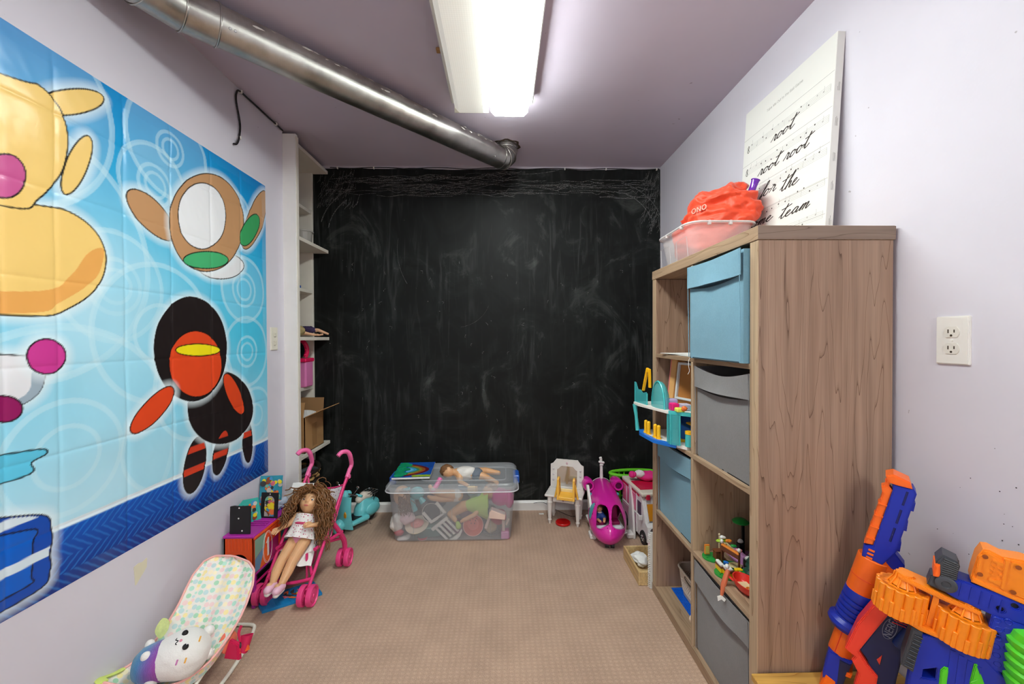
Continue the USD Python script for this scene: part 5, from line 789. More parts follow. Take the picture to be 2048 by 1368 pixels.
def plush():
    t = thing('plush_kitten', 'white plush kitten in a teal to purple sweater lying in the bouncer', 'plush toy', (-1.06, 1.30, .11)); kw = dict(world=True)
    Wp = mat('plush_white', (232, 228, 222), .95, bump=(240, .5, .002), sheen=.4); hc, bc = np.array([-1.026, 1.305, .163]), np.array([-1.098, 1.280, .155]); r = .070
    n = np.array([1.025, -1.31, 1.01]); n /= np.linalg.norm(n); up = hc - bc; up = up/np.linalg.norm(up); up0 = up.copy(); up = up - n*(up @ n); up /= np.linalg.norm(up); sd = np.cross(n, up)      # sd: towards picture top
    if sd[2] < 0: sd = -sd
    on = lambda a, b, k=1.0: hc + (up*a + sd*b + n*math.sqrt(max(0, 1 - a*a - b*b)))*r*k
    J = dict(h=(hc, r), b=(bc, .048), b2=(bc - up0*.012, .045)); part(t, 'body', crumple(flesh(J, [('h', 'h'), ('b', 'b2'), ('h', 'b')], .006, 14, 40), .003, 40, 2), Wp, world=True, smooth=True)
    for b in (.62, -.30): part(t, 'ear', ell(hc + (up*.86 + sd*b)*r, (.017, .015, .017), 3), Wp, **kw)
    Bk = mat('bead_black', (20, 18, 20), .15)
    for a, b in ((-.03, .78), (.02, .24)): e = part(t, 'eye', ell(on(a, b), (.0085, .0085, .0085), 2), Bk, **kw); part(e, 'glint', ell(on(a + .04, b + .06, 1.10), (.0022, .0022, .0022), 1), mat('glint_white', (240, 240, 240), .2), **kw)
    part(t, 'nose', ell(on(-.16, .53), (.004, .004, .004), 2), mat('nose_pink', (226, 140, 160), .5), **kw); part(t, 'mouth', tube([on(-.30, .66, 1.01), on(-.34, .60, 1.01), on(-.25, .54, 1.02), on(-.34, .47, 1.01), on(-.30, .42, 1.01)], .0013, 6, sm=4), Bk, **kw)
    ax = -up0; ux = np.cross(ax, (0, 0, 1)); ux /= np.linalg.norm(ux)
    G = usdkit.material(stage, '/World/Looks/sweater', {'g': ('geometry', {}), 's': ('separate_xyz', {}), 'm': ('map_range', dict(from_min=-1.15, from_max=-1.062)), 'r': ('rgb_ramp', {'ramp': [(0, lin((40, 132, 160))), (.45, lin((60, 128, 180))), (.75, lin((120, 84, 170))), (1, lin((150, 66, 160)))]}), 'w': ('wave_texture', dict(scale=90.0)), 'b': ('bump', dict(strength=.5, distance=.002)), 'p': ('principled_bsdf', dict(roughness=.85, sheen_weight=.3))}, [('g.position', 's.vector'), ('s.x', 'm.value'), ('m.result', 'r.fac'), ('r.color', 'p.base_color'), ('g.position', 'w.vector'), ('w.fac', 'b.height'), ('b.normal', 'p.normal')], surface='p.BSDF')
    M = frame(bc + up0*.026, ux, np.cross(ax, ux)); sw = lathe([(.0565, 0), (.0575, .004), (.0565, .02), (.0545, .035), (.050, .055), (.036, .072), (.015, .081), (0, .083)], 40); part(t, 'sweater', at(sw, M), G, 'ribbed teal to purple sweater', **kw)
    for p, q in ((bc - up0*.018 + sd*.052, (.013, .013, .016)), (bc - up0*.022 + n*.046 + sd*.022, (.014, .013, .015)), (bc - up0*.004 - sd*.048 + n*.020, (.017, .016, .018))): part(t, 'paw', ell(p, q, 3), Wp, **kw)
    for a, b, c in ((-.22, -.25, 'stitch_pink'), (.08, -.28, 'stitch_yellow'), (.55, .38, 'stitch_yellow')): part(t, 'stitch', tube([on(a, b + .09, 1.0), on(a - .05, b - .09, 1.0)], .0022, 6), mat(c, (200, 120, 176) if 'pink' in c else (240, 176, 70), .7), **kw)
plush()
# ---------------------------------------------------------------- lidded storage bin
def rloop(cx, cy, w, d, r, z, n=7):
    out = []
    for k, (sx, sy) in enumerate(((1, 1), (-1, 1), (-1, -1), (1, -1))):
        for a in np.linspace(0, math.pi/2, n): th = a + k*math.pi/2; out.append((cx + sx*(w/2 - r) + r*math.cos(th), cy + sy*(d/2 - r) + r*math.sin(th), z))
    return np.array(out)
def loft(loops, cap0=False, cap1=False):
    n = len(loops[0]); V = np.vstack(loops); F = []
    for i in range(len(loops) - 1):
        for k in range(n): l = (k + 1) % n; a, b = i*n, (i + 1)*n; F += [(a + k, a + l, b + l), (a + k, b + l, b + k)]
    if cap0: V = np.vstack([V, loops[0].mean(0)]); c = len(V) - 1; F += [(c, (k + 1) % n, k) for k in range(n)]
    if cap1: V = np.vstack([V, loops[-1].mean(0)]); c = len(V) - 1; e = (len(loops) - 1)*n; F += [(c, e + k, e + (k + 1) % n) for k in range(n)]
    return trimesh.Trimesh(V, F, process=False)
def shell(cx, cy, w0, d0, w1, d1, r, z0, z1, th, lip):
    return loft([rloop(cx, cy, w0 - .02, d0 - .02, r*.8, z0), rloop(cx, cy, w0, d0, r, z0 + .01), rloop(cx, cy, w1, d1, r, z1 - .012), rloop(cx, cy, w1 + 2*lip, d1 + 2*lip, r + lip, z1 - .010), rloop(cx, cy, w1 + 2*lip, d1 + 2*lip, r + lip, z1), rloop(cx, cy, w1 - 2*th, d1 - 2*th, r - th, z1), rloop(cx, cy, w0 - 2*th, d0 - 2*th, r - th, z0 + th + .008), rloop(cx, cy, w0 - .03, d0 - .03, r*.7, z0 + th)], True, True)
BX, BY = -.298, 2.490
def storage_bin():
    t = thing('storage_bin', 'large cloudy plastic bin full of dolls and toys by the chalkboard', 'storage bin', (BX, BY, 0)); Mb = mat('bin_plastic', (232, 234, 236), .22, trans=.83); kw = dict(world=True)
    part(t, 'body', shell(BX, BY, .675, .355, .725, .395, .04, .001, .318, .0025, .012), Mb, **kw, smooth=40)
    for x in np.linspace(BX - .22, BX + .22, 3): part(t, 'corner_rib', tube([(x, BY - .179, .02), (x, BY - .193, .24)], .0022, 6), Mb, **kw)
    Ml = mat('lid_plastic', (236, 238, 240), .2, trans=.74)
    part(t, 'lid', loft([rloop(BX, BY, .765, .430, .055, .296), rloop(BX, BY, .762, .428, .055, .322), rloop(BX, BY, .735, .40, .05, .338), rloop(BX, BY, .715, .38, .045, .340), rloop(BX, BY, .68, .345, .04, .334), rloop(BX, BY, .64, .31, .035, .330)], False, True), Ml, **kw, smooth=40)
    part(t, 'lid_rib', tube(rloop(BX + .06, BY, .50, .24, .03, .333), .003, 6, True), Ml, **kw); part(t, 'lid_rim', tube(rloop(BX, BY, .764, .430, .055, .297), .0035, 6, True), mat('lid_edge', (236, 238, 240), .2, trans=.25), **kw)
    Lb = mat('latch_blue', (40, 96, 190), .35)
    for s in (-1, 1): part(t, 'latch', bx((BX + s*.355, BY - .055, .285), (BX + s*.392, BY + .055, .335), .006), Lb, **kw)
    # painting lying on the lid
    q = thing('rainbow_painting', 'small painted rainbow canvas lying on the lid of the storage bin', 'painting', (-.555, 2.515, .341), 3); w, h = .222, .285
    part(q, 'canvas', bx((-w/2, -h/2, 0), (w/2, h/2, .012), .002), mat('canvas_white', (226, 224, 218), .8))
    MF = lambda k: frame((0, 0, .0121 + .0002*k), (1, 0, 0), (0, 1, 0)); part(q, 'painted_sky', ext([(-w/2, -h/2), (w/2, -h/2), (w/2, h/2), (-w/2, h/2)], .0003, MF(0)), mat('paint_blue', (24, 84, 176), .4, vary=(30, .3)), smooth=False)
    for k, (r, c) in enumerate(((1.0, (110, 26, 40)), (.84, (168, 88, 40)), (.70, (150, 140, 50)), (.56, (60, 150, 120)), (.44, (70, 170, 220)), (.30, (110, 200, 236)), (.16, (40, 60, 160)))):
        pl = Polygon([(-.045 + .135*r*math.cos(a), -.01 + .115*r*math.sin(a)*(1 - .25*math.cos(a))) for a in np.linspace(-math.pi/2, math.pi/2, 24)]); part(q, 'painted_arc', ext(pl, .0003, MF(1 + k)), mat('paint_arc%d' % k, c, .35), smooth=False)
    part(q, 'painted_cloud', ext(unary_union([Point(-.075 + .02*math.sin(i*2), -.11 + .027*i).buffer(.030, 8) for i in range(9)]).intersection(Polygon([(-w/2, -h/2), (w/2, -h/2), (w/2, h/2), (-w/2, h/2)])), .0006, MF(9)), mat('paint_green', (20, 160, 110), .35, vary=(26, .35)), smooth=False)
    part(q, 'painted_grass', ext(unary_union([Point(.02 + .022*i, -.125).buffer(.018, 8) for i in range(5)]).intersection(Polygon([(-w/2, -h/2), (w/2, -h/2), (w/2, h/2), (-w/2, h/2)])), .0006, MF(9)), mat('paint_yellow_green', (150, 180, 50), .4), smooth=False)
storage_bin()
def bin_toys():
    X = lambda c: (c - 1516)*.000513
    Z = lambda c: .5647 - .000513*c
    P = lambda cx, cy, y=2.335: np.array([X(cx), y, Z(cy)])
    kw = dict(world=True)
    def T(n, lab, c, cx, cy, y=2.36): return thing(n, lab + ' inside the cloudy storage bin', c, P(cx, cy, y))
    Wt = mat('toy_white', (228, 222, 214), .4); Tl = mat('toy_teal', (92, 190, 196), .35); Mg = mat('toy_magenta', (204, 40, 140), .35); Dk = mat('toy_dark', (52, 54, 62), .5); Gm = mat('toy_grey_green', (66, 112, 108), .5)
    t = T('toy_bowl', 'coral watermelon toy bowl', 'toy bowl', 1160, 1025); c = P(1160, 985, 2.385); M = frame(c, (1, .1, 0), (0, .25, 1)) 
    part(t, 'bowl', at(lathe([(0, -.035), (.035, -.033), (.052, -.015), (.060, .004), (.0575, .004), (.049, -.013), (.033, -.029), (0, -.031)], 34), M), mat('melon_coral', (238, 120, 104), .4), **kw); part(t, 'rim', at(tube([(.0588*math.cos(a), .0588*math.sin(a), .004) for a in np.linspace(0, 6.283, 36)[:-1]], .0025, 6, True), M), mat('melon_pink', (246, 190, 182), .4), **kw)
    for x, y in ((-.018, .022), (.0, .030), (.014, .020), (-.012, .006), (.008, .004), (.022, .032)): part(t, 'seed', at(ell((x, y, -.030 + 5*(x*x + y*y)), (.003, .004, .002), 1), M), Dk, **kw)
    # slatted toy chair, upside down against the front
    t = T('toy_chair', 'white slatted toy chair leaning', 'toy chair', 880, 900); y = 2.345
    f2 = lambda pts, h=.008, yy=y: ext([(X(a), Z(b)) for a, b in pts], h, frame((0, yy, 0), (1, 0, 0), (0, 0, 1)), b=.002)
    for i in range(4): a, b = 720 + 42*i, 965 - 30*i; part(t, 'slat', f2([(a, b), (a + 20, b - 14), (a + 160, b + 128), (a + 140, b + 142)]), Wt, **kw)
    part(t, 'top_rail', f2([(850, 1120), (930, 1085), (1000, 1030), (1030, 985), (1042, 1000), (1020, 1060), (960, 1120), (890, 1155)], .012), Wt, **kw); part(t, 'seat_rail', f2([(690, 975), (860, 840), (885, 862), (715, 1000)], .014), Wt, **kw)
    part(t, 'leg', f2([(738, 690), (762, 668), (862, 795), (840, 815)], .012), Wt, **kw); part(t, 'leg', f2([(862, 795), (840, 790), (700, 880), (712, 905)], .012), Wt, **kw); part(t, 'leg', f2([(590, 800), (612, 782), (712, 900), (690, 915)], .012), Wt, **kw)
    t = T('toy_stool', 'beige toy stool with splayed legs at the right end', 'toy stool', 1430, 850); Bg = mat('toy_beige', (226, 200, 186), .4)
    part(t, 'seat', f2([(1350, 770), (1375, 740), (1530, 800), (1525, 850), (1350, 830)], .05), Bg, **kw)
    for q in ([(1345, 830), (1372, 835), (1318, 985), (1292, 975)], [(1490, 840), (1522, 840), (1525, 1010), (1496, 1010)], [(1560, 870), (1578, 880), (1545, 950), (1530, 935)]): part(t, 'leg', f2(q, .012), Bg, **kw)
    t = T('toy_bag', 'round magenta toy bag at the upper right', 'toy bag', 1470, 660); part(t, 'bag', crumple(ell(P(1475, 660, 2.385), (.055, .045, .05), 3), .008, 30, 4), Mg, **kw); part(t, 'flap', crumple(ell(P(1575, 680, 2.38), (.028, .04, .055), 3), .008, 30, 6), Mg, **kw)
    t = T('toy_purse', 'dark pink toy purse under the beige stool', 'toy purse', 1450, 900); part(t, 'purse', crumple(ell(P(1450, 905, 2.40), (.05, .04, .045), 3), .008, 30, 4), mat('toy_rose', (196, 50, 92), .5), **kw); part(t, 'clasp', ell(P(1450, 870, 2.36), (.006, .004, .006), 2), Wt, **kw)
    # doll in a lime dress
    t = T('doll', 'doll in a lime green dress lying on its side', 'doll', 1150, 740); V = lambda cx, cy, y=2.37: P(cx, cy, y)
    J = dict(h=(V(1345, 610, 2.40), .040), n=(V(1290, 665, 2.39), .014), c=(V(1220, 720, 2.385), .034), w=(V(1120, 745, 2.385), .026), p=(V(1040, 770, 2.39), .032), k=(V(900, 850, 2.38), .020), f=(V(960, 900, 2.36), .013), s=(V(1290, 720, 2.365), .016), e=(V(1180, 830, 2.345), .0125), d=(V(1060, 885, 2.342), .0115), f1=(V(1030, 900, 2.34), .007))
    part(t, 'body', flesh(J, [('h', 'h'), ('h', 'n'), ('n', 'c'), ('c', 'w'), ('w', 'p'), ('p', 'k'), ('k', 'f'), ('c', 's'), ('s', 'e'), ('e', 'd'), ('d', 'f1')], .007, 6), SKIN, world=True, smooth=True)
    Lm = mat('lime_cloth', (178, 208, 92), .7); part(t, 'bodice', flesh(dict(a=(V(1225, 722, 2.384), .037), b=(V(1110, 748, 2.384), .029)), [('a', 'b')], .008, 3), Lm, world=True, smooth=True)
    part(t, 'skirt', at(grid(lambda u, v: ((.03 + .05*v)*np.cos(2*np.pi*u)*(1 + .12*v*np.sin(16*np.pi*u)), (.03 + .035*v)*np.sin(2*np.pi*u), .12*v), 60, 10, .0015), frame(V(1100, 750, 2.385), (0, 0, 1), (0, 1, 0)) @ np.diag([1, 1, -1, 1])), Lm, **kw, smooth=60)
    part(t, 'hair', crumple(ell(V(1370, 590, 2.415), (.042, .045, .045), 3), .012, 40, 3), _mats['hair_base'], **kw)
    t = T('doll', 'doll with bare legs and white shorts lying across', 'doll', 860, 610); J = dict(a=(V(700, 560, 2.36), .016), k=(V(790, 590, 2.36), .021), h=(V(930, 620, 2.375), .030), a2=(V(690, 640, 2.355), .014), k2=(V(800, 655, 2.36), .019), p=(V(980, 640, 2.39), .034), f=(V(672, 520, 2.37), .012), f2=(V(660, 630, 2.36), .011))
    part(t, 'body', flesh(J, [('f', 'a'), ('a', 'k'), ('k', 'h'), ('h', 'p'), ('f2', 'a2'), ('a2', 'k2'), ('k2', 'p')], .007, 6), SKIN, world=True, smooth=True); part(t, 'shorts', crumple(ell(V(965, 635, 2.385), (.035, .036, .036), 3), .006, 40, 5), Wt, **kw)
    part(t, 'sock', ell(V(715, 560, 2.362), (.024, .02, .02), 3), mat('sock_pink', (232, 120, 160), .7), **kw)
    t = T('doll', 'brown-haired doll turned away at the left end', 'doll', 350, 680); part(t, 'face', ell(V(340, 640, 2.40), (.05, .05, .058), 3), SKIN, **kw)
    g0 = V(350, 620, 2.39); hm = hair_strands(lambda g: (g0 + np.array([g.normal(0, .020), g.uniform(-.03, .01), g.uniform(0, .04)]), np.array([g.normal(0, .3), -.2, .3])), lambda q, g: np.array([g.normal(0, .22), -.0, -1]), 90, .13, 21, .006, .003); hm.vertices[:, 0] = np.maximum(hm.vertices[:, 0], -.612); part(t, 'hair', hm, HAIR, **kw); part(t, 'arm', tube([V(300, 590, 2.36), V(360, 600, 2.35), V(420, 660, 2.36)], .012, 8, sm=4), SKIN, **kw)
    t = T('toy_watering_can', 'aqua toy watering can near the lid', 'toy watering can', 520, 600); part(t, 'body', ell(V(520, 600, 2.38), (.042, .04, .036), 3), Tl, **kw); part(t, 'spout', tube([V(470, 640, 2.37), V(480, 720, 2.365), V(500, 790, 2.37)], [.016, .013, .016], 10, sm=4), Tl, **kw); part(t, 'handle', tube([V(400, 580, 2.38), V(370, 560, 2.37), V(440, 540, 2.37)], .009, 8, sm=4), Tl, **kw); part(t, 'nozzle', tube([V(560, 640, 2.36), V(600, 690, 2.355)], [.012, .02], 10), Tl, **kw)
    t = T('doll_clothes', 'white and red doll clothes heaped at the left', 'doll clothes', 280, 940); part(t, 'cloth', crumple(ell(V(290, 930, 2.37), (.038, .04, .055), 3), .016, 26, 4), Wt, **kw); part(t, 'trim', crumple(ell(V(325, 1020, 2.35), (.03, .02, .016), 3), .008, 40, 2), mat('toy_red', (206, 50, 66), .6), **kw)
    t = T('doll_blouse', 'pale pink doll blouse above the toy plate', 'doll clothes', 400, 880); part(t, 'cloth', crumple(ell(V(400, 880, 2.37), (.045, .035, .03), 3), .016, 26, 9), mat('toy_pale_pink', (232, 196, 200), .8), **kw)
    t = T('toy_plate', 'cream toy plate with pink food', 'toy plate', 520, 960); M = frame(V(520, 960, 2.375), (1, 0, .08), (0, .9, .45)); part(t, 'plate', at(lathe([(0, 0), (.045, 0), (.07, .008), (.07, .011), (.044, .003), (0, .003)], 34), M), mat('toy_cream', (232, 216, 190), .4), **kw); part(t, 'food', at(crumple(ell((0, 0, .012), (.04, .03, .012), 3), .006, 50, 1), M), mat('toy_salmon', (224, 130, 120), .6), **kw)
    t = T('toy_pan', 'dark round toy pan behind the slatted chair', 'toy pan', 680, 840); M = frame(V(680, 830, 2.39), (1, 0, 0), (0, .1, 1)); part(t, 'pan', at(lathe([(0, -.01), (.048, -.01), (.055, .01), (.052, .01), (.046, -.006), (0, -.006)], 34), M), Dk, **kw); part(t, 'rim', at(tube([(.0535*math.cos(a), .0535*math.sin(a), .01) for a in np.linspace(0, 6.283, 34)[:-1]], .002, 6, True), M), Wt, **kw)
    t = T('toy_box', 'grey-green toy box low in the middle', 'toy box', 640, 1030); part(t, 'box', rot(rbox(V(500, 1090, 2.35) , V(790, 985, 2.43), .006), -6, (0, 1, 0), V(640, 1030)), Gm, **kw); part(t, 'lid', rot(bx(V(498, 990, 2.348), V(792, 978, 2.432), .002), -6, (0, 1, 0), V(640, 1030)), mat('toy_pale_green', (150, 190, 180), .5), **kw)
    t = T('toy_cup', 'pink and white toy cup at the bottom', 'toy cup', 590, 1115); part(t, 'cup', lathe([(0, 0), (.020, 0), (.028, .034), (.026, .034), (.018, .003), (0, .003)], 24).apply_translation(V(590, 1072, 2.35) - [0, 0, .034]), mat('toy_pink_red', (222, 70, 96), .4), **kw); part(t, 'band', lathe([(.0225, .012), (.0265, .024), (.027, .024), (.023, .012)], 24).apply_translation(V(590, 1072, 2.35) - [0, 0, .034]), Wt, **kw)
    t = T('toy_shoe', 'grey and white doll shoe at the lower left', 'doll shoe', 370, 1100); part(t, 'shoe', flesh(dict(a=(V(330, 1105, 2.35), .016), b=(V(400, 1100, 2.355), .018), c=(V(430, 1075, 2.36), .012)), [('a', 'b'), ('b', 'c')], .006, 4), Wt, world=True, smooth=True); part(t, 'sole', bx(V(300, 1145, 2.335), V(440, 1132, 2.37), .002), Dk, **kw)
    t = T('toy_hat_basket', 'straw toy basket at the lower right', 'toy basket', 1370, 1010); part(t, 'basket', crumple(ell(V(1360, 1000, 2.38), (.036, .034, .032), 3), .006, 60, 1), mat('toy_straw', (206, 186, 150), .8, vary=(70, .2)), **kw)
    for r_, z in ((.046, 1050), (.043, 1030)): part(t, 'hoop', tube([V(1365, z, 2.375) + [r_*math.cos(a), r_*.8*math.sin(a), .004*math.sin(a)] for a in np.linspace(0, 6.283, 26)[:-1]], .0018, 6, True), mat('toy_wire', (150, 150, 152), .3, .6), **kw)
    t = T('toy_block', 'small pink glassy toy block at the lower right corner', 'toy block', 1530, 1060); part(t, 'block', rbox(V(1480, 1105, 2.335), V(1575, 1020, 2.38), .006), mat('toy_pink_clear', (236, 150, 200), .12), **kw); part(t, 'lid', bx(V(1484, 1024, 2.337), V(1572, 1012, 2.378), .003), Mg, **kw)
    t = T('toy_pear', 'lime toy pear beside the watermelon bowl', 'toy fruit', 1000, 940); part(t, 'fruit', flesh(dict(a=(V(1000, 950, 2.338), .017), b=(V(990, 915, 2.338), .011)), [('a', 'b')], .005, 4), Lm, world=True, smooth=True); part(t, 'stalk', cyl(V(988, 905, 2.338), V(985, 880, 2.338), .002), Dk, **kw)
    # upper layer, seen through lid and walls
    t = T('doll', 'doll in a white top lying highest under the lid', 'doll', 1000, 410); J = dict(h=(V(850, 420, 2.48), .038), n=(V(900, 425, 2.48), .014), c=(V(990, 440, 2.48), .034), p=(V(1130, 450, 2.48), .034), k=(V(1280, 470, 2.46), .021), f=(V(1430, 520, 2.42), .015), k2=(V(1290, 440, 2.52), .021), f2=(V(1450, 470, 2.52), .014), e=(V(1000, 500, 2.42), .012), w=(V(1090, 530, 2.40), .010))
    part(t, 'body', flesh(J, [('h', 'h'), ('h', 'n'), ('n', 'c'), ('c', 'p'), ('p', 'k'), ('k', 'f'), ('p', 'k2'), ('k2', 'f2'), ('c', 'e'), ('e', 'w')], .008, 6), SKIN, world=True, smooth=True); part(t, 'hair', crumple(ell(V(835, 418, 2.488), (.042, .042, .040), 3), .012, 40, 7), _mats['hair_base'], **kw); part(t, 'top', crumple(ell(V(1060, 440, 2.48), (.07, .042, .042), 3), .008, 30, 2), Wt, **kw); part(t, 'trousers', crumple(ell(V(1190, 455, 2.48), (.04, .044, .036), 3), .006, 30, 3), mat('toy_grey', (110, 118, 128), .8), **kw)
    t = T('toy_rod', 'pink curved toy handle under the painting', 'toy', 760, 520); part(t, 'rod', tube([V(780, 450, 2.40), V(750, 500, 2.37), V(720, 545, 2.36)], .014, 10, sm=4), mat('toy_bright_pink', (236, 110, 170), .35), **kw); part(t, 'tip', ell(V(715, 548, 2.358), (.016, .016, .016), 2), Wt, **kw)
    t = T('toy_book', 'dark blue toy book near the top', 'toy book', 1060, 580); part(t, 'cover', rbox(V(980, 630, 2.40), V(1120, 540, 2.43), .004), mat('toy_slate', (84, 112, 132), .6), **kw); part(t, 'pages', bx(V(985, 548, 2.403), V(1115, 536, 2.427), .001), Wt, **kw)
    t = T('toy_bread', 'cream toy bread slice near the top right', 'toy food', 1150, 565); part(t, 'slice', rbox(V(1095, 610, 2.37), V(1190, 525, 2.39), .008), mat('toy_dough', (228, 196, 140), .7), **kw); part(t, 'crust', rbox(V(1180, 605, 2.372), V(1215, 530, 2.39), .006), mat('toy_crust', (196, 150, 92), .7), **kw)
    t = T('sequin_purse', 'glittering blue sequin purse behind the lime dress', 'toy purse', 1180, 635); part(t, 'purse', crumple(ell(V(1180, 635, 2.40), (.05, .02, .024), 3), .006, 60, 2), mat('toy_sequin', (150, 176, 186), .2, .7, vary=(160, .5)), **kw); part(t, 'clasp', ell(V(1180, 605, 2.385), (.006, .005, .005), 2), Mg, **kw)
    t = T('dark_doll_clothes', 'dark grey doll clothes filling the depth', 'doll clothes', 900, 1000); 
    for i, (a, b) in enumerate(((420, 1090), (700, 1100), (960, 1080), (1250, 900), (1250, 1090), (1100, 860), (520, 830), (700, 720))): part(t, 'cloth', crumple(ell(V(a, b, 2.46), (.09, .05, .045), 3), .025, 18, i), [Dk, mat('toy_slate2', (92, 96, 110), .8), mat('toy_mauve', (150, 104, 128), .8)][i % 3], **kw)
bin_toys()
# ---------------------------------------------------------------- toy vanity, yellow toy seat, red disc
def vanity():
    t = thing('toy_vanity', 'white toy vanity table with scalloped mirror and turned legs by the chalkboard', 'toy vanity', (.372, 2.50, 0), -19); W = mat('vanity_white', (228, 222, 216), .35); Gd = mat('vanity_knob', (206, 196, 200), .3)
    leg = [(0, 0), (.007, 0), (.010, .016), (.013, .022), (.013, .026), (.010, .030), (.013, .07), (.016, .12), (.016, .128), (.018, .131), (.018, .137), (.015, .140), (.015, .172), (0, .172)]
    for x, y in ((-.088, 0), (.088, 0), (-.088, .115), (.088, .115)): part(t, 'leg', mv(lathe(leg, 24), (x, y, 0)), W)
    part(t, 'table_top', bx((-.118, -.022, .172), (.118, .142, .186), .004), W); part(t, 'apron', bx((-.075, .02, .14), (.075, .12, .172), .002), W)
    d = part(t, 'drawer', bx((-.066, -.012, .142), (.066, .03, .170), .003), W); part(d, 'knob', ell((0, -.016, .157), (.005, .005, .005), 2), mat('knob_rose', (170, 130, 150), .3))
    o = [(-.108, 0), (-.108, .150), (-.092, .158), (-.078, .176), (-.070, .186), (.070, .186), (.078, .176), (.092, .158), (.108, .150), (.108, 0)]; i = [(-.066, .012), (-.066, .118), (-.054, .124), (-.042, .138), (-.034, .142), (.034, .142), (.042, .138), (.054, .124), (.066, .118), (.066, .012)]
    MF = frame((0, .124, .186), (1, 0, 0), (0, .06, 1)); part(t, 'mirror_frame', ext(Polygon(o).difference(Polygon(i)), .010, MF, b=.002), W); part(t, 'mirror_back', ext(Polygon(o).buffer(-.003), .004, MF), W)
    part(t, 'mirror', ext(i, .0052, MF), mat('toy_mirror_foil', (216, 214, 208), .12, .85), smooth=False)
    for s in (-1, 1):
        for z in (.05, .085, .12): part(t, 'bulb', at(ell((s*.088, z, .011), (.0068, .0068, .005), 2), MF), Gd)
    part(t, 'crest', at(ell((0, .162, .010), (.007, .009, .003), 2), MF), mat('knob_pinkish', (214, 180, 186), .35))
    # yellow toy seat standing on the table top
    q = thing('yellow_toy_seat', 'yellow plastic toy seat with A-shaped sides standing on the toy vanity', 'toy', (.392, 2.475, .186), -19); Y = mat('toy_yellow', (244, 186, 72), .35)
    for s in (-1, 1):
        x = s*.048; A = [(-.010, 0), (.006, 0), (.014, .10), (.028, .10), (.058, .0), (.074, .0), (.046, .118), (.036, .128), (.012, .128), (.0, .118)]
        sd = part(q, 'side', ext(A, .012, frame((x - .006, -.055, 0), (0, 1, 0), (0, 0, 1)), b=.002), Y); part(sd, 'brace', bx((x - .006, -.035, .062), (x + .006, .0, .072), .002), Y)
        part(sd, 'leg', tube([(x + s*.004, -.03, .09), (x + s*.022, -.035, .004)], .006, 8), Y)
    part(q, 'seat', rot(bx((-.044, -.062, .010), (.044, .004, .018), .003), 14, (1, 0, 0), (0, -.06, .01)), Y); part(q, 'back', rot(bx((-.040, -.002, .03), (.040, .006, .052), .003), 10, (1, 0, 0)), mat('toy_cream_yellow', (246, 222, 160), .4))
    part(q, 'front', bx((-.044, -.066, -.0), (.044, -.058, .018), .002), Y)
    solo('red_disc', at(lathe([(0, 0), (.042, 0), (.0465, .003), (.0465, .011), (.042, .015), (.038, .0135), (.03, .0145), (0, .0145)], 44), trimesh.transformations.translation_matrix((.370, 2.515, .001))), mat('frisbee_red', (196, 14, 14), .35), 'round red plastic disc on the carpet under the toy vanity', 'disc', (.370, 2.515, .001))
    solo('thin_wire', tube([(.20, 2.712, .052), (.27, 2.70, .058), (.34, 2.66, .03), (.40, 2.63, .012), (.44, 2.61, .004), (.48, 2.62, .003)], .0016, 6, sm=6), mat('wire_dark', (44, 38, 36), .5), 'thin dark wire curling along the wall under the toy vanity', 'wire', (.34, 2.66, 0))
    solo('paper_scrap', crumple(bx((.232, 2.652, .001), (.262, 2.664, .004), .001).subdivide().subdivide(), .003, 60, 2), _mats['paper_white'], 'tiny white paper scrap on the carpet left of the toy vanity', 'paper', (.247, 2.658, .001))
vanity()
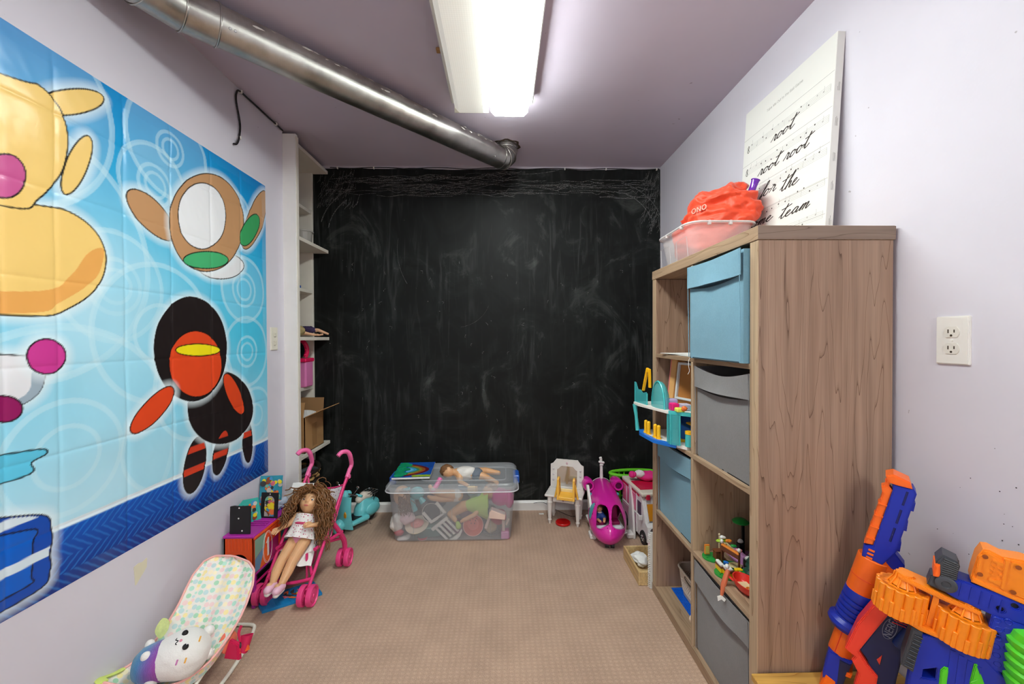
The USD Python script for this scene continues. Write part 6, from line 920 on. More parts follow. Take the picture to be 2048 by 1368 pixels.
# ---------------------------------------------------------------- pink toy plane
def plane():
    Mg = mat('plane_magenta', (216, 36, 158), .22, coat=.3); W = mat('plane_white', (230, 226, 222), .35); Ti = mat('plane_teal', (60, 150, 160), .12); kw = dict(world=True)
    t = thing('toy_plane', 'glossy magenta toy plane with its nose towards the room', 'toy plane', (.61, 2.42, 0))
    axis = spline([(.646, 2.675, .166), (.640, 2.60, .162), (.627, 2.50, .150), (.610, 2.38, .128), (.594, 2.28, .104), (.584, 2.215, .088), (.579, 2.175, .078), (.577, 2.158, .074)], 7)
    tt_ = np.clip((2.36 - axis[:, 1])/(2.36 - 2.158), 0, 1); rr = np.interp(-axis[:, 1], [-2.675, -2.60, -2.50, -2.36, -2.2], [.074, .084, .094, .106, .110])*np.clip(1 - tt_**2.3, .0008, 1)**.60; axis[:, 2] = np.where(tt_ > 0, .118 - .046*tt_, axis[:, 2] - .006)
    def body(k):
        n = 48; T = np.gradient(axis, axis=0); T /= np.linalg.norm(T, axis=1, keepdims=True); L = []
        for p, r, tt in zip(axis, rr, T):
            e = np.cross(tt, (0, 0, 1)); e /= np.linalg.norm(e); u = np.cross(e, tt); a = np.linspace(0, 2*math.pi, n + 1)[:-1]; R = max(r - k, .001)
            L.append(p + R*np.cos(a)[:, None]*e*1.02 + R*np.sin(a)[:, None]*u)
        return loft(L, True, True)
    o, i = body(0), body(.005)
    for m in (o, i):
        if m.volume < 0: m.invert()
    MO, MI = mani(o), mani(i)
    e1 = np.array([.9697, -.2445, 0]); e2 = np.array([.0939, .3723, .9234]); n = np.array([-.2257, -.8953, .3839]); F = frame((.60, 2.38, .15), e1, e2)
    wins = dict(wl=[(-38, 14), (14, 6), (20, -88), (-40, -104), (-46, -66)], wr=[(42, 8), (78, 21), (108, -60), (103, -96), (42, -88)], sl=[(-57, 26), (-68, -20), (-82, -62), (-92, -30), (-80, 12)], sr=[(100, 26), (124, -14), (128, -44), (112, -6)])
    cut = [mani(ext(Polygon(spline(np.array(wins[k])/1000, 5, True)), .34, F @ trimesh.transformations.translation_matrix((0, 0, -.10)))) for k in ('wl', 'wr')]
    sh = MO - MI
    for c in cut: sh = sh - c
    part(t, 'fuselage', tm(sh), Mg, **kw, smooth=40)
    rim = Polygon(spline(np.array(wins['wl'])/1000, 5, True))
    for k in ('wl', 'wr', 'sl', 'sr'):      # moulded rims and the tinted side windows
        pg = Polygon(spline(np.array(wins[k])/1000, 5, True)); big = mani(body(-.0012)); 
        ringc = mani(ext(pg.buffer(.004).difference(pg.buffer(-.0002)), .34, F @ trimesh.transformations.translation_matrix((0, 0, -.07)))); part(t, 'window_rim', tm((big - mani(body(.004))) ^ ringc), Mg, **kw, smooth=40)
        if k[0] == 's': part(t, 'side_window', tm((mani(body(-.0008)) - MI) ^ mani(ext(pg, .34, F @ trimesh.transformations.translation_matrix((0, 0, -.07))))), Ti, **kw, smooth=40)
    for q in (.28, .36, .44):
        for s in (-1, 1):
            p = axis[int(q*len(axis))]; part(t, 'porthole', ell(p + [s*.082, 0, .045], (.012, .016, .010), 2), Ti, **kw)
    part(t, 'cabin_floor', bx((.51, 2.26, .055), (.70, 2.5, .065), .004), mat('plane_floor', (214, 214, 214), .5), **kw)
    for x in (.56, .655): s = part(t, 'seat', rbox((x - .03, 2.40, .065), (x + .03, 2.45, .17), .012), mat('plane_seat', (150, 16, 84), .5), **kw); part(s, 'cushion', rbox((x - .03, 2.35, .06), (x + .03, 2.42, .085), .01), _mats['plane_seat'], **kw)
    part(t, 'dashboard', rbox((.515, 2.262, .06), (.675, 2.292, .098), .012), mat('plane_dash', (206, 210, 214), .4), **kw)
    for s, (x, y) in ((-1, (.518, 2.40)), (1, (.735, 2.40))):      # folded wings, white
        part(t, 'wing', at(ext(Polygon([(-.09, .002), (.015, .002), (.03, .23), (.055, .268), (.02, .278), (-.02, .20), (-.085, .03)]), .014, frame((x + (.0 if s < 0 else .014), y, 0), (0, 1, 0), (s*.06, 0, 1)), b=.003), np.eye(4)), W, **kw)
        part(t, 'wing_root', bx((x - .02, y - .09, .0), (x + .02, y - .03, .03), .006), W, **kw)
        ec = np.array([x + s*.006 + (.026 if s < 0 else -.016), 2.575, .232]); e = part(t, 'engine', at(lathe([(.020, -.05), (.030, -.052), (.036, -.04), (.038, 0), (.030, .05), (.0, .055)], 28), frame(ec, (1, 0, 0), (0, 0, 1)) @ np.diag([1, 1, -1, 1])), Mg, **kw); part(e, 'intake', cyl(ec + [0, -.035, 0], ec + [0, -.03, 0], .03), mat('plane_dark', (120, 14, 86), .5), **kw)
        part(t, 'engine_strut', tube([ec + [-s*.01, .02, -.01], axis[8] + [s*.07, .03, .07]], .014, 8), Mg, **kw)
    tl = [(.647, 2.655, .225), (.648, 2.66, .30), (.646, 2.662, .355), (.642, 2.66, .372)]; part(t, 'tail_fin', tube(tl, [.012, .010, .009, .010], 10, sm=3), W, **kw); part(t, 'tail_plane', rot(bx((.628, 2.648, .335), (.668, 2.664, .349), .004), 12, (0, 1, 0), (.648, 2.66, .34)), W, **kw); part(t, 'tail_plane', rot(bx((.636, 2.650, .318), (.662, 2.664, .330), .004), -8, (0, 1, 0), (.648, 2.66, .32)), W, **kw)
    part(t, 'nose_wheel', cyl((.563, 2.225, .014), (.583, 2.222, .014), .014), mat('plane_tyre', (30, 28, 32), .6), **kw); part(t, 'nose_wheel', cyl((.595, 2.22, .014), (.612, 2.217, .014), .014), _mats['plane_tyre'], **kw)
    part(t, 'nose_ring', at(lathe([(.0795, 0), (.0815, .003), (.0795, .006)], 40), np.eye(4)).apply_transform(frame(axis[2], (1, 0, 0), (0, 0, 1))) , W, **kw)
    p = thing('pilot_doll', 'small brown-haired doll in a blue jacket sitting in the magenta plane', 'doll', (.565, 2.37, .08)); Bl = mat('pilot_blue', (36, 72, 150), .6)
    J = dict(h=((.562, 2.365, .158), .019), n=((.564, 2.37, .138), .008), c=((.568, 2.375, .118), .021), p=((.572, 2.38, .09), .02), a=((.545, 2.35, .105), .009), a1=((.56, 2.325, .098), .008), b=((.592, 2.352, .108), .009), b1=((.582, 2.322, .098), .007)); 
    part(p, 'body', flesh(J, [('h', 'h'), ('h', 'n'), ('n', 'c'), ('c', 'p'), ('c', 'a'), ('a', 'a1'), ('c', 'b'), ('b', 'b1')], .005, 5), SKIN, world=True, smooth=True); part(p, 'jacket', flesh(dict(a=((.568, 2.374, .12), .024), b=((.572, 2.38, .088), .024), c=((.545, 2.352, .108), .0125), d=((.592, 2.354, .11), .0125)), [('a', 'b'), ('a', 'c'), ('a', 'd')], .005, 4), Bl, world=True, smooth=True)
    part(p, 'hair', crumple(ell((.560, 2.372, .163), (.022, .021, .022), 3), .008, 70, 2), _mats['hair_base'], **kw); part(p, 'collar', ell((.566, 2.362, .137), (.014, .010, .006), 2), _mats['toy_white'], **kw)
plane()
# ---------------------------------------------------------------- toy camper van, green basket, tray, notebook
def camper():
    t = thing('toy_camper', 'white and pink toy camper van beside the magenta plane', 'toy camper', (.872, 2.41, 0), 5); W = mat('camper_white', (230, 226, 224), .3); Rd = mat('camper_red', (196, 22, 60), .35); Pk = mat('camper_pink', (226, 110, 150), .35); Bk = mat('camper_tyre', (30, 28, 30), .6); Gl = mat('camper_orange_glass', (214, 140, 36), .1)
    w = .10      # local: -y is the front; side profile in (y, z)
    prof = [(-.215, .035), (-.222, .075), (-.205, .118), (-.175, .135), (-.135, .232), (-.125, .262), (.155, .272), (.160, .05), (.145, .03), (-.13, .03)]
    part(t, 'body', ext(Polygon(prof), 2*w, frame((-w, 0, 0), (0, 1, 0), (0, 0, 1)), b=.004), W); 
    part(t, 'roof', rbox((-w - .004, -.145, .262), (w + .004, .160, .285), .008), mat('camper_cream', (232, 222, 204), .35)); part(t, 'roof_hatch', bx((-w + .012, -.09, .284), (w - .03, .05, .289), .002), Rd)
    wd = np.array([(-.172, .140), (-.139, .222)]); s0, s1 = np.array([-w + .022, wd[0][0] - .003, wd[0][1]]), np.array([-w + .022, wd[1][0] - .003, wd[1][1]]); MF = frame(s0, (1, 0, 0), s1 - s0); hgt = np.linalg.norm(s1 - s0)
    part(t, 'windshield', ext([(0, 0), (2*w - .044, 0), (2*w - .05, hgt), (.004, hgt)], .003, MF), Gl); part(t, 'wiper_sill', bx((-w + .014, -.18, .132), (w - .014, -.172, .140), .002), mat('camper_grey', (120, 120, 124), .4))
    for x in (-w + .018, w - .018): part(t, 'pillar', tube([(x, -.178, .134), (x, -.136, .238)], .007, 8), W)
    for x in (-w + .03, w - .03): h_ = part(t, 'headlight', at(lathe([(.017, 0), (.018, .004), (.012, .006), (0, .006)], 24), frame((x, -.213, .098), (1, 0, 0), (0, .3, 1))), mat('camper_chrome', (170, 170, 176), .2, .9)); part(h_, 'lens', at(ell((0, 0, .006), (.009, .009, .003), 2), frame((x, -.214, .098), (1, 0, 0), (0, .3, 1))), mat('camper_lens', (96, 100, 110), .1))
    for k, x in enumerate((-w + .022, w - .044)): part(t, 'light_bar', bx((x, -.150, .246), (x + .022, -.128, .276), .003), Rd)
    part(t, 'marker', bx((-.03, -.142, .238), (.02, -.136, .247), .001), Rd); part(t, 'grille', bx((-w + .02, -.226, .052), (w - .02, -.214, .072), .003), Rd); part(t, 'bumper', rbox((-w, -.232, .018), (w, -.205, .046), .006), Pk)
    for s in (-1, 1):
        x = s*(w + .0005)
        for y0, y1, z0, z1, m in ((-.06, .075, .15, .245, Pk), (.095, .145, .15, .245, Pk), (-.05, .145, .045, .13, mat('camper_sticker', (206, 150, 176), .4)), (-.125, -.075, .15, .225, mat('camper_dark_glass', (88, 84, 96), .1))): part(t, 'side_sticker', bx((x - .0015, y0, z0), (x + .0015, y1, z1), .0005), m)
        part(t, 'side_roof_stripe', bx((x - .001, -.1, .250), (x + .001, .155, .262)), Rd); part(t, 'door_frame', tube([(x, -.066, .035), (x, -.066, .255)], .005, 8), W); part(t, 'side_rail', tube([(x, -.12, .14), (x, .15, .14)], .003, 8), W); part(t, 'open_flap', rot(bx((x - .002, -.062, .036), (x + .002, -.045, .262), .001), s*18, (0, 0, 1), (x, -.062, 0)), W)
        part(t, 'wing_mirror', rbox((x + s*.004 - .004, -.150, .135), (x + s*.02 + .002, -.138, .162), .003), W)
        for y in (-.155, .10):
            wh = part(t, 'wheel', at(lathe([(0, -.010), (.022, -.010), (.024, -.013), (.036, -.013), (.040, -.008), (.040, .008), (.036, .013), (.024, .013), (.022, .010), (0, .010)], 32), frame((s*(w - .006), y, .040), (0, 1, 0), (0, 0, 1))), Bk); part(wh, 'hub_cap', at(lathe([(0, .016), (.010, .015), (.020, .0115), (.0225, .010)], 24), frame((s*(w - .006), y, .040), (0, s, 0), (0, 0, 1))), _mats['camper_chrome'])
            for k in range(5): a = 2*math.pi*k/5; part(wh, 'spoke', at(ell((.013*math.cos(a), .013*math.sin(a), .0145), (.004, .0025, .002), 1), frame((s*(w - .006), y, .040), (0, s, 0), (0, 0, 1))), W)
    # plush pillow on the roof
    q = thing('pink_plush', 'hot pink and white stuffed toy lying on the camper roof', 'plush toy', (.865, 2.46, .29)); kw = dict(world=True); Pp = mat('plush_pink', (228, 40, 130), .8)
    part(q, 'body', crumple(ell((.885, 2.47, .315), (.07, .05, .028), 3), .008, 24, 2), Pp, **kw); part(q, 'muzzle', crumple(ell((.795, 2.47, .322), (.022, .024, .02), 3), .004, 40, 2), Pp, **kw); part(q, 'white_patch', crumple(ell((.832, 2.455, .330), (.034, .03, .022), 3), .006, 30, 4), mat('plush_white2', (226, 214, 216), .9), **kw); part(q, 'ear', ell((.80, 2.44, .332), (.01, .01, .016), 2), Pp, **kw)
    # lime basket against the wall
    g = thing('green_basket', 'lime green slatted plastic basket behind the toy camper', 'basket', (.895, 2.665, 0)); Gr = mat('basket_lime', (110, 210, 40), .35); n = 40; c = np.array([.875, 2.655]); rx, ry = .17, .062
    el = lambda z, k, a: (c[0] + rx*k*math.cos(a), c[1] + ry*k*math.sin(a), z)
    for z, k, r in ((.012, .86, .008), (.10, .91, .005), (.19, .96, .006), (.268, 1.0, .011)): part(g, 'hoop', tube([el(z, k, a) for a in np.linspace(0, 2*math.pi, 49)[:-1]], r, 8, True), Gr, **kw)
    for a in np.linspace(0, 2*math.pi, 27)[:-1]: part(g, 'slat', tube([el(.012, .86, a), el(.265, 1.0, a)], .006, 6, flat=.6), Gr, **kw)
    part(g, 'base', ext(Polygon([el(0, .86, a)[:2] for a in np.linspace(0, 6.283, 40)[:-1]]), .008, frame((0, 0, .002), (1, 0, 0), (0, 1, 0))), Gr, **kw)
    # pine tray with odds and ends
    P_ = wood('pine', 1, (222, 192, 142), (210, 178, 126), (196, 160, 110), (196, 168, 128), 1.2, .5); x0, x1, y0, y1, h = .632, .93, 1.872, 2.115, .066; t = thing('wooden_tray', 'shallow pine tray on the carpet behind the cube shelf', 'tray', ((x0 + x1)/2, (y0 + y1)/2, 0)); e = .010
    kw2 = dict(world=True, smooth=False)
    for lo, hi in (((x0, y0, .001), (x0 + e, y1, h)), ((x1 - e, y0, .001), (x1, y1, h)), ((x0 + e, y0, .001), (x1 - e, y0 + e, h)), ((x0 + e, y1 - e, .001), (x1 - e, y1, h))): part(t, 'side', bx(lo, hi, .0015), P_, **kw2)
    part(t, 'bottom', bx((x0 + e, y0 + e, .004), (x1 - e, y1 - e, .010)), P_, **kw2)
    solo('tissue', crumple(ell((.690, 2.03, .038), (.034, .05, .03), 4), .03, 22, 3), _mats['tissue_white'], 'crumpled white tissue in the pine tray', 'tissue', (.715, 2.02, .010)); solo('black_card', rot(crumple(bx((.652, 1.925, .012), (.74, 1.985, .015), .001).subdivide(), .002, 30, 1), 24, (0, -1, .4), (.74, 1.955, .012)), mat('card_black', (36, 32, 34), .5), 'black card lying in the pine tray', 'card', (.745, 1.96, .012))
    solo('blue_scraps', crumple(ell((.668, 1.903, .020), (.022, .014, .010), 3), .014, 50, 8), mat('scrap_blue', (70, 110, 190), .6), 'small blue scraps at the near end of the pine tray', 'scraps', (.715, 1.905, .010)); solo('grey_cloth', crumple(ell((.80, 2.05, .03), (.04, .03, .02), 3), .014, 30, 5), mat('scrap_grey', (170, 160, 158), .9), 'grey-white cloth beside the tissue in the pine tray', 'cloth', (.80, 2.05, .01))
    nb = thing('spiral_notebook', 'white spiral notebook standing between the tray and the cube shelf', 'notebook', (.69, 1.8565, 0)); 
    for k, (y, m) in enumerate(((1.849, mat('note_cover', (222, 220, 214), .5)), (1.8515, _mats['paper_white']), (1.8565, _mats['note_cover']))): part(nb, ('back_cover', 'pages', 'front_cover')[k], bx((.678, y, .001), (.885, y + (.0012, .0045, .0012)[k], .262), 0), m, **kw2)
    for i in range(30): part(nb, 'wire_loop', tube([(.6755 + .0058*math.cos(a), 1.853 + .0058*math.sin(a), .010 + .0084*i) for a in np.linspace(0, 6.283, 13)[:-1]], .0014, 5, True), mat('note_wire', (232, 230, 226), .3), **kw)
camper()
# ---------------------------------------------------------------- things in and on the cube shelf
def cube_things():
    kw = dict(world=True); solo('paper_sheets', [rot(bx((.70, 1.50 + .02*k, ROW[3] + .001 + .0022*k), (.84, 1.70 + .02*k, ROW[3] + .0025 + .0022*k)), 5*k, (0, 0, 1), (.77, 1.6, 0)) for k in range(3)], _mats['paper_white'], 'few white paper sheets lying in the empty top cell of the cube shelf', 'paper', (.77, 1.6, ROW[3]), smooth=False)
    solo('loose_thread', tube([(.69, 1.47, ROW[3] + .002), (.682, 1.468, ROW[3] - .01), (.680, 1.466, ROW[3] - .03), (.682, 1.464, ROW[3] - .05), (.678, 1.468, ROW[3] - .062)], .0011, 5, sm=4), mat('thread_white', (226, 222, 216), .8), 'white thread hanging from the top cell of the cube shelf', 'thread', (.682, 1.468, ROW[3]))
    z = ROW[2]; Tq = mat('house_aqua', (90, 205, 208), .15, trans=.58); Ts = mat('house_aqua_solid', (70, 186, 186), .3); W = _mats['toy_white']; Bl = mat('house_blue', (28, 112, 204), .35); Ye = mat('house_yellow', (248, 186, 22), .35)
    t = thing('toy_house', 'aqua and white two-storey toy house sticking out of the cube shelf', 'toy house', (.72, 1.64, z + .001))
    b0 = [(.93, 1.50), (.93, 1.80), (.66, 1.80), (.618, 1.79), (.602, 1.745), (.615, 1.62), (.665, 1.545), (.69, 1.50)]
    part(t, 'base', ext(b0, .012, frame((0, 0, z + .001), (1, 0, 0), (0, 1, 0)), b=.002), W, **kw); part(t, 'kerb', ext(Polygon([(.66, 1.81), (.610, 1.80), (.592, 1.745), (.604, 1.615), (.660, 1.530), (.672, 1.545), (.622, 1.622), (.612, 1.74), (.626, 1.785), (.66, 1.795)]), .014, frame((0, 0, z + .0), (1, 0, 0), (0, 1, 0)), b=.002), Bl, 'blue kerb', **kw)
    for i, (x, y) in enumerate(((.618, 1.735), (.620, 1.708), (.627, 1.652), (.632, 1.628))): c = part(t, 'bollard', cyl((x, y, z + .013), (x, y, z + .062), .0075), Ye, **kw); part(c, 'top', ell((x, y, z + .062), (.0076, .0076, .007), 2), Ye, **kw); part(c, 'foot', cyl((x, y, z + .013), (x, y, z + .017), .011), Ye, **kw)
    d0 = [(.93, 1.50), (.93, 1.80), (.64, 1.805), (.585, 1.80), (.585, 1.74), (.640, 1.56), (.70, 1.50)]; zd = z + .128
    part(t, 'upper_deck', ext(d0, .011, frame((0, 0, zd), (1, 0, 0), (0, 1, 0)), b=.002), W, **kw); part(t, 'deck_edge', ext(Polygon([(.642, 1.555), (.70, 1.496), (.93, 1.496), (.93, 1.504), (.703, 1.506), (.648, 1.562)]), .014, frame((0, 0, zd - .001), (1, 0, 0), (0, 1, 0))), Ts, **kw)
    part(t, 'corner_post', tube([(.598, 1.785, z + .012), (.594, 1.79, z + .07), (.588, 1.792, zd)], [.009, .007, .010], 8), Ts, **kw)
    ba = np.linspace(0, math.pi, 20); part(t, 'bay_window', grid(lambda u, v: (.672 + .030*np.cos(np.pi*(.5 + u)), 1.555 + .034*np.sin(np.pi*(.5 + u)) + 0*v, z + .013 + .115*v), 16, 4, .002), Tq, **kw, smooth=60)
    for a in (.5, .85, 1.15, 1.5): part(t, 'window_bar', tube([(.672 + .031*math.cos(math.pi*a), 1.555 + .035*math.sin(math.pi*a), z + .013), (.672 + .031*math.cos(math.pi*a), 1.555 + .035*math.sin(math.pi*a), z + .128)], .0022, 6), Ts, **kw)
    part(t, 'back_wall', bx((.80, 1.50, z + .013), (.806, 1.80, zd)), mat('house_navy', (22, 70, 140), .4), **kw); part(t, 'bench', bx((.74, 1.52, z + .075), (.80, 1.62, z + .083), .002), Ye, **kw); part(t, 'counter', rbox((.725, 1.54, z + .013), (.80, 1.66, z + .07), .004), Bl, **kw); part(t, 'side_arch', tube([(.70, 1.70, z + .013), (.70, 1.70, z + .06), (.70, 1.665, z + .06), (.70, 1.665, z + .013)], .004, 6), _mats['house_navy'], **kw)
    k = part(t, 'barrel', cyl((.705, 1.508, z + .013), (.705, 1.508, z + .065), .017), Ts, **kw); part(k, 'lid', cyl((.705, 1.508, z + .06), (.705, 1.508, z + .07), .018), Ye, **kw); part(t, 'step', bx((.70, 1.57, z + .013), (.72, 1.59, z + .022), .002), Ye, **kw)
    # upper floor: dome, slide, wing, furniture, wall frame
    part(t, 'dome', grid(lambda u, v: (.650 + .030*np.cos(2*np.pi*u)*np.cos(v*1.5), 1.655 + .068*np.sin(2*np.pi*u)*np.cos(v*1.5), zd + .011 + .105*np.sin(v*1.5)), 28, 12), Tq, **kw, smooth=60); part(t, 'dome_arch', tube([(.640, 1.655 + .068*math.cos(a), zd + .011 + .105*math.sin(a)) for a in np.linspace(0, math.pi, 16)], .004, 6), Ts, **kw)
    part(t, 'railing', ext([(0, 0), (.10, 0), (.10, .055), (.07, .048), (.05, .06), (.03, .058), (.012, .088), (0, .088)], .003, frame((.592, 1.80, zd + .011), (.18, -1, 0), (0, 0, 1))), Tq, **kw); 
    for s, x in ((0, 0), (1, .10)): part(t, 'railing_post', tube([(.592 + x*.18, 1.80 - x, zd + .011), (.592 + x*.18, 1.80 - x, zd + (.10, .06)[s])], .003, 6), Ts, **kw)
    part(t, 'slide', ext([(0, 0), (.012, 0), (.045, .085), (.058, .085), (.06, .02), (.07, .02), (.066, .10), (.04, .105)], .010, frame((.63, 1.80, zd + .06), (.15, -1, 0), (0, 0, 1)), b=.002), Ye, **kw); 
    part(t, 'cushion', rbox((.662, 1.60, zd + .012), (.70, 1.64, zd + .05), .005), mat('house_lilac', (176, 160, 200), .5), **kw); part(t, 'cushion', rbox((.655, 1.552, zd + .012), (.685, 1.588, zd + .04), .004), mat('house_hot_pink', (226, 20, 120), .4), **kw); part(t, 'chest', rbox((.70, 1.552, zd + .012), (.735, 1.60, zd + .035), .003), mat('house_lilac2', (196, 186, 204), .5), **kw)
    part(t, 'planter', bx((.66, 1.517, zd + .012), (.69, 1.545, zd + .028), .003), mat('house_lemon', (226, 226, 90), .4), **kw); part(t, 'plant', crumple(ell((.685, 1.512, zd + .028), (.012, .009, .010), 2), .004, 90, 1), mat('house_orange', (222, 110, 50), .5), **kw); part(t, 'pool', bcyl((.74, 1.53, zd + .012), (.74, 1.53, zd + .035), .022), Ts, **kw)
    t = thing('toy_wall_panel', 'tan toy wall with a white window frame leaning in the cube shelf', 'toy wall', (.78, 1.70, zd + .012)); Tn = mat('panel_tan', (222, 166, 104), .5); F = frame((.735, 1.765, zd + .0125), (.35, -1, 0), (.12, .05, 1))
    part(t, 'panel', ext([(0, 0), (.16, 0), (.16, .165), (.03, .19), (0, .185)], .006, F), mat('panel_brown', (176, 112, 52), .5), **kw); part(t, 'pink_edge', ext([(-.004, 0), (0, 0), (0, .19), (-.004, .19)], .014, F), mat('panel_pink', (226, 130, 130), .5), **kw); part(t, 'side_post', ext([(0, 0), (.03, 0), (.034, .188), (0, .188)], .014, F, b=.002), Tn, **kw)
    part(t, 'window_frame', ext(Polygon([(.04, .02), (.158, .02), (.158, .178), (.04, .178)]).difference(Polygon([(.050, .030), (.148, .030), (.148, .168), (.050, .168)])), .012, F @ trimesh.transformations.translation_matrix((0, 0, .004)), b=.002), mat('panel_white', (214, 214, 216), .4), **kw)
    # building-brick picnic set in the third row
    z = ROW[1] + .0005; Gn = mat('brick_green', (30, 142, 60), .3); Br = mat('brick_brown', (110, 58, 34), .35); Tn2 = mat('brick_tan', (226, 206, 160), .35); Yl = mat('brick_yellow', (244, 196, 24), .3); Lm = mat('brick_lime', (160, 200, 40), .35); Or = mat('brick_orange', (226, 130, 40), .35); Wt = mat('brick_white', (230, 228, 222), .3); Bk = mat('brick_black', (26, 26, 30), .3)
    def T(n, lab, c, p): return thing(n, lab, c, p)
    def plate(t, c, r, m, k=1.0):
        part(t, 'baseplate', cyl((c[0], c[1], z), (c[0], c[1], z + .0035), r, n=18), m, **kw)
        for i in range(7): a = i*2.4; q = r*.8*math.sqrt(i/7); part(t, 'stud', cyl((c[0] + q*math.cos(a), c[1] + q*math.sin(a), z + .003), (c[0] + q*math.cos(a), c[1] + q*math.sin(a), z + .0052), .0025, n=8), m, **kw)
    t = T('brick_notice_stand', 'tiny brick-built notice board and brown chest on a green plate', 'toy set', (.735, 1.40, z)); plate(t, (.735, 1.40), .034, Gn); part(t, 'board', bx((.712, 1.408, z + .008), (.730, 1.414, z + .042), .001), Or, **kw); part(t, 'notice', bx((.714, 1.4072, z + .012), (.728, 1.4082, z + .038)), mat('brick_notice', (206, 186, 90), .5), **kw); part(t, 'chest', bx((.735, 1.378, z + .004), (.765, 1.40, z + .03), .002), Br, **kw); part(t, 'chest_lid', bx((.734, 1.377, z + .03), (.766, 1.401, z + .034), .001), Br, **kw)
    t = T('brick_flag', 'tiny cream brick-built flagpole with a lattice arm', 'toy set', (.76, 1.405, z)); part(t, 'base', cyl((.762, 1.405, z + .0), (.762, 1.405, z + .006), .010, n=12), Wt, **kw); part(t, 'pole', tube([(.762, 1.405, z), (.762, 1.405, z + .078)], .0026, 8), Tn2, **kw); part(t, 'knob', ell((.762, 1.405, z + .08), (.004, .004, .004), 1), Tn2, **kw); part(t, 'arm', ext(Polygon([(0, 0), (.055, -.014), (.055, -.008), (0, .018)]).difference(unary_union([Point(.012, .003).buffer(.0035), Point(.026, -.002).buffer(.003), Point(.038, -.006).buffer(.002)])), .003, frame((.762, 1.404, z + .058), (.5, -.85, 0), (0, 0, 1))), Tn2, **kw)
    t = T('brick_swing', 'tiny brick-built swing with a brown beam and lime leaves', 'toy set', (.75, 1.34, z)); 
    plate(t, (.765, 1.335), .042, Gn); posts = ((.742, 1.352), (.772, 1.302)); b0_, b1_ = np.array([*posts[0], z + .073]), np.array([*posts[1], z + .063])
    for (x, y), zt in zip(posts, (.078, .072)): p_ = part(t, 'post', bx((x - .0025, y - .0025, z), (x + .0025, y + .0025, z + zt)), Br, **kw); part(p_, 'knob', ell((x, y, z + zt + .005), (.006, .006, .007), 2), Wt, **kw)
    part(t, 'beam', tube([b0_, b1_], .0055, 6), Or, **kw); part(t, 'panel', ext([(0, 0), (.058, -.01), (.058, -.026), (0, -.018)], .004, frame(b0_, (.51, -.86, 0), (0, 0, 1))), Br, **kw)
    for i, (x, y, zz, m) in enumerate(((.744, 1.372, .074, Lm), (.758, 1.362, .080, Lm), (.764, 1.348, .086, Or), (.774, 1.335, .075, Gn), (.752, 1.365, .09, Wt), (.782, 1.32, .068, mat('brick_pink', (226, 130, 140), .35)))): part(t, 'leaf', crumple(ell((x, y, z + zz), (.010, .008, .005), 2), .004, 120, i), m, **kw)
    part(t, 'rug', ell((.778, 1.338, z + .008), (.026, .018, .004), 2), mat('brick_rug', (226, 204, 150), .6, vary=(200, .2)), **kw)
    t = T('brick_bench', 'tiny yellow brick-built bench corner with white cushions at the shelf edge', 'toy set', (.72, 1.29, z)); plate(t, (.728, 1.30), .036, Gn)
    for (x0_, y0_, x1_, y1_) in ((.710, 1.30, .722, 1.335), (.716, 1.272, .736, 1.30), (.742, 1.268, .766, 1.282)): s_ = part(t, 'bench', bx((x0_, y0_, z + .004), (x1_, y1_, z + .020), .001), Yl, **kw); part(s_, 'cushion', rbox((x0_, y0_, z + .024), (x1_, y1_, z + .033), .003), Wt if y0_ > 1.27 else Yl, **kw); part(s_, 'trim', bx((x0_ - .001, y0_ - .001, z + .019), (x1_ + .001, y1_ + .001, z + .024), .001), Br, **kw)
    part(t, 'drum', cyl((.744, 1.33, z + .004), (.744, 1.33, z + .024), .008, n=14), Bl, **kw)
    t = T('brick_tree', 'tiny dark green brick-built fir tree beside the red boat', 'toy tree', (.792, 1.262, z)); part(t, 'trunk', cyl((.792, 1.262, z), (.792, 1.262, z + .02), .006, n=10), Br, **kw)
    for i in range(5): part(t, 'branch_tier', crumple(cyl((.792, 1.262, z + .014 + .016*i), (.792, 1.262, z + .036 + .016*i), .032 - .005*i, .006, n=14).subdivide(), .006, 80, i), mat('fir_green', (26, 66, 54), .4), **kw)
    part(t, 'fern', crumple(ell((.766, 1.272, z + .014), (.014, .014, .016), 3), .012, 80, 3), Gn, **kw)
    t = T('brick_friends_hut', 'small pink and black brick-built stall at the back of the third row', 'toy set', (.85, 1.36, z)); part(t, 'floor', bx((.80, 1.30, z), (.92, 1.43, z + .006), .001), mat('brick_lilac', (196, 140, 190), .4), **kw); part(t, 'counter', bx((.81, 1.345, z + .006), (.83, 1.42, z + .03), .001), _mats['brick_lilac'], **kw)
    for i, (x, y, h_) in enumerate(((.815, 1.325, .03), (.845, 1.315, .04), (.835, 1.40, .05), (.86, 1.35, .045))): part(t, 'brick_stack', bx((x - .01, y - .01, z + .006), (x + .01, y + .01, z + h_), .001), (Bk, Wt, Bk, Bk)[i], **kw); part(t, 'animal', crumple(ell((x, y, z + h_ + .007), (.010, .008, .008), 2), .003, 100, i), (Wt, Bk, Wt, Bk)[i], **kw)
    part(t, 'canopy_post', bx((.842, 1.40, z), (.850, 1.408, z + .125)), Bk, **kw); part(t, 'canopy', lathe([(0, .012), (.018, .008), (.028, 0), (.026, -.004), (0, .002)], 12).apply_translation((.835, 1.40, z + .128)), Gn, **kw)
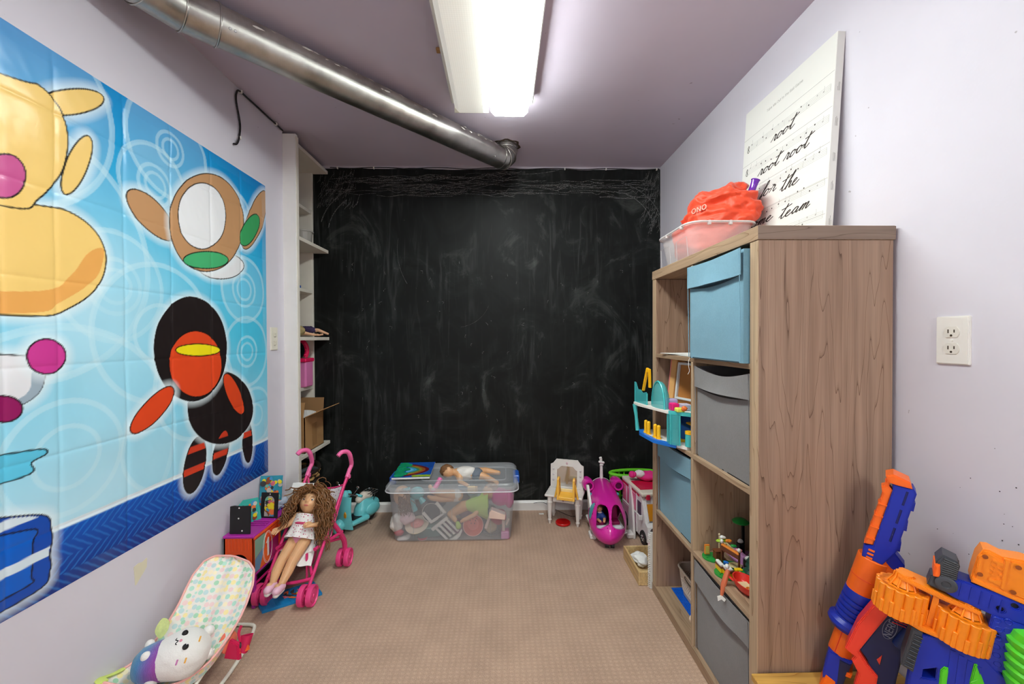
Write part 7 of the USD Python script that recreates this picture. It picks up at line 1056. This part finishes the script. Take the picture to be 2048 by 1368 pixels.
    t = T('black_toy_case', 'tall black toy case at the back of the third row', 'toy case', (.93, 1.33, z)); part(t, 'case', rbox((.90, 1.17, z), (1.0, 1.415, z + .17), .006), Bk, **kw); part(t, 'blue_panel', bx((.896, 1.20, z + .02), (.9, 1.27, z + .12), .001), mat('case_blue', (30, 70, 160), .35), **kw); part(t, 'grey_panel', bx((.896, 1.30, z + .03), (.9, 1.39, z + .12), .001), mat('case_grey', (70, 72, 78), .3), **kw); part(t, 'pink_strap', rot(bx((.892, 1.22, z + .15), (.897, 1.30, z + .16), .001), 25, (1, 0, 0), (.9, 1.26, z + .15)), mat('case_pink', (190, 60, 110), .5), **kw)
    t = T('red_toy_boat', 'small red toy rowing boat on the third-row shelf', 'toy boat', (.735, 1.215, z)); Rd = mat('boat_red', (228, 52, 40), .3); bc = np.array([.742, 1.212, z])
    L = [np.array([(bc[0] + wx*math.cos(a)*(1 + .0*k), bc[1] + wy*math.sin(a), zz) for a in np.linspace(0, 2*math.pi, 33)[:-1]]) for k, (wx, wy, zz) in enumerate(((.018, .030, z + .0), (.028, .046, z + .012), (.032, .054, z + .030), (.029, .050, z + .030), (.025, .042, z + .012), (.02, .03, z + .008)))]; part(t, 'hull', loft(L, True, True), Rd, **kw, smooth=40)
    part(t, 'floor_boards', bx(bc + [-.018, -.03, .009], bc + [.018, .03, .012], .001), Tn2, **kw); part(t, 'rowlock', tube([bc + [.028, 0, .03], bc + [.028, 0, .042], bc + [.028, -.012, .042], bc + [.028, -.012, .03]], .002, 6), Rd, **kw); part(t, 'ring', tube([bc + [.006*math.cos(a), -.01 + .006*math.sin(a), .014] for a in np.linspace(0, 6.283, 14)[:-1]], .002, 6, True), Or, **kw)
    t = T('mermaid_figure', 'tiny orange toy figure with a white tail fin hanging over the shelf edge', 'toy figure', (.69, 1.245, z)); Og = mat('figure_orange', (226, 120, 80), .3, trans=.25); part(t, 'body', tube([(.708, 1.252, z + .042), (.700, 1.248, z + .03), (.688, 1.244, z + .0), (.680, 1.24, z - .030)], [.006, .008, .008, .004], 10, sm=4), Og, **kw); part(t, 'arm', tube([(.702, 1.25, z + .03), (.712, 1.236, z + .022), (.722, 1.232, z + .02)], .004, 8), Rd, **kw); part(t, 'head', ell((.706, 1.256, z + .052), (.007, .007, .008), 2), Wt, **kw); part(t, 'tail_fin', ext(Polygon([(0, 0), (.012, -.010), (.008, -.018), (.0, -.012), (-.010, -.020), (-.012, -.006)]), .003, frame((.679, 1.239, z - .028), (.9, -.4, 0), (0, 0, 1))), Wt, **kw)
    # bottom far cell: woven-look basket, blue baseplate, plush
    z = ROW[0]; t = thing('beige_basket', 'beige plastic basket with pierced sides in the bottom cell of the cube shelf', 'basket', (.87, 1.66, z + .006)); Bg = mat('basket_beige', (206, 190, 174), .5); cx, cy = .885, 1.632
    zz = lambda f: z + .006 + .118*f
    part(t, 'bottom', loft([rloop(cx, cy, .20, .26, .03, zz(0)), rloop(cx, cy, .20, .26, .03, zz(.04))], True, True), Bg, **kw)
    L = lambda f, o=0: rloop(cx, cy, .20 + .035*f + o, .26 + .035*f + o, .03 + .01*f, zz(f))
    part(t, 'rim', tube(L(1), .0045, 8, True), Bg, **kw); part(t, 'upper_band', loft([L(.70), L(1), L(1, -.004), L(.70, -.004), L(.70)]), Bg, **kw); part(t, 'lower_band', loft([L(0), L(.16), L(.16, -.004), L(0, -.004), L(0)]), Bg, **kw)
    lp = [L(.16 + .54*i/5) for i in range(6)]
    n_ = len(lp[0]); den = [np.vstack([np.linspace(a[i], a[(i + 1) % n_], max(1, int(np.linalg.norm(a[(i + 1) % n_] - a[i])/.011)), endpoint=False) for i in range(n_)]) for a in lp]
    k_ = min(len(d) for d in den); den = [d[np.linspace(0, len(d) - 1, k_).astype(int)] for d in den]
    lat = []
    for i in range(0, k_, 1):
        for s in (1, -1): lat.append(tube([den[j][(i + s*j) % k_] for j in range(6)], .0017, 4, cap=False))
    part(t, 'lattice', cat(*lat), Bg, 'pierced lattice', kind='stuff', **kw); part(t, 'grip_frame', tube([(cx - .1145, cy + y, zz(f)) for y, f in ((-.05, .80), (-.05, .92), (.05, .92), (.05, .80))], .003, 6, True, sm=4), mat('grip_dark', (80, 70, 62), .6), **kw)
    for i, (x, y, m) in enumerate(((.86, 1.70, 'toy_teal'), (.90, 1.60, 'toy_dark'), (.87, 1.55, 'toy_salmon'), (.92, 1.68, 'toy_slate'))): solo('basket_toy', crumple(ell((x, y, zz(.45)), (.035, .04, .03), 3), .014, 34, i), _mats[m], ['teal', 'dark', 'salmon', 'slate'][i] + ' toy lump inside the beige pierced basket', 'toy', (x, y, zz(.2)))
    t = thing('blue_baseplate', 'flat blue building baseplate under the beige basket', 'baseplate', (.83, 1.66, z)); Bb = mat('baseplate_blue', (10, 92, 200), .3); part(t, 'plate', bx((.752, 1.555, z + .0005), (.95, 1.79, z + .004), .0008), Bb, **kw)
    st = [cyl((x, y, z + .004), (x, y, z + .0056), .0025, n=8) for x in np.arange(.757, .81, .008) for y in np.arange(1.562, 1.786, .008)]; part(t, 'studs', cat(*st), Bb, kind='stuff', **kw)
    t = thing('cream_plush', 'small cream plush toy at the edge of the bottom cell', 'plush toy', (.745, 1.535, z)); Cp = mat('plush_cream', (232, 214, 190), .9, vary=(50, .1)); part(t, 'body', crumple(ell((.75, 1.525, z + .026), (.024, .03, .026), 3), .008, 60, 2), Cp, **kw); part(t, 'head', crumple(ell((.742, 1.555, z + .022), (.016, .016, .017), 3), .005, 60, 3), Cp, **kw); part(t, 'paw', ell((.735, 1.515, z + .008), (.012, .012, .008), 2), mat('plush_peach', (220, 170, 140), .9), **kw)
    # on top: clear bin with a red bag, purple bottle
    z = KH; t = thing('clear_bin', 'clear plastic bin with a red bag on top of the cube shelf', 'bin', (.835, 1.65, z)); Cb = mat('clear_bin_plastic', (232, 228, 228), .12, trans=.72); cx, cy = .828, 1.652
    part(t, 'body', shell(cx, cy, .215, .275, .248, .310, .045, z + .0005, z + .134, .002, .011), Cb, **kw, smooth=40); part(t, 'rim', tube(rloop(cx, cy, .268, .330, .055, z + .131), .004, 8, True), mat('clear_rim', (238, 232, 230), .2, trans=.3), **kw)
    for y in (1.60, 1.76): part(t, 'panel_rib', tube([(cx - .111, y - .05, z + .008), (cx - .116, y - .046, z + .09), (cx - .116, y + .046, z + .09), (cx - .111, y + .05, z + .008)], .0022, 6), Cb, **kw)
    for x, y in ((cx - .132, 1.56), (cx - .132, 1.70), (cx + .02, cy - .163), (cx - .06, cy - .163)): part(t, 'clip_nub', bx((x - .006, y - .006, z + .118), (x + .006, y + .006, z + .135), .002), _mats['clear_rim'], **kw)
    t = thing('red_bag', 'crumpled red-orange fabric bag heaped in the clear bin', 'bag', (.83, 1.65, z)); Rb = mat('bag_red', (226, 66, 22), .55, vary=(6, .06), sheen=.2)
    J = dict(a=((.785, 1.70, z + .06), .052), b=((.86, 1.60, z + .06), .052), c=((.79, 1.745, z + .175), .030), d=((.84, 1.66, z + .240), .055), e=((.905, 1.585, z + .258), .052), f=((.93, 1.56, z + .16), .05), g=((.77, 1.74, z + .13), .028), h=((.955, 1.60, z + .285), .03), i=((.955, 1.555, z + .20), .045), j=((.945, 1.57, z + .268), .035)); m = flesh(J, [('a', 'b', 'd'), ('a', 'c', 'd'), ('c', 'g'), ('g', 'a'), ('b', 'd', 'e'), ('b', 'f', 'e'), ('e', 'h', 'd'), ('f', 'i'), ('i', 'j', 'e'), ('j', 'h')], .007, 10)
    v = m.vertices; nn = m.vertex_normals; r1 = meshkit.fbm(v*np.array([13, 9, 20]), 3, 5); ridge = 1 - 2*abs(r1 - .5)*2; f2 = meshkit.fbm(v*9, 2, 8) - .5; m.vertices = v + nn*((.026*(ridge - .6) + .03*f2)*np.clip((v[:, 2] - z - .10)/.05, .15, 1))[:, None]; ki = np.argmin(np.linalg.norm(m.vertices - np.array([.775, 1.60, z + .215]), axis=1)); nb_ = np.linalg.norm(m.vertices - m.vertices[ki], axis=1) < .03; kn = m.vertex_normals[nb_].mean(0); kn /= np.linalg.norm(kn); kp = m.vertices[ki] + kn*(((m.vertices[nb_] - m.vertices[ki]) @ kn).max() - .004); ke = np.cross((.1, .2, 1), kn); print_at = (kp, ke, np.cross(kn, ke)); part(t, 'bag', m, Rb, world=True, smooth=True)
    part(t, 'strap', tube([(.785, 1.76, z + .15), (.765, 1.75, z + .12), (.775, 1.70, z + .08), (.775, 1.66, z + .03)], .010, 8, sm=5, flat=.4), mat('bag_strap', (226, 60, 44), .6), **kw); part(t, 'fold', tube([(.775, 1.745, z + .165), (.80, 1.69, z + .205), (.835, 1.62, z + .255), (.85, 1.58, z + .26)], [.006, .012, .012, .006], 10, sm=5), Rb, **kw)
    part(t, 'print', text('ONO', .021, .006, frame(*print_at), True), mat('bag_print', (246, 150, 130), .6), 'pale letters ONO', **kw, smooth=False)
    t = thing('purple_bottle', 'translucent purple bottle neck rising behind the red bag', 'bottle', (.965, 1.545, z)); Pp = mat('bottle_purple', (120, 30, 190), .08, trans=.3, coat=.5); part(t, 'bottle', lathe([(0, 0), (.032, 0), (.034, .01), (.034, .18), (.028, .215), (.0135, .25), (.0125, .30), (.0145, .322), (.011, .322), (.010, .26), (0, .25)], 30).apply_transform(frame((.900, 1.615, z + .006), (1, 0, -.28), (0, 1, .19))), Pp, **kw); part(t, 'lip', at(tube([(.0145*math.cos(a), .0145*math.sin(a), .322) for a in np.linspace(0, 6.283, 24)[:-1]], .0022, 6, True), frame((.900, 1.615, z + .006), (1, 0, -.28), (0, 1, .19))), Pp, **kw)
cube_things()
# ---------------------------------------------------------------- canvas with lettering
GLY = {'r': ([[(0, .1), (.22, .6), (.33, 1.02), (.40, 1.16), (.42, .98), (.56, .95), (.66, .88), (.60, .5), (.60, .14), (.74, .0), (.98, .3)]], .92),
       'o': ([[(.52, .95), (.22, .86), (.06, .42), (.20, .03), (.48, .10), (.66, .5), (.58, .90), (.48, .92), (.72, .72), (1.0, .74)]], .90),
       't': ([[(0, .3), (.28, .95), (.46, 1.75), (.50, 2.25), (.40, 1.6), (.28, .6), (.36, .06), (.56, .04), (.86, .42)], [(-.12, 1.60), (.30, 1.66), (.98, 1.95)]], .74),
       'f': ([[(0, .1), (.34, .8), (.74, 1.9), (.72, 2.35), (.54, 2.1), (.34, .9), (.10, -.6), (-.10, -1.15), (-.18, -.85), (.10, -.1), (.34, .12), (.62, .35)]], .55),
       'h': ([[(0, .3), (.32, 1.2), (.56, 2.1), (.52, 2.4), (.38, 2.05), (.20, 1.0), (.06, 0), (.20, .6), (.42, .95), (.54, .82), (.50, .3), (.60, .02), (.86, .35)]], .80),
       'e': ([[(0, .4), (.30, .55), (.46, .82), (.34, .98), (.14, .74), (.10, .3), (.26, .02), (.52, .12), (.84, .5)]], .78),
       'm': ([[(0, .3), (.16, .85), (.24, .9), (.18, .4), (.12, 0), (.28, .7), (.44, .95), (.50, .8), (.44, .3), (.40, 0), (.56, .7), (.72, .95), (.80, .8), (.74, .25), (.84, .0), (1.1, .4)]], 1.05),
       'a': ([[(.58, .86), (.32, .95), (.08, .52), (.18, .05), (.42, .22), (.58, .88), (.54, .3), (.64, .02), (.92, .4)]], .86)}
def canvas():
    t = thing('lettered_canvas', 'white canvas print of sheet music lettered root root root for the home team', 'canvas print', (1.0, 1.48, KH)); kw = dict(world=True, smooth=False)
    M = frame((1.005, 1.719, 1.4705), (0, -1, 0), (.0405, 0, .64)); W_, H_ = .474, .655
    part(t, 'canvas', at(bx((0, 0, -.026), (W_, H_, 0), .0015), M), mat('canvas_cloth', (228, 226, 220), .8, vary=(5, .02)), **kw)
    for k in range(5): part(t, 'painted_plank_line', at(bx((.002, .112*k + .085, 0), (W_ - .002, .112*k + .0862, .0002)), M), mat('canvas_line', (168, 164, 158), .8), **kw)
    Gy = mat('staff_grey', (176, 173, 168), .8); Dk = mat('note_dark', (78, 74, 70), .8); r = np.random.default_rng(12)
    S = []; Nn = []
    for k, z0 in enumerate((.475, .378, .275, .178, .075)):
        for q in range(5): S.append(bx((.025, z0 + .0055*q, 0), (W_ - .012, z0 + .0055*q + .0006, .00025)))
        for x in (.025, .13, .25, .36, W_ - .013): S.append(bx((x, z0, 0), (x + .0008, z0 + .0226, .00025)))
        for i in range(13):
            x = .06 + .031*i + r.uniform(-.006, .006); zz_ = z0 + r.uniform(0, .024); (Nn if r.random() < .6 else S).append(at(lathe([(0, 0), (.0028, 0), (.0028, .0003), (0, .0003)], 8), trimesh.transformations.translation_matrix((x, zz_, 0))))
            if r.random() < .6: S.append(bx((x + .0022, zz_, 0), (x + .003, zz_ + .018, .00025)))
        cl = np.array([(.004, .0), (.010, .008), (.002, .020), (.006, .030), (.009, .022), (.0, .010), (.003, .002), (.010, .005), (.006, .012)]); Nn.append(tube(np.c_[cl[:, 0] + .03, cl[:, 1] + z0 - .004, 0*cl[:, 0] + .0003], .0008, 5, sm=4))
    part(t, 'staves', at(cat(*S), M), Gy, 'printed staves', **kw); part(t, 'notes', at(cat(*Nn), M), Dk, **kw)
    part(t, 'title', text('Take Me Out to the Ball Game', .010, .0003, M @ trimesh.transformations.translation_matrix((.238, .590, 0))), Gy, 'faint printed song title', **kw)
    In = mat('ink_brown', (52, 42, 38), .7)
    def word(s, x, y, wx, hy):
        out = []
        for c in s:
            G, adv = GLY[c]
            for g in G:
                p = spline(np.array(g), 6); q = np.c_[x + (p[:, 0] + .34*p[:, 1])*wx, y + p[:, 1]*hy, np.full(len(p), .0004)]
                d = np.gradient(q[:, :2], axis=0); w = .0015 + .0016*np.clip(-d[:, 1]/(np.linalg.norm(d, axis=1) + 1e-9), 0, 1); out.append(tube(q, w, 6, flat=.25, up=(0, 0, 1)))
            x += adv*wx
        part(t, 'word', at(cat(*out), M), In, 'dark script word ' + s, world=True, smooth=True)
    for s, x, y, wx, hy in (('root', .178, .446, .0345, .019), ('root', .108, .344, .0345, .019), ('root', .256, .341, .0345, .019), ('for', .128, .250, .040, .021), ('the', .246, .232, .040, .021), ('home', .048, .142, .046, .019), ('team', .250, .130, .043, .019)): word(s, x, y, wx, hy)
    sd = [bx((W_ - .0002, z0, -.018 + .003*q), (W_ + .0002, z0 + r.uniform(.012, .03), -.0174 + .003*q)) for z0 in (.05, .16, .25, .36, .47) for q in range(3)]; part(t, 'edge_marks', at(cat(*sd), M), Dk, **kw)
canvas()
# ---------------------------------------------------------------- toy blasters on a pine chest in front of the shelf
def blasters():
    C1 = wood('chest_pine', 0, (216, 172, 96), (204, 156, 78), (188, 140, 66), (150, 110, 60), 1.1, .4); t = thing('pine_chest', 'low golden pine chest standing against the end of the cube shelf', 'chest', (.87, .80, 0)); kw0 = dict(world=True, smooth=False)
    part(t, 'top', bx((.665, .52, .244), (1.066, 1.066, .262), .002), C1, **kw0); part(t, 'front', bx((.675, .53, 0), (1.06, .545, .244), .001), C1, **kw0); part(t, 'back', bx((.675, 1.045, 0), (1.06, 1.06, .244), .001), C1, **kw0)
    for x in (.675, 1.045): part(t, 'side', bx((x, .545, 0), (x + .015, 1.045, .244), .001), C1, **kw0)
    Bl = mat('blaster_blue', (14, 44, 168), .38, bump=(300, .08, .001)); Or = mat('blaster_orange', (250, 108, 24), .34); Or2 = mat('blaster_amber', (246, 136, 24), .34); Co = mat('blaster_coral', (236, 62, 44), .36); Nv = mat('blaster_navy', (10, 32, 84), .4); Bk = mat('blaster_black', (20, 20, 28), .45); Gr = mat('blaster_grey', (66, 68, 74), .5); Gn = mat('blaster_green', (84, 206, 40), .32); kw = dict(world=True)
    # each blaster leans in its own upright plane turned about 45 degrees in the corner; T*: outline measurements (mm) to metres in that plane
    F1, F3, F2 = frame((.918, .968, .30), (.72, -.69, 0), (0, 0, 1)), frame((.875, .924, .30), (.72, -.69, 0), (0, 0, 1)), frame((.8185, .898, .30), (.70, -.71, 0), (0, 0, 1))
    T1, T3, T2 = np.array([[.7122, 0, -.0236], [.4516, .9811, .0165], [.5187, 0, 1]]), np.array([[.7043, 0, .0168], [.4668, .9701, .026], [.5361, 0, 1]]), np.array([[.9224, 0, .0034], [.3276, 1.003, -.0026], [.3763, 0, 1]])
    def tf(T_, q): h_ = np.c_[np.asarray(q, float).reshape(-1, 2)/1000, np.ones(len(np.asarray(q).reshape(-1, 2)))] @ T_.T; return h_[:, :2]/h_[:, 2:]
    TT = {id(F1): T1, id(F2): T2, id(F3): T3}; rest = Polygon([(-.5, -.0375), (.5, -.0375), (.5, 1), (-.5, 1)])
    def px(t, n, q, h, m, F, off=0.0, b=.003, lab=None, hole=None):
        g = Polygon(tf(TT[id(F)], q)).buffer(0).intersection(rest)
        if hole is not None: g = g.difference(hole)
        return part(t, n, ext(g, h, F @ trimesh.transformations.translation_matrix((0, 0, off - h/2)), b=b), m, lab, **kw)
    w_ = lambda F: (lambda p, z=0: (F @ np.array([*tf(TT[id(F)], p)[0], z, 1]))[:3]); w1, w2, w3 = w_(F1), w_(F2), w_(F3)
    G = GP['G1']; X = GP['G1ax']; t = thing('toy_blaster', 'tall blue and orange toy dart blaster leaning in the corner by the shelf', 'toy blaster', (.85, .985, .262))
    px(t, 'muzzle_cap', G['cap'], .058, Or, F1); r_ = px(t, 'top_rail', G['rail'], .030, Or, F1, .006); px(t, 'shroud', G['shroud'], .052, Bl, F1); px(t, 'fin', G['fin'], .036, Bl, F1); px(t, 'wedge', G['wedge'], .034, Or, F1, .002)
    for k in ('lug1', 'lug2', 'lug3'): px(t, 'rail_lug', G[k], .026, Bl, F1)
    sd = np.array([72 - 23, 483 - 345])/np.linalg.norm([49, 138])
    for i in range(4): c = np.array([26., 352.]) + sd*(18 + 30*i); px(r_, 'rail_notch', [(c[0] - 28, c[1] - 4), (c[0] - 4, c[1] - 12), (c[0] - 2, c[1] - 8), (c[0] - 26, c[1])], .034, Or, F1, .006, .001)
    for i in range(3): c = np.array([62., 345.]) + sd*(12 + 48*i); a = w1(c, .0262); b_ = w1(c + sd*36, .0262); part(t, 'groove', tube([a, b_], .0022, 6, flat=.4, up=(-.7, -.7, 0)), mat('blaster_shadow', (8, 22, 92), .5), **kw)  # dark blue strips paint the shade inside the shroud grooves
    for i in range(3): px(t, 'vent', [(12 - 3*i, 340 - 9*i), (28 - 3*i, 333 - 9*i), (26 - 3*i, 329 - 9*i), (10 - 3*i, 336 - 9*i)], .0545, Or, F1, b=0)
    B_ = [w1(p) for p in X['barrel']]; part(t, 'barrel', bcyl(B_[0], B_[1], .0315, .002, 32), Or, **kw); dB = (B_[1] - B_[0])/np.linalg.norm(B_[1] - B_[0]); part(t, 'barrel_seam', cyl(B_[0] + dB*.055, B_[0] + dB*.056, .0319, n=32), Co, **kw)
    P0, P1 = [w1(p) for p in X['pump']]; L = np.linalg.norm(P1 - P0); pr = [(0, 0), (.030, 0), (.034, .006)]
    for i in range(5): s = L*(.22 + .12*i); pr += [(.034, s), (.0305, s + .002), (.0305, s + .004), (.034, s + .006)]
    pr += [(.034, L), (0, L)]; part(t, 'pump_grip', at(lathe(pr, 36), frame(P0, np.cross((P1 - P0)/L, (.7, .7, 0)), np.cross((P1 - P0)/L, np.cross((P1 - P0)/L, (.7, .7, 0))))), Bl, **kw)
    a, b_ = [w1(p) for p in X['flange']]; part(t, 'pump_flange', at(lathe([(0, 0), (.034, 0), (.042, .008), (.043, .018), (.036, .028), (0, .028)], 36), frame(a, np.cross((b_ - a)/np.linalg.norm(b_ - a), (.7, .7, 0)), np.cross((b_ - a)/np.linalg.norm(b_ - a), np.cross((b_ - a)/np.linalg.norm(b_ - a), (.7, .7, 0))))), Bl, **kw)
    a, b_ = [w1(p) for p in X['lower']]; part(t, 'lower_barrel', bcyl(a, b_, .0275, .001, 32), Or, **kw); part(t, 'barrel_line', tube([a + [-.026, -.008, .0], b_ + [-.026, -.008, 0]], .0012, 5), Co, **kw)
    px(t, 'receiver', [(-89, 87), (-28, 53), (-52, -2), (-67, -20), (-70, -37), (-104, -37), (-104, 33)], .060, Bl, F1); px(t, 'receiver_side', [(-62, 66), (-30, 49), (-52, -2), (-70, -6)], .064, Nv, F1); px(t, 'stock', [(-96, 29), (-69, 7), (-78, -37.5), (-135, -37.5)], .056, Or, F1, .004); px(t, 'switch', [(-42, 32), (-28, 26), (-32, 16), (-46, 22)], .070, Or, F1)
    G = GP['G3']; t = thing('toy_pistol', 'navy toy dart blaster with a coral stock between the two big ones', 'toy blaster', (.93, .94, .262)); Fo = 0
    px(t, 'coral_stock', [(x, max(y, -37.8)) for x, y in G['coral']], .040, Co, F3, Fo, .004); px(t, 'body', [(x, max(y, -37.8)) for x, y in G['navy']], .044, Nv, F3, Fo - .012); px(t, 'black_panel', [(x*.94 + 4, y*.94 + 17) for x, y in ((58, 184), (108, 160), (113, 138), (84, 88), (58, 96), (44, 140))], .046, Bk, F3, Fo - .012)
    a, b_ = [w3((p[0] + 24, p[1] - 6), Fo + .012) for p in G['tube']]; part(t, 'tube', bcyl(a, b_, .013, .002, 20), Nv, **kw); px(t, 'slot', G['slot'], .048, Co, F3, Fo - .012, 0); px(t, 'olive_piece', [(x, max(y, -37.8)) for x, y in G['olive']], .03, mat('blaster_olive', (120, 124, 20), .4), F3, -.022)
    for i in range(3): y = 176 - 5*i; part(t, 'stock_line', tube([w3((24 - 5*i, y + 30), Fo + .0205), w3((54 - 3*i, y + 16), Fo + .0205)], .0010, 5), mat('coral_dark', (206, 40, 34), .4), **kw)
    lg = [np.array(q, float) for q in G['logo']]; dv = (lg[1] - lg[0])/np.linalg.norm(lg[1] - lg[0]); pA, pB = w3(lg[0] + [6, -2], Fo + .0115), w3(lg[1] + [6, -2], Fo + .0115); cM = frame((pA + pB)/2, pB - pA, np.cross(F3[:3, 2], pB - pA)); Lt = mat('logo_grey', (120, 126, 150), .5)
    part(t, 'brand_print', text('NERF', .0125, .0006, cM, True), Lt, 'small brand lettering NERF', **kw, smooth=False); ov = Polygon([(.027*math.cos(a_), .0115*math.sin(a_)) for a_ in np.linspace(0, 6.283, 40)[:-1]]); part(t, 'brand_oval', ext(ov.difference(ov.buffer(-.0012)), .0005, cM), Lt, **kw, smooth=False)
    # big drum blaster
    G = GP['G2']; X = GP['G2ax']; t = thing('drum_blaster', 'large blue toy blaster with two orange dart drums in front', 'toy blaster', (.93, .83, .262))
    hs = unary_union([Point(*tf(T2, (x, y))[0]).buffer(.0048, 10) for (x, y), in (G['hole1'], G['hole2'], G['hole3'], G['hole4'])])
    px(t, 'top_arm', G['toparm'], .044, Bl, F2, hole=hs); px(t, 'rear_body', G['body'], .050, Bl, F2, hole=hs)
    lowh = Polygon(tf(T2, G['slot'])); px(t, 'lower_body', [(x, y if y > 110 else -38) for x, y in G['lowbody']], .054, Bl, F2, hole=lowh)
    for (x, y), in (G['hole1'], G['hole2'], G['hole3'], G['hole4']): part(t, 'screw_hole', cyl(w2((x, y), .012), w2((x, y), .016), .0048, n=14), mat('hole_dark', (8, 10, 30), .6), **kw)
    rg = np.random.default_rng(2)
    for i in range(14): x, y = 226 + 18*(i % 2) + rg.uniform(-3, 3), 285 - 13*(i // 2) * 1.4; part(t, 'dimple', at(lathe([(.0038, 0), (.0048, .0012), (.0058, 0)], 16), F2 @ trimesh.transformations.translation_matrix((*tf(T2, (x, y))[0], .0245))), Bl, **kw)
    for i in range(4): px(t, 'body_panel', [(150 + 14*i, 210 - 8*i), (160 + 14*i, 206 - 8*i), (152 + 14*i, 120), (142 + 14*i, 120)], .0565, Bl, F2, b=.001)
    for i in range(5): px(t, 'arm_rib', [(168 + 16*i, 352 - 6.0*i), (171 + 16*i, 351 - 6.0*i), (166 + 16*i, 322 - 6.0*i), (163 + 16*i, 323 - 6.0*i)], .0475, Bl, F2, b=.001)
    px(t, 'drum_rail', G['rail'], .050, Or2, F2); px(t, 'drum_rail', G['lower'], .060, Or2, F2, .004); px(t, 'drum_post', G['post'], .024, Or2, F2, .012, .006)
    for k in ('drum1', 'drum2'):
        a, b_ = [w2(p, .006) for p in X[k]]; ax = (b_ - a)/np.linalg.norm(b_ - a); H = np.linalg.norm(b_ - a); e1 = np.cross(ax, (.7, .7, 0)); e1 /= np.linalg.norm(e1); e2 = np.cross(ax, e1)
        d = part(t, 'dart_drum', cyl(a, b_, .037, n=28), Or2, **kw); n = 15
        for i in range(n):
            th = 2*math.pi*i/n; q = .0350*(math.cos(th)*e1 + math.sin(th)*e2); part(d, 'dart_tube', bcyl(a + q, b_ + q, .0083, .001, 14), Or2, **kw)
            th += math.pi/n; q = .0405*(math.cos(th)*e1 + math.sin(th)*e2); part(d, 'drum_tab', bcyl(a + q + ax*H*(.45 + .1*(i % 2)), b_ + q, .0040, .001, 8), Or2, **kw)
        part(d, 'drum_hub', at(lathe([(.022, 0), (.018, .008), (.015, .014), (.014, .026), (0, .026)], 20), frame(a - ax*.002, e1, -e2)), Or2, **kw)
        for i in range(10): th = 2*math.pi*i/10; u_ = math.cos(th)*e1 + math.sin(th)*e2; part(d, 'hub_fin', tube([a + u_*.024, a + u_*.016 - ax*.016, a + u_*.015 - ax*.026], .0020, 6), Or2, **kw)
    px(t, 'side_grip', G['grip'], .064, Gr, F2, .004)
    for i in range(9):
        s = i/8; c = np.array([97., 234.])*(1 - s) + np.array([80., 166.])*s; part(t, 'grip_rib', tube([w2(c + [-7, -3], .0375), w2(c + [7, -8], .0375)], .0022, 6), mat('grip_rib', (44, 46, 52), .5), **kw)
    l_ = px(t, 'light_body', G['light'], .046, Gr, F2, .002, .006); px(t, 'light_mount', G['lightbase'], .040, Gr, F2); px(t, 'light_switch', G['lswitch'], .050, Or, F2, .002)
    for i in range(9): c0, c1 = np.array([139 - .6*i, 398 - 4.6*i]), np.array([162 - .4*i, 389 - 4.0*i]); part(l_, 'light_rib', tube([w2(c0, .0245), w2(c1, .0245), w2(c1 + [2, -1], .0)], .0018, 5), mat('light_dark', (46, 48, 52), .5), **kw)
    pv = w2((143, 344), .021); part(t, 'light_pivot', at(lathe([(.016, 0), (.016, .004), (.013, .006), (.007, .006), (.006, .004), (0, .004)], 24), frame(pv, F2[:3, 0], F2[:3, 1])), Gr, **kw)
    mh = unary_union([Point(*tf(T2, (x, y))[0]).buffer(.0026, 8) for x, y in ((220, 398), (229, 393), (217, 390), (226, 386), (214, 382), (223, 378), (232, 383), (220, 370), (228, 371), (212, 374))])
    g_ = px(t, 'orange_magazine', G['mag'], .046, Or2, F2, -.004, .006); px(t, 'magazine_panel', G['magpanel'], .0505, Or2, F2, -.004, .002, hole=mh); px(t, 'magazine_band', [(236, 412), (246, 410), (238, 345), (229, 350)], .052, Or2, F2, -.004, .002); px(t, 'magazine_band', [(186, 365), (270, 332), (270, 322), (184, 355)], .052, Or2, F2, -.004, .002); px(t, 'magazine_band', [(196, 410), (204, 414), (200, 372), (190, 372)], .052, Or2, F2, -.004, .002)
    for (x, y) in ((206, 412), (198, 374), (258, 398), (250, 346)): part(t, 'magazine_hole', cyl(w2((x, y), .0215), w2((x, y), .0228), .004, n=12), mat('mag_dark', (150, 70, 14), .5), **kw)
    for k in ('green1', 'green2'): px(t, 'green_panel', G[k], .062, Gn, F2, 0, .003)
    for i in range(4): part(t, 'panel_stripe', tube([w2((184 + 4*i, 150 - 10*i), .0315), w2((194 + 4*i, 158 - 10*i), .0315)], .001, 5), mat('green_light', (120, 226, 80), .3), **kw)
    # green cylinder toy with a black hose at the right edge
    t = thing('green_water_toy', 'bright green ribbed toy tank with a black hose at the right edge', 'toy', (.99, .70, .2625)); pr = [(0, 0), (.05, 0), (.056, .01), (.056, .27)]
    for i in range(5): s = .285 + .019*i; pr += [(.060 - .001*i, s), (.061 - .001*i, s + .010), (.056 - .001*i, s + .014)]
    pr += [(.048, .388), (.03, .396), (0, .398)]; pr = [(a, b*.93) for a, b in pr]; part(t, 'tank', lathe(pr, 44).apply_translation((.99, .70, .2625)), Gn, **kw)
    part(t, 'hose', tube([(.928, .66, .50), (.925, .655, .58), (.935, .648, .625), (.98, .632, .632), (1.03, .65, .62), (1.05, .70, .60)], .006, 10, sm=7), mat('hose_black', (24, 26, 24), .2), **kw); part(t, 'hose', tube([(.930, .69, .625), (.945, .672, .645), (.99, .655, .648), (1.04, .68, .63)], .005, 10, sm=7), _mats['hose_black'], **kw)
blasters()
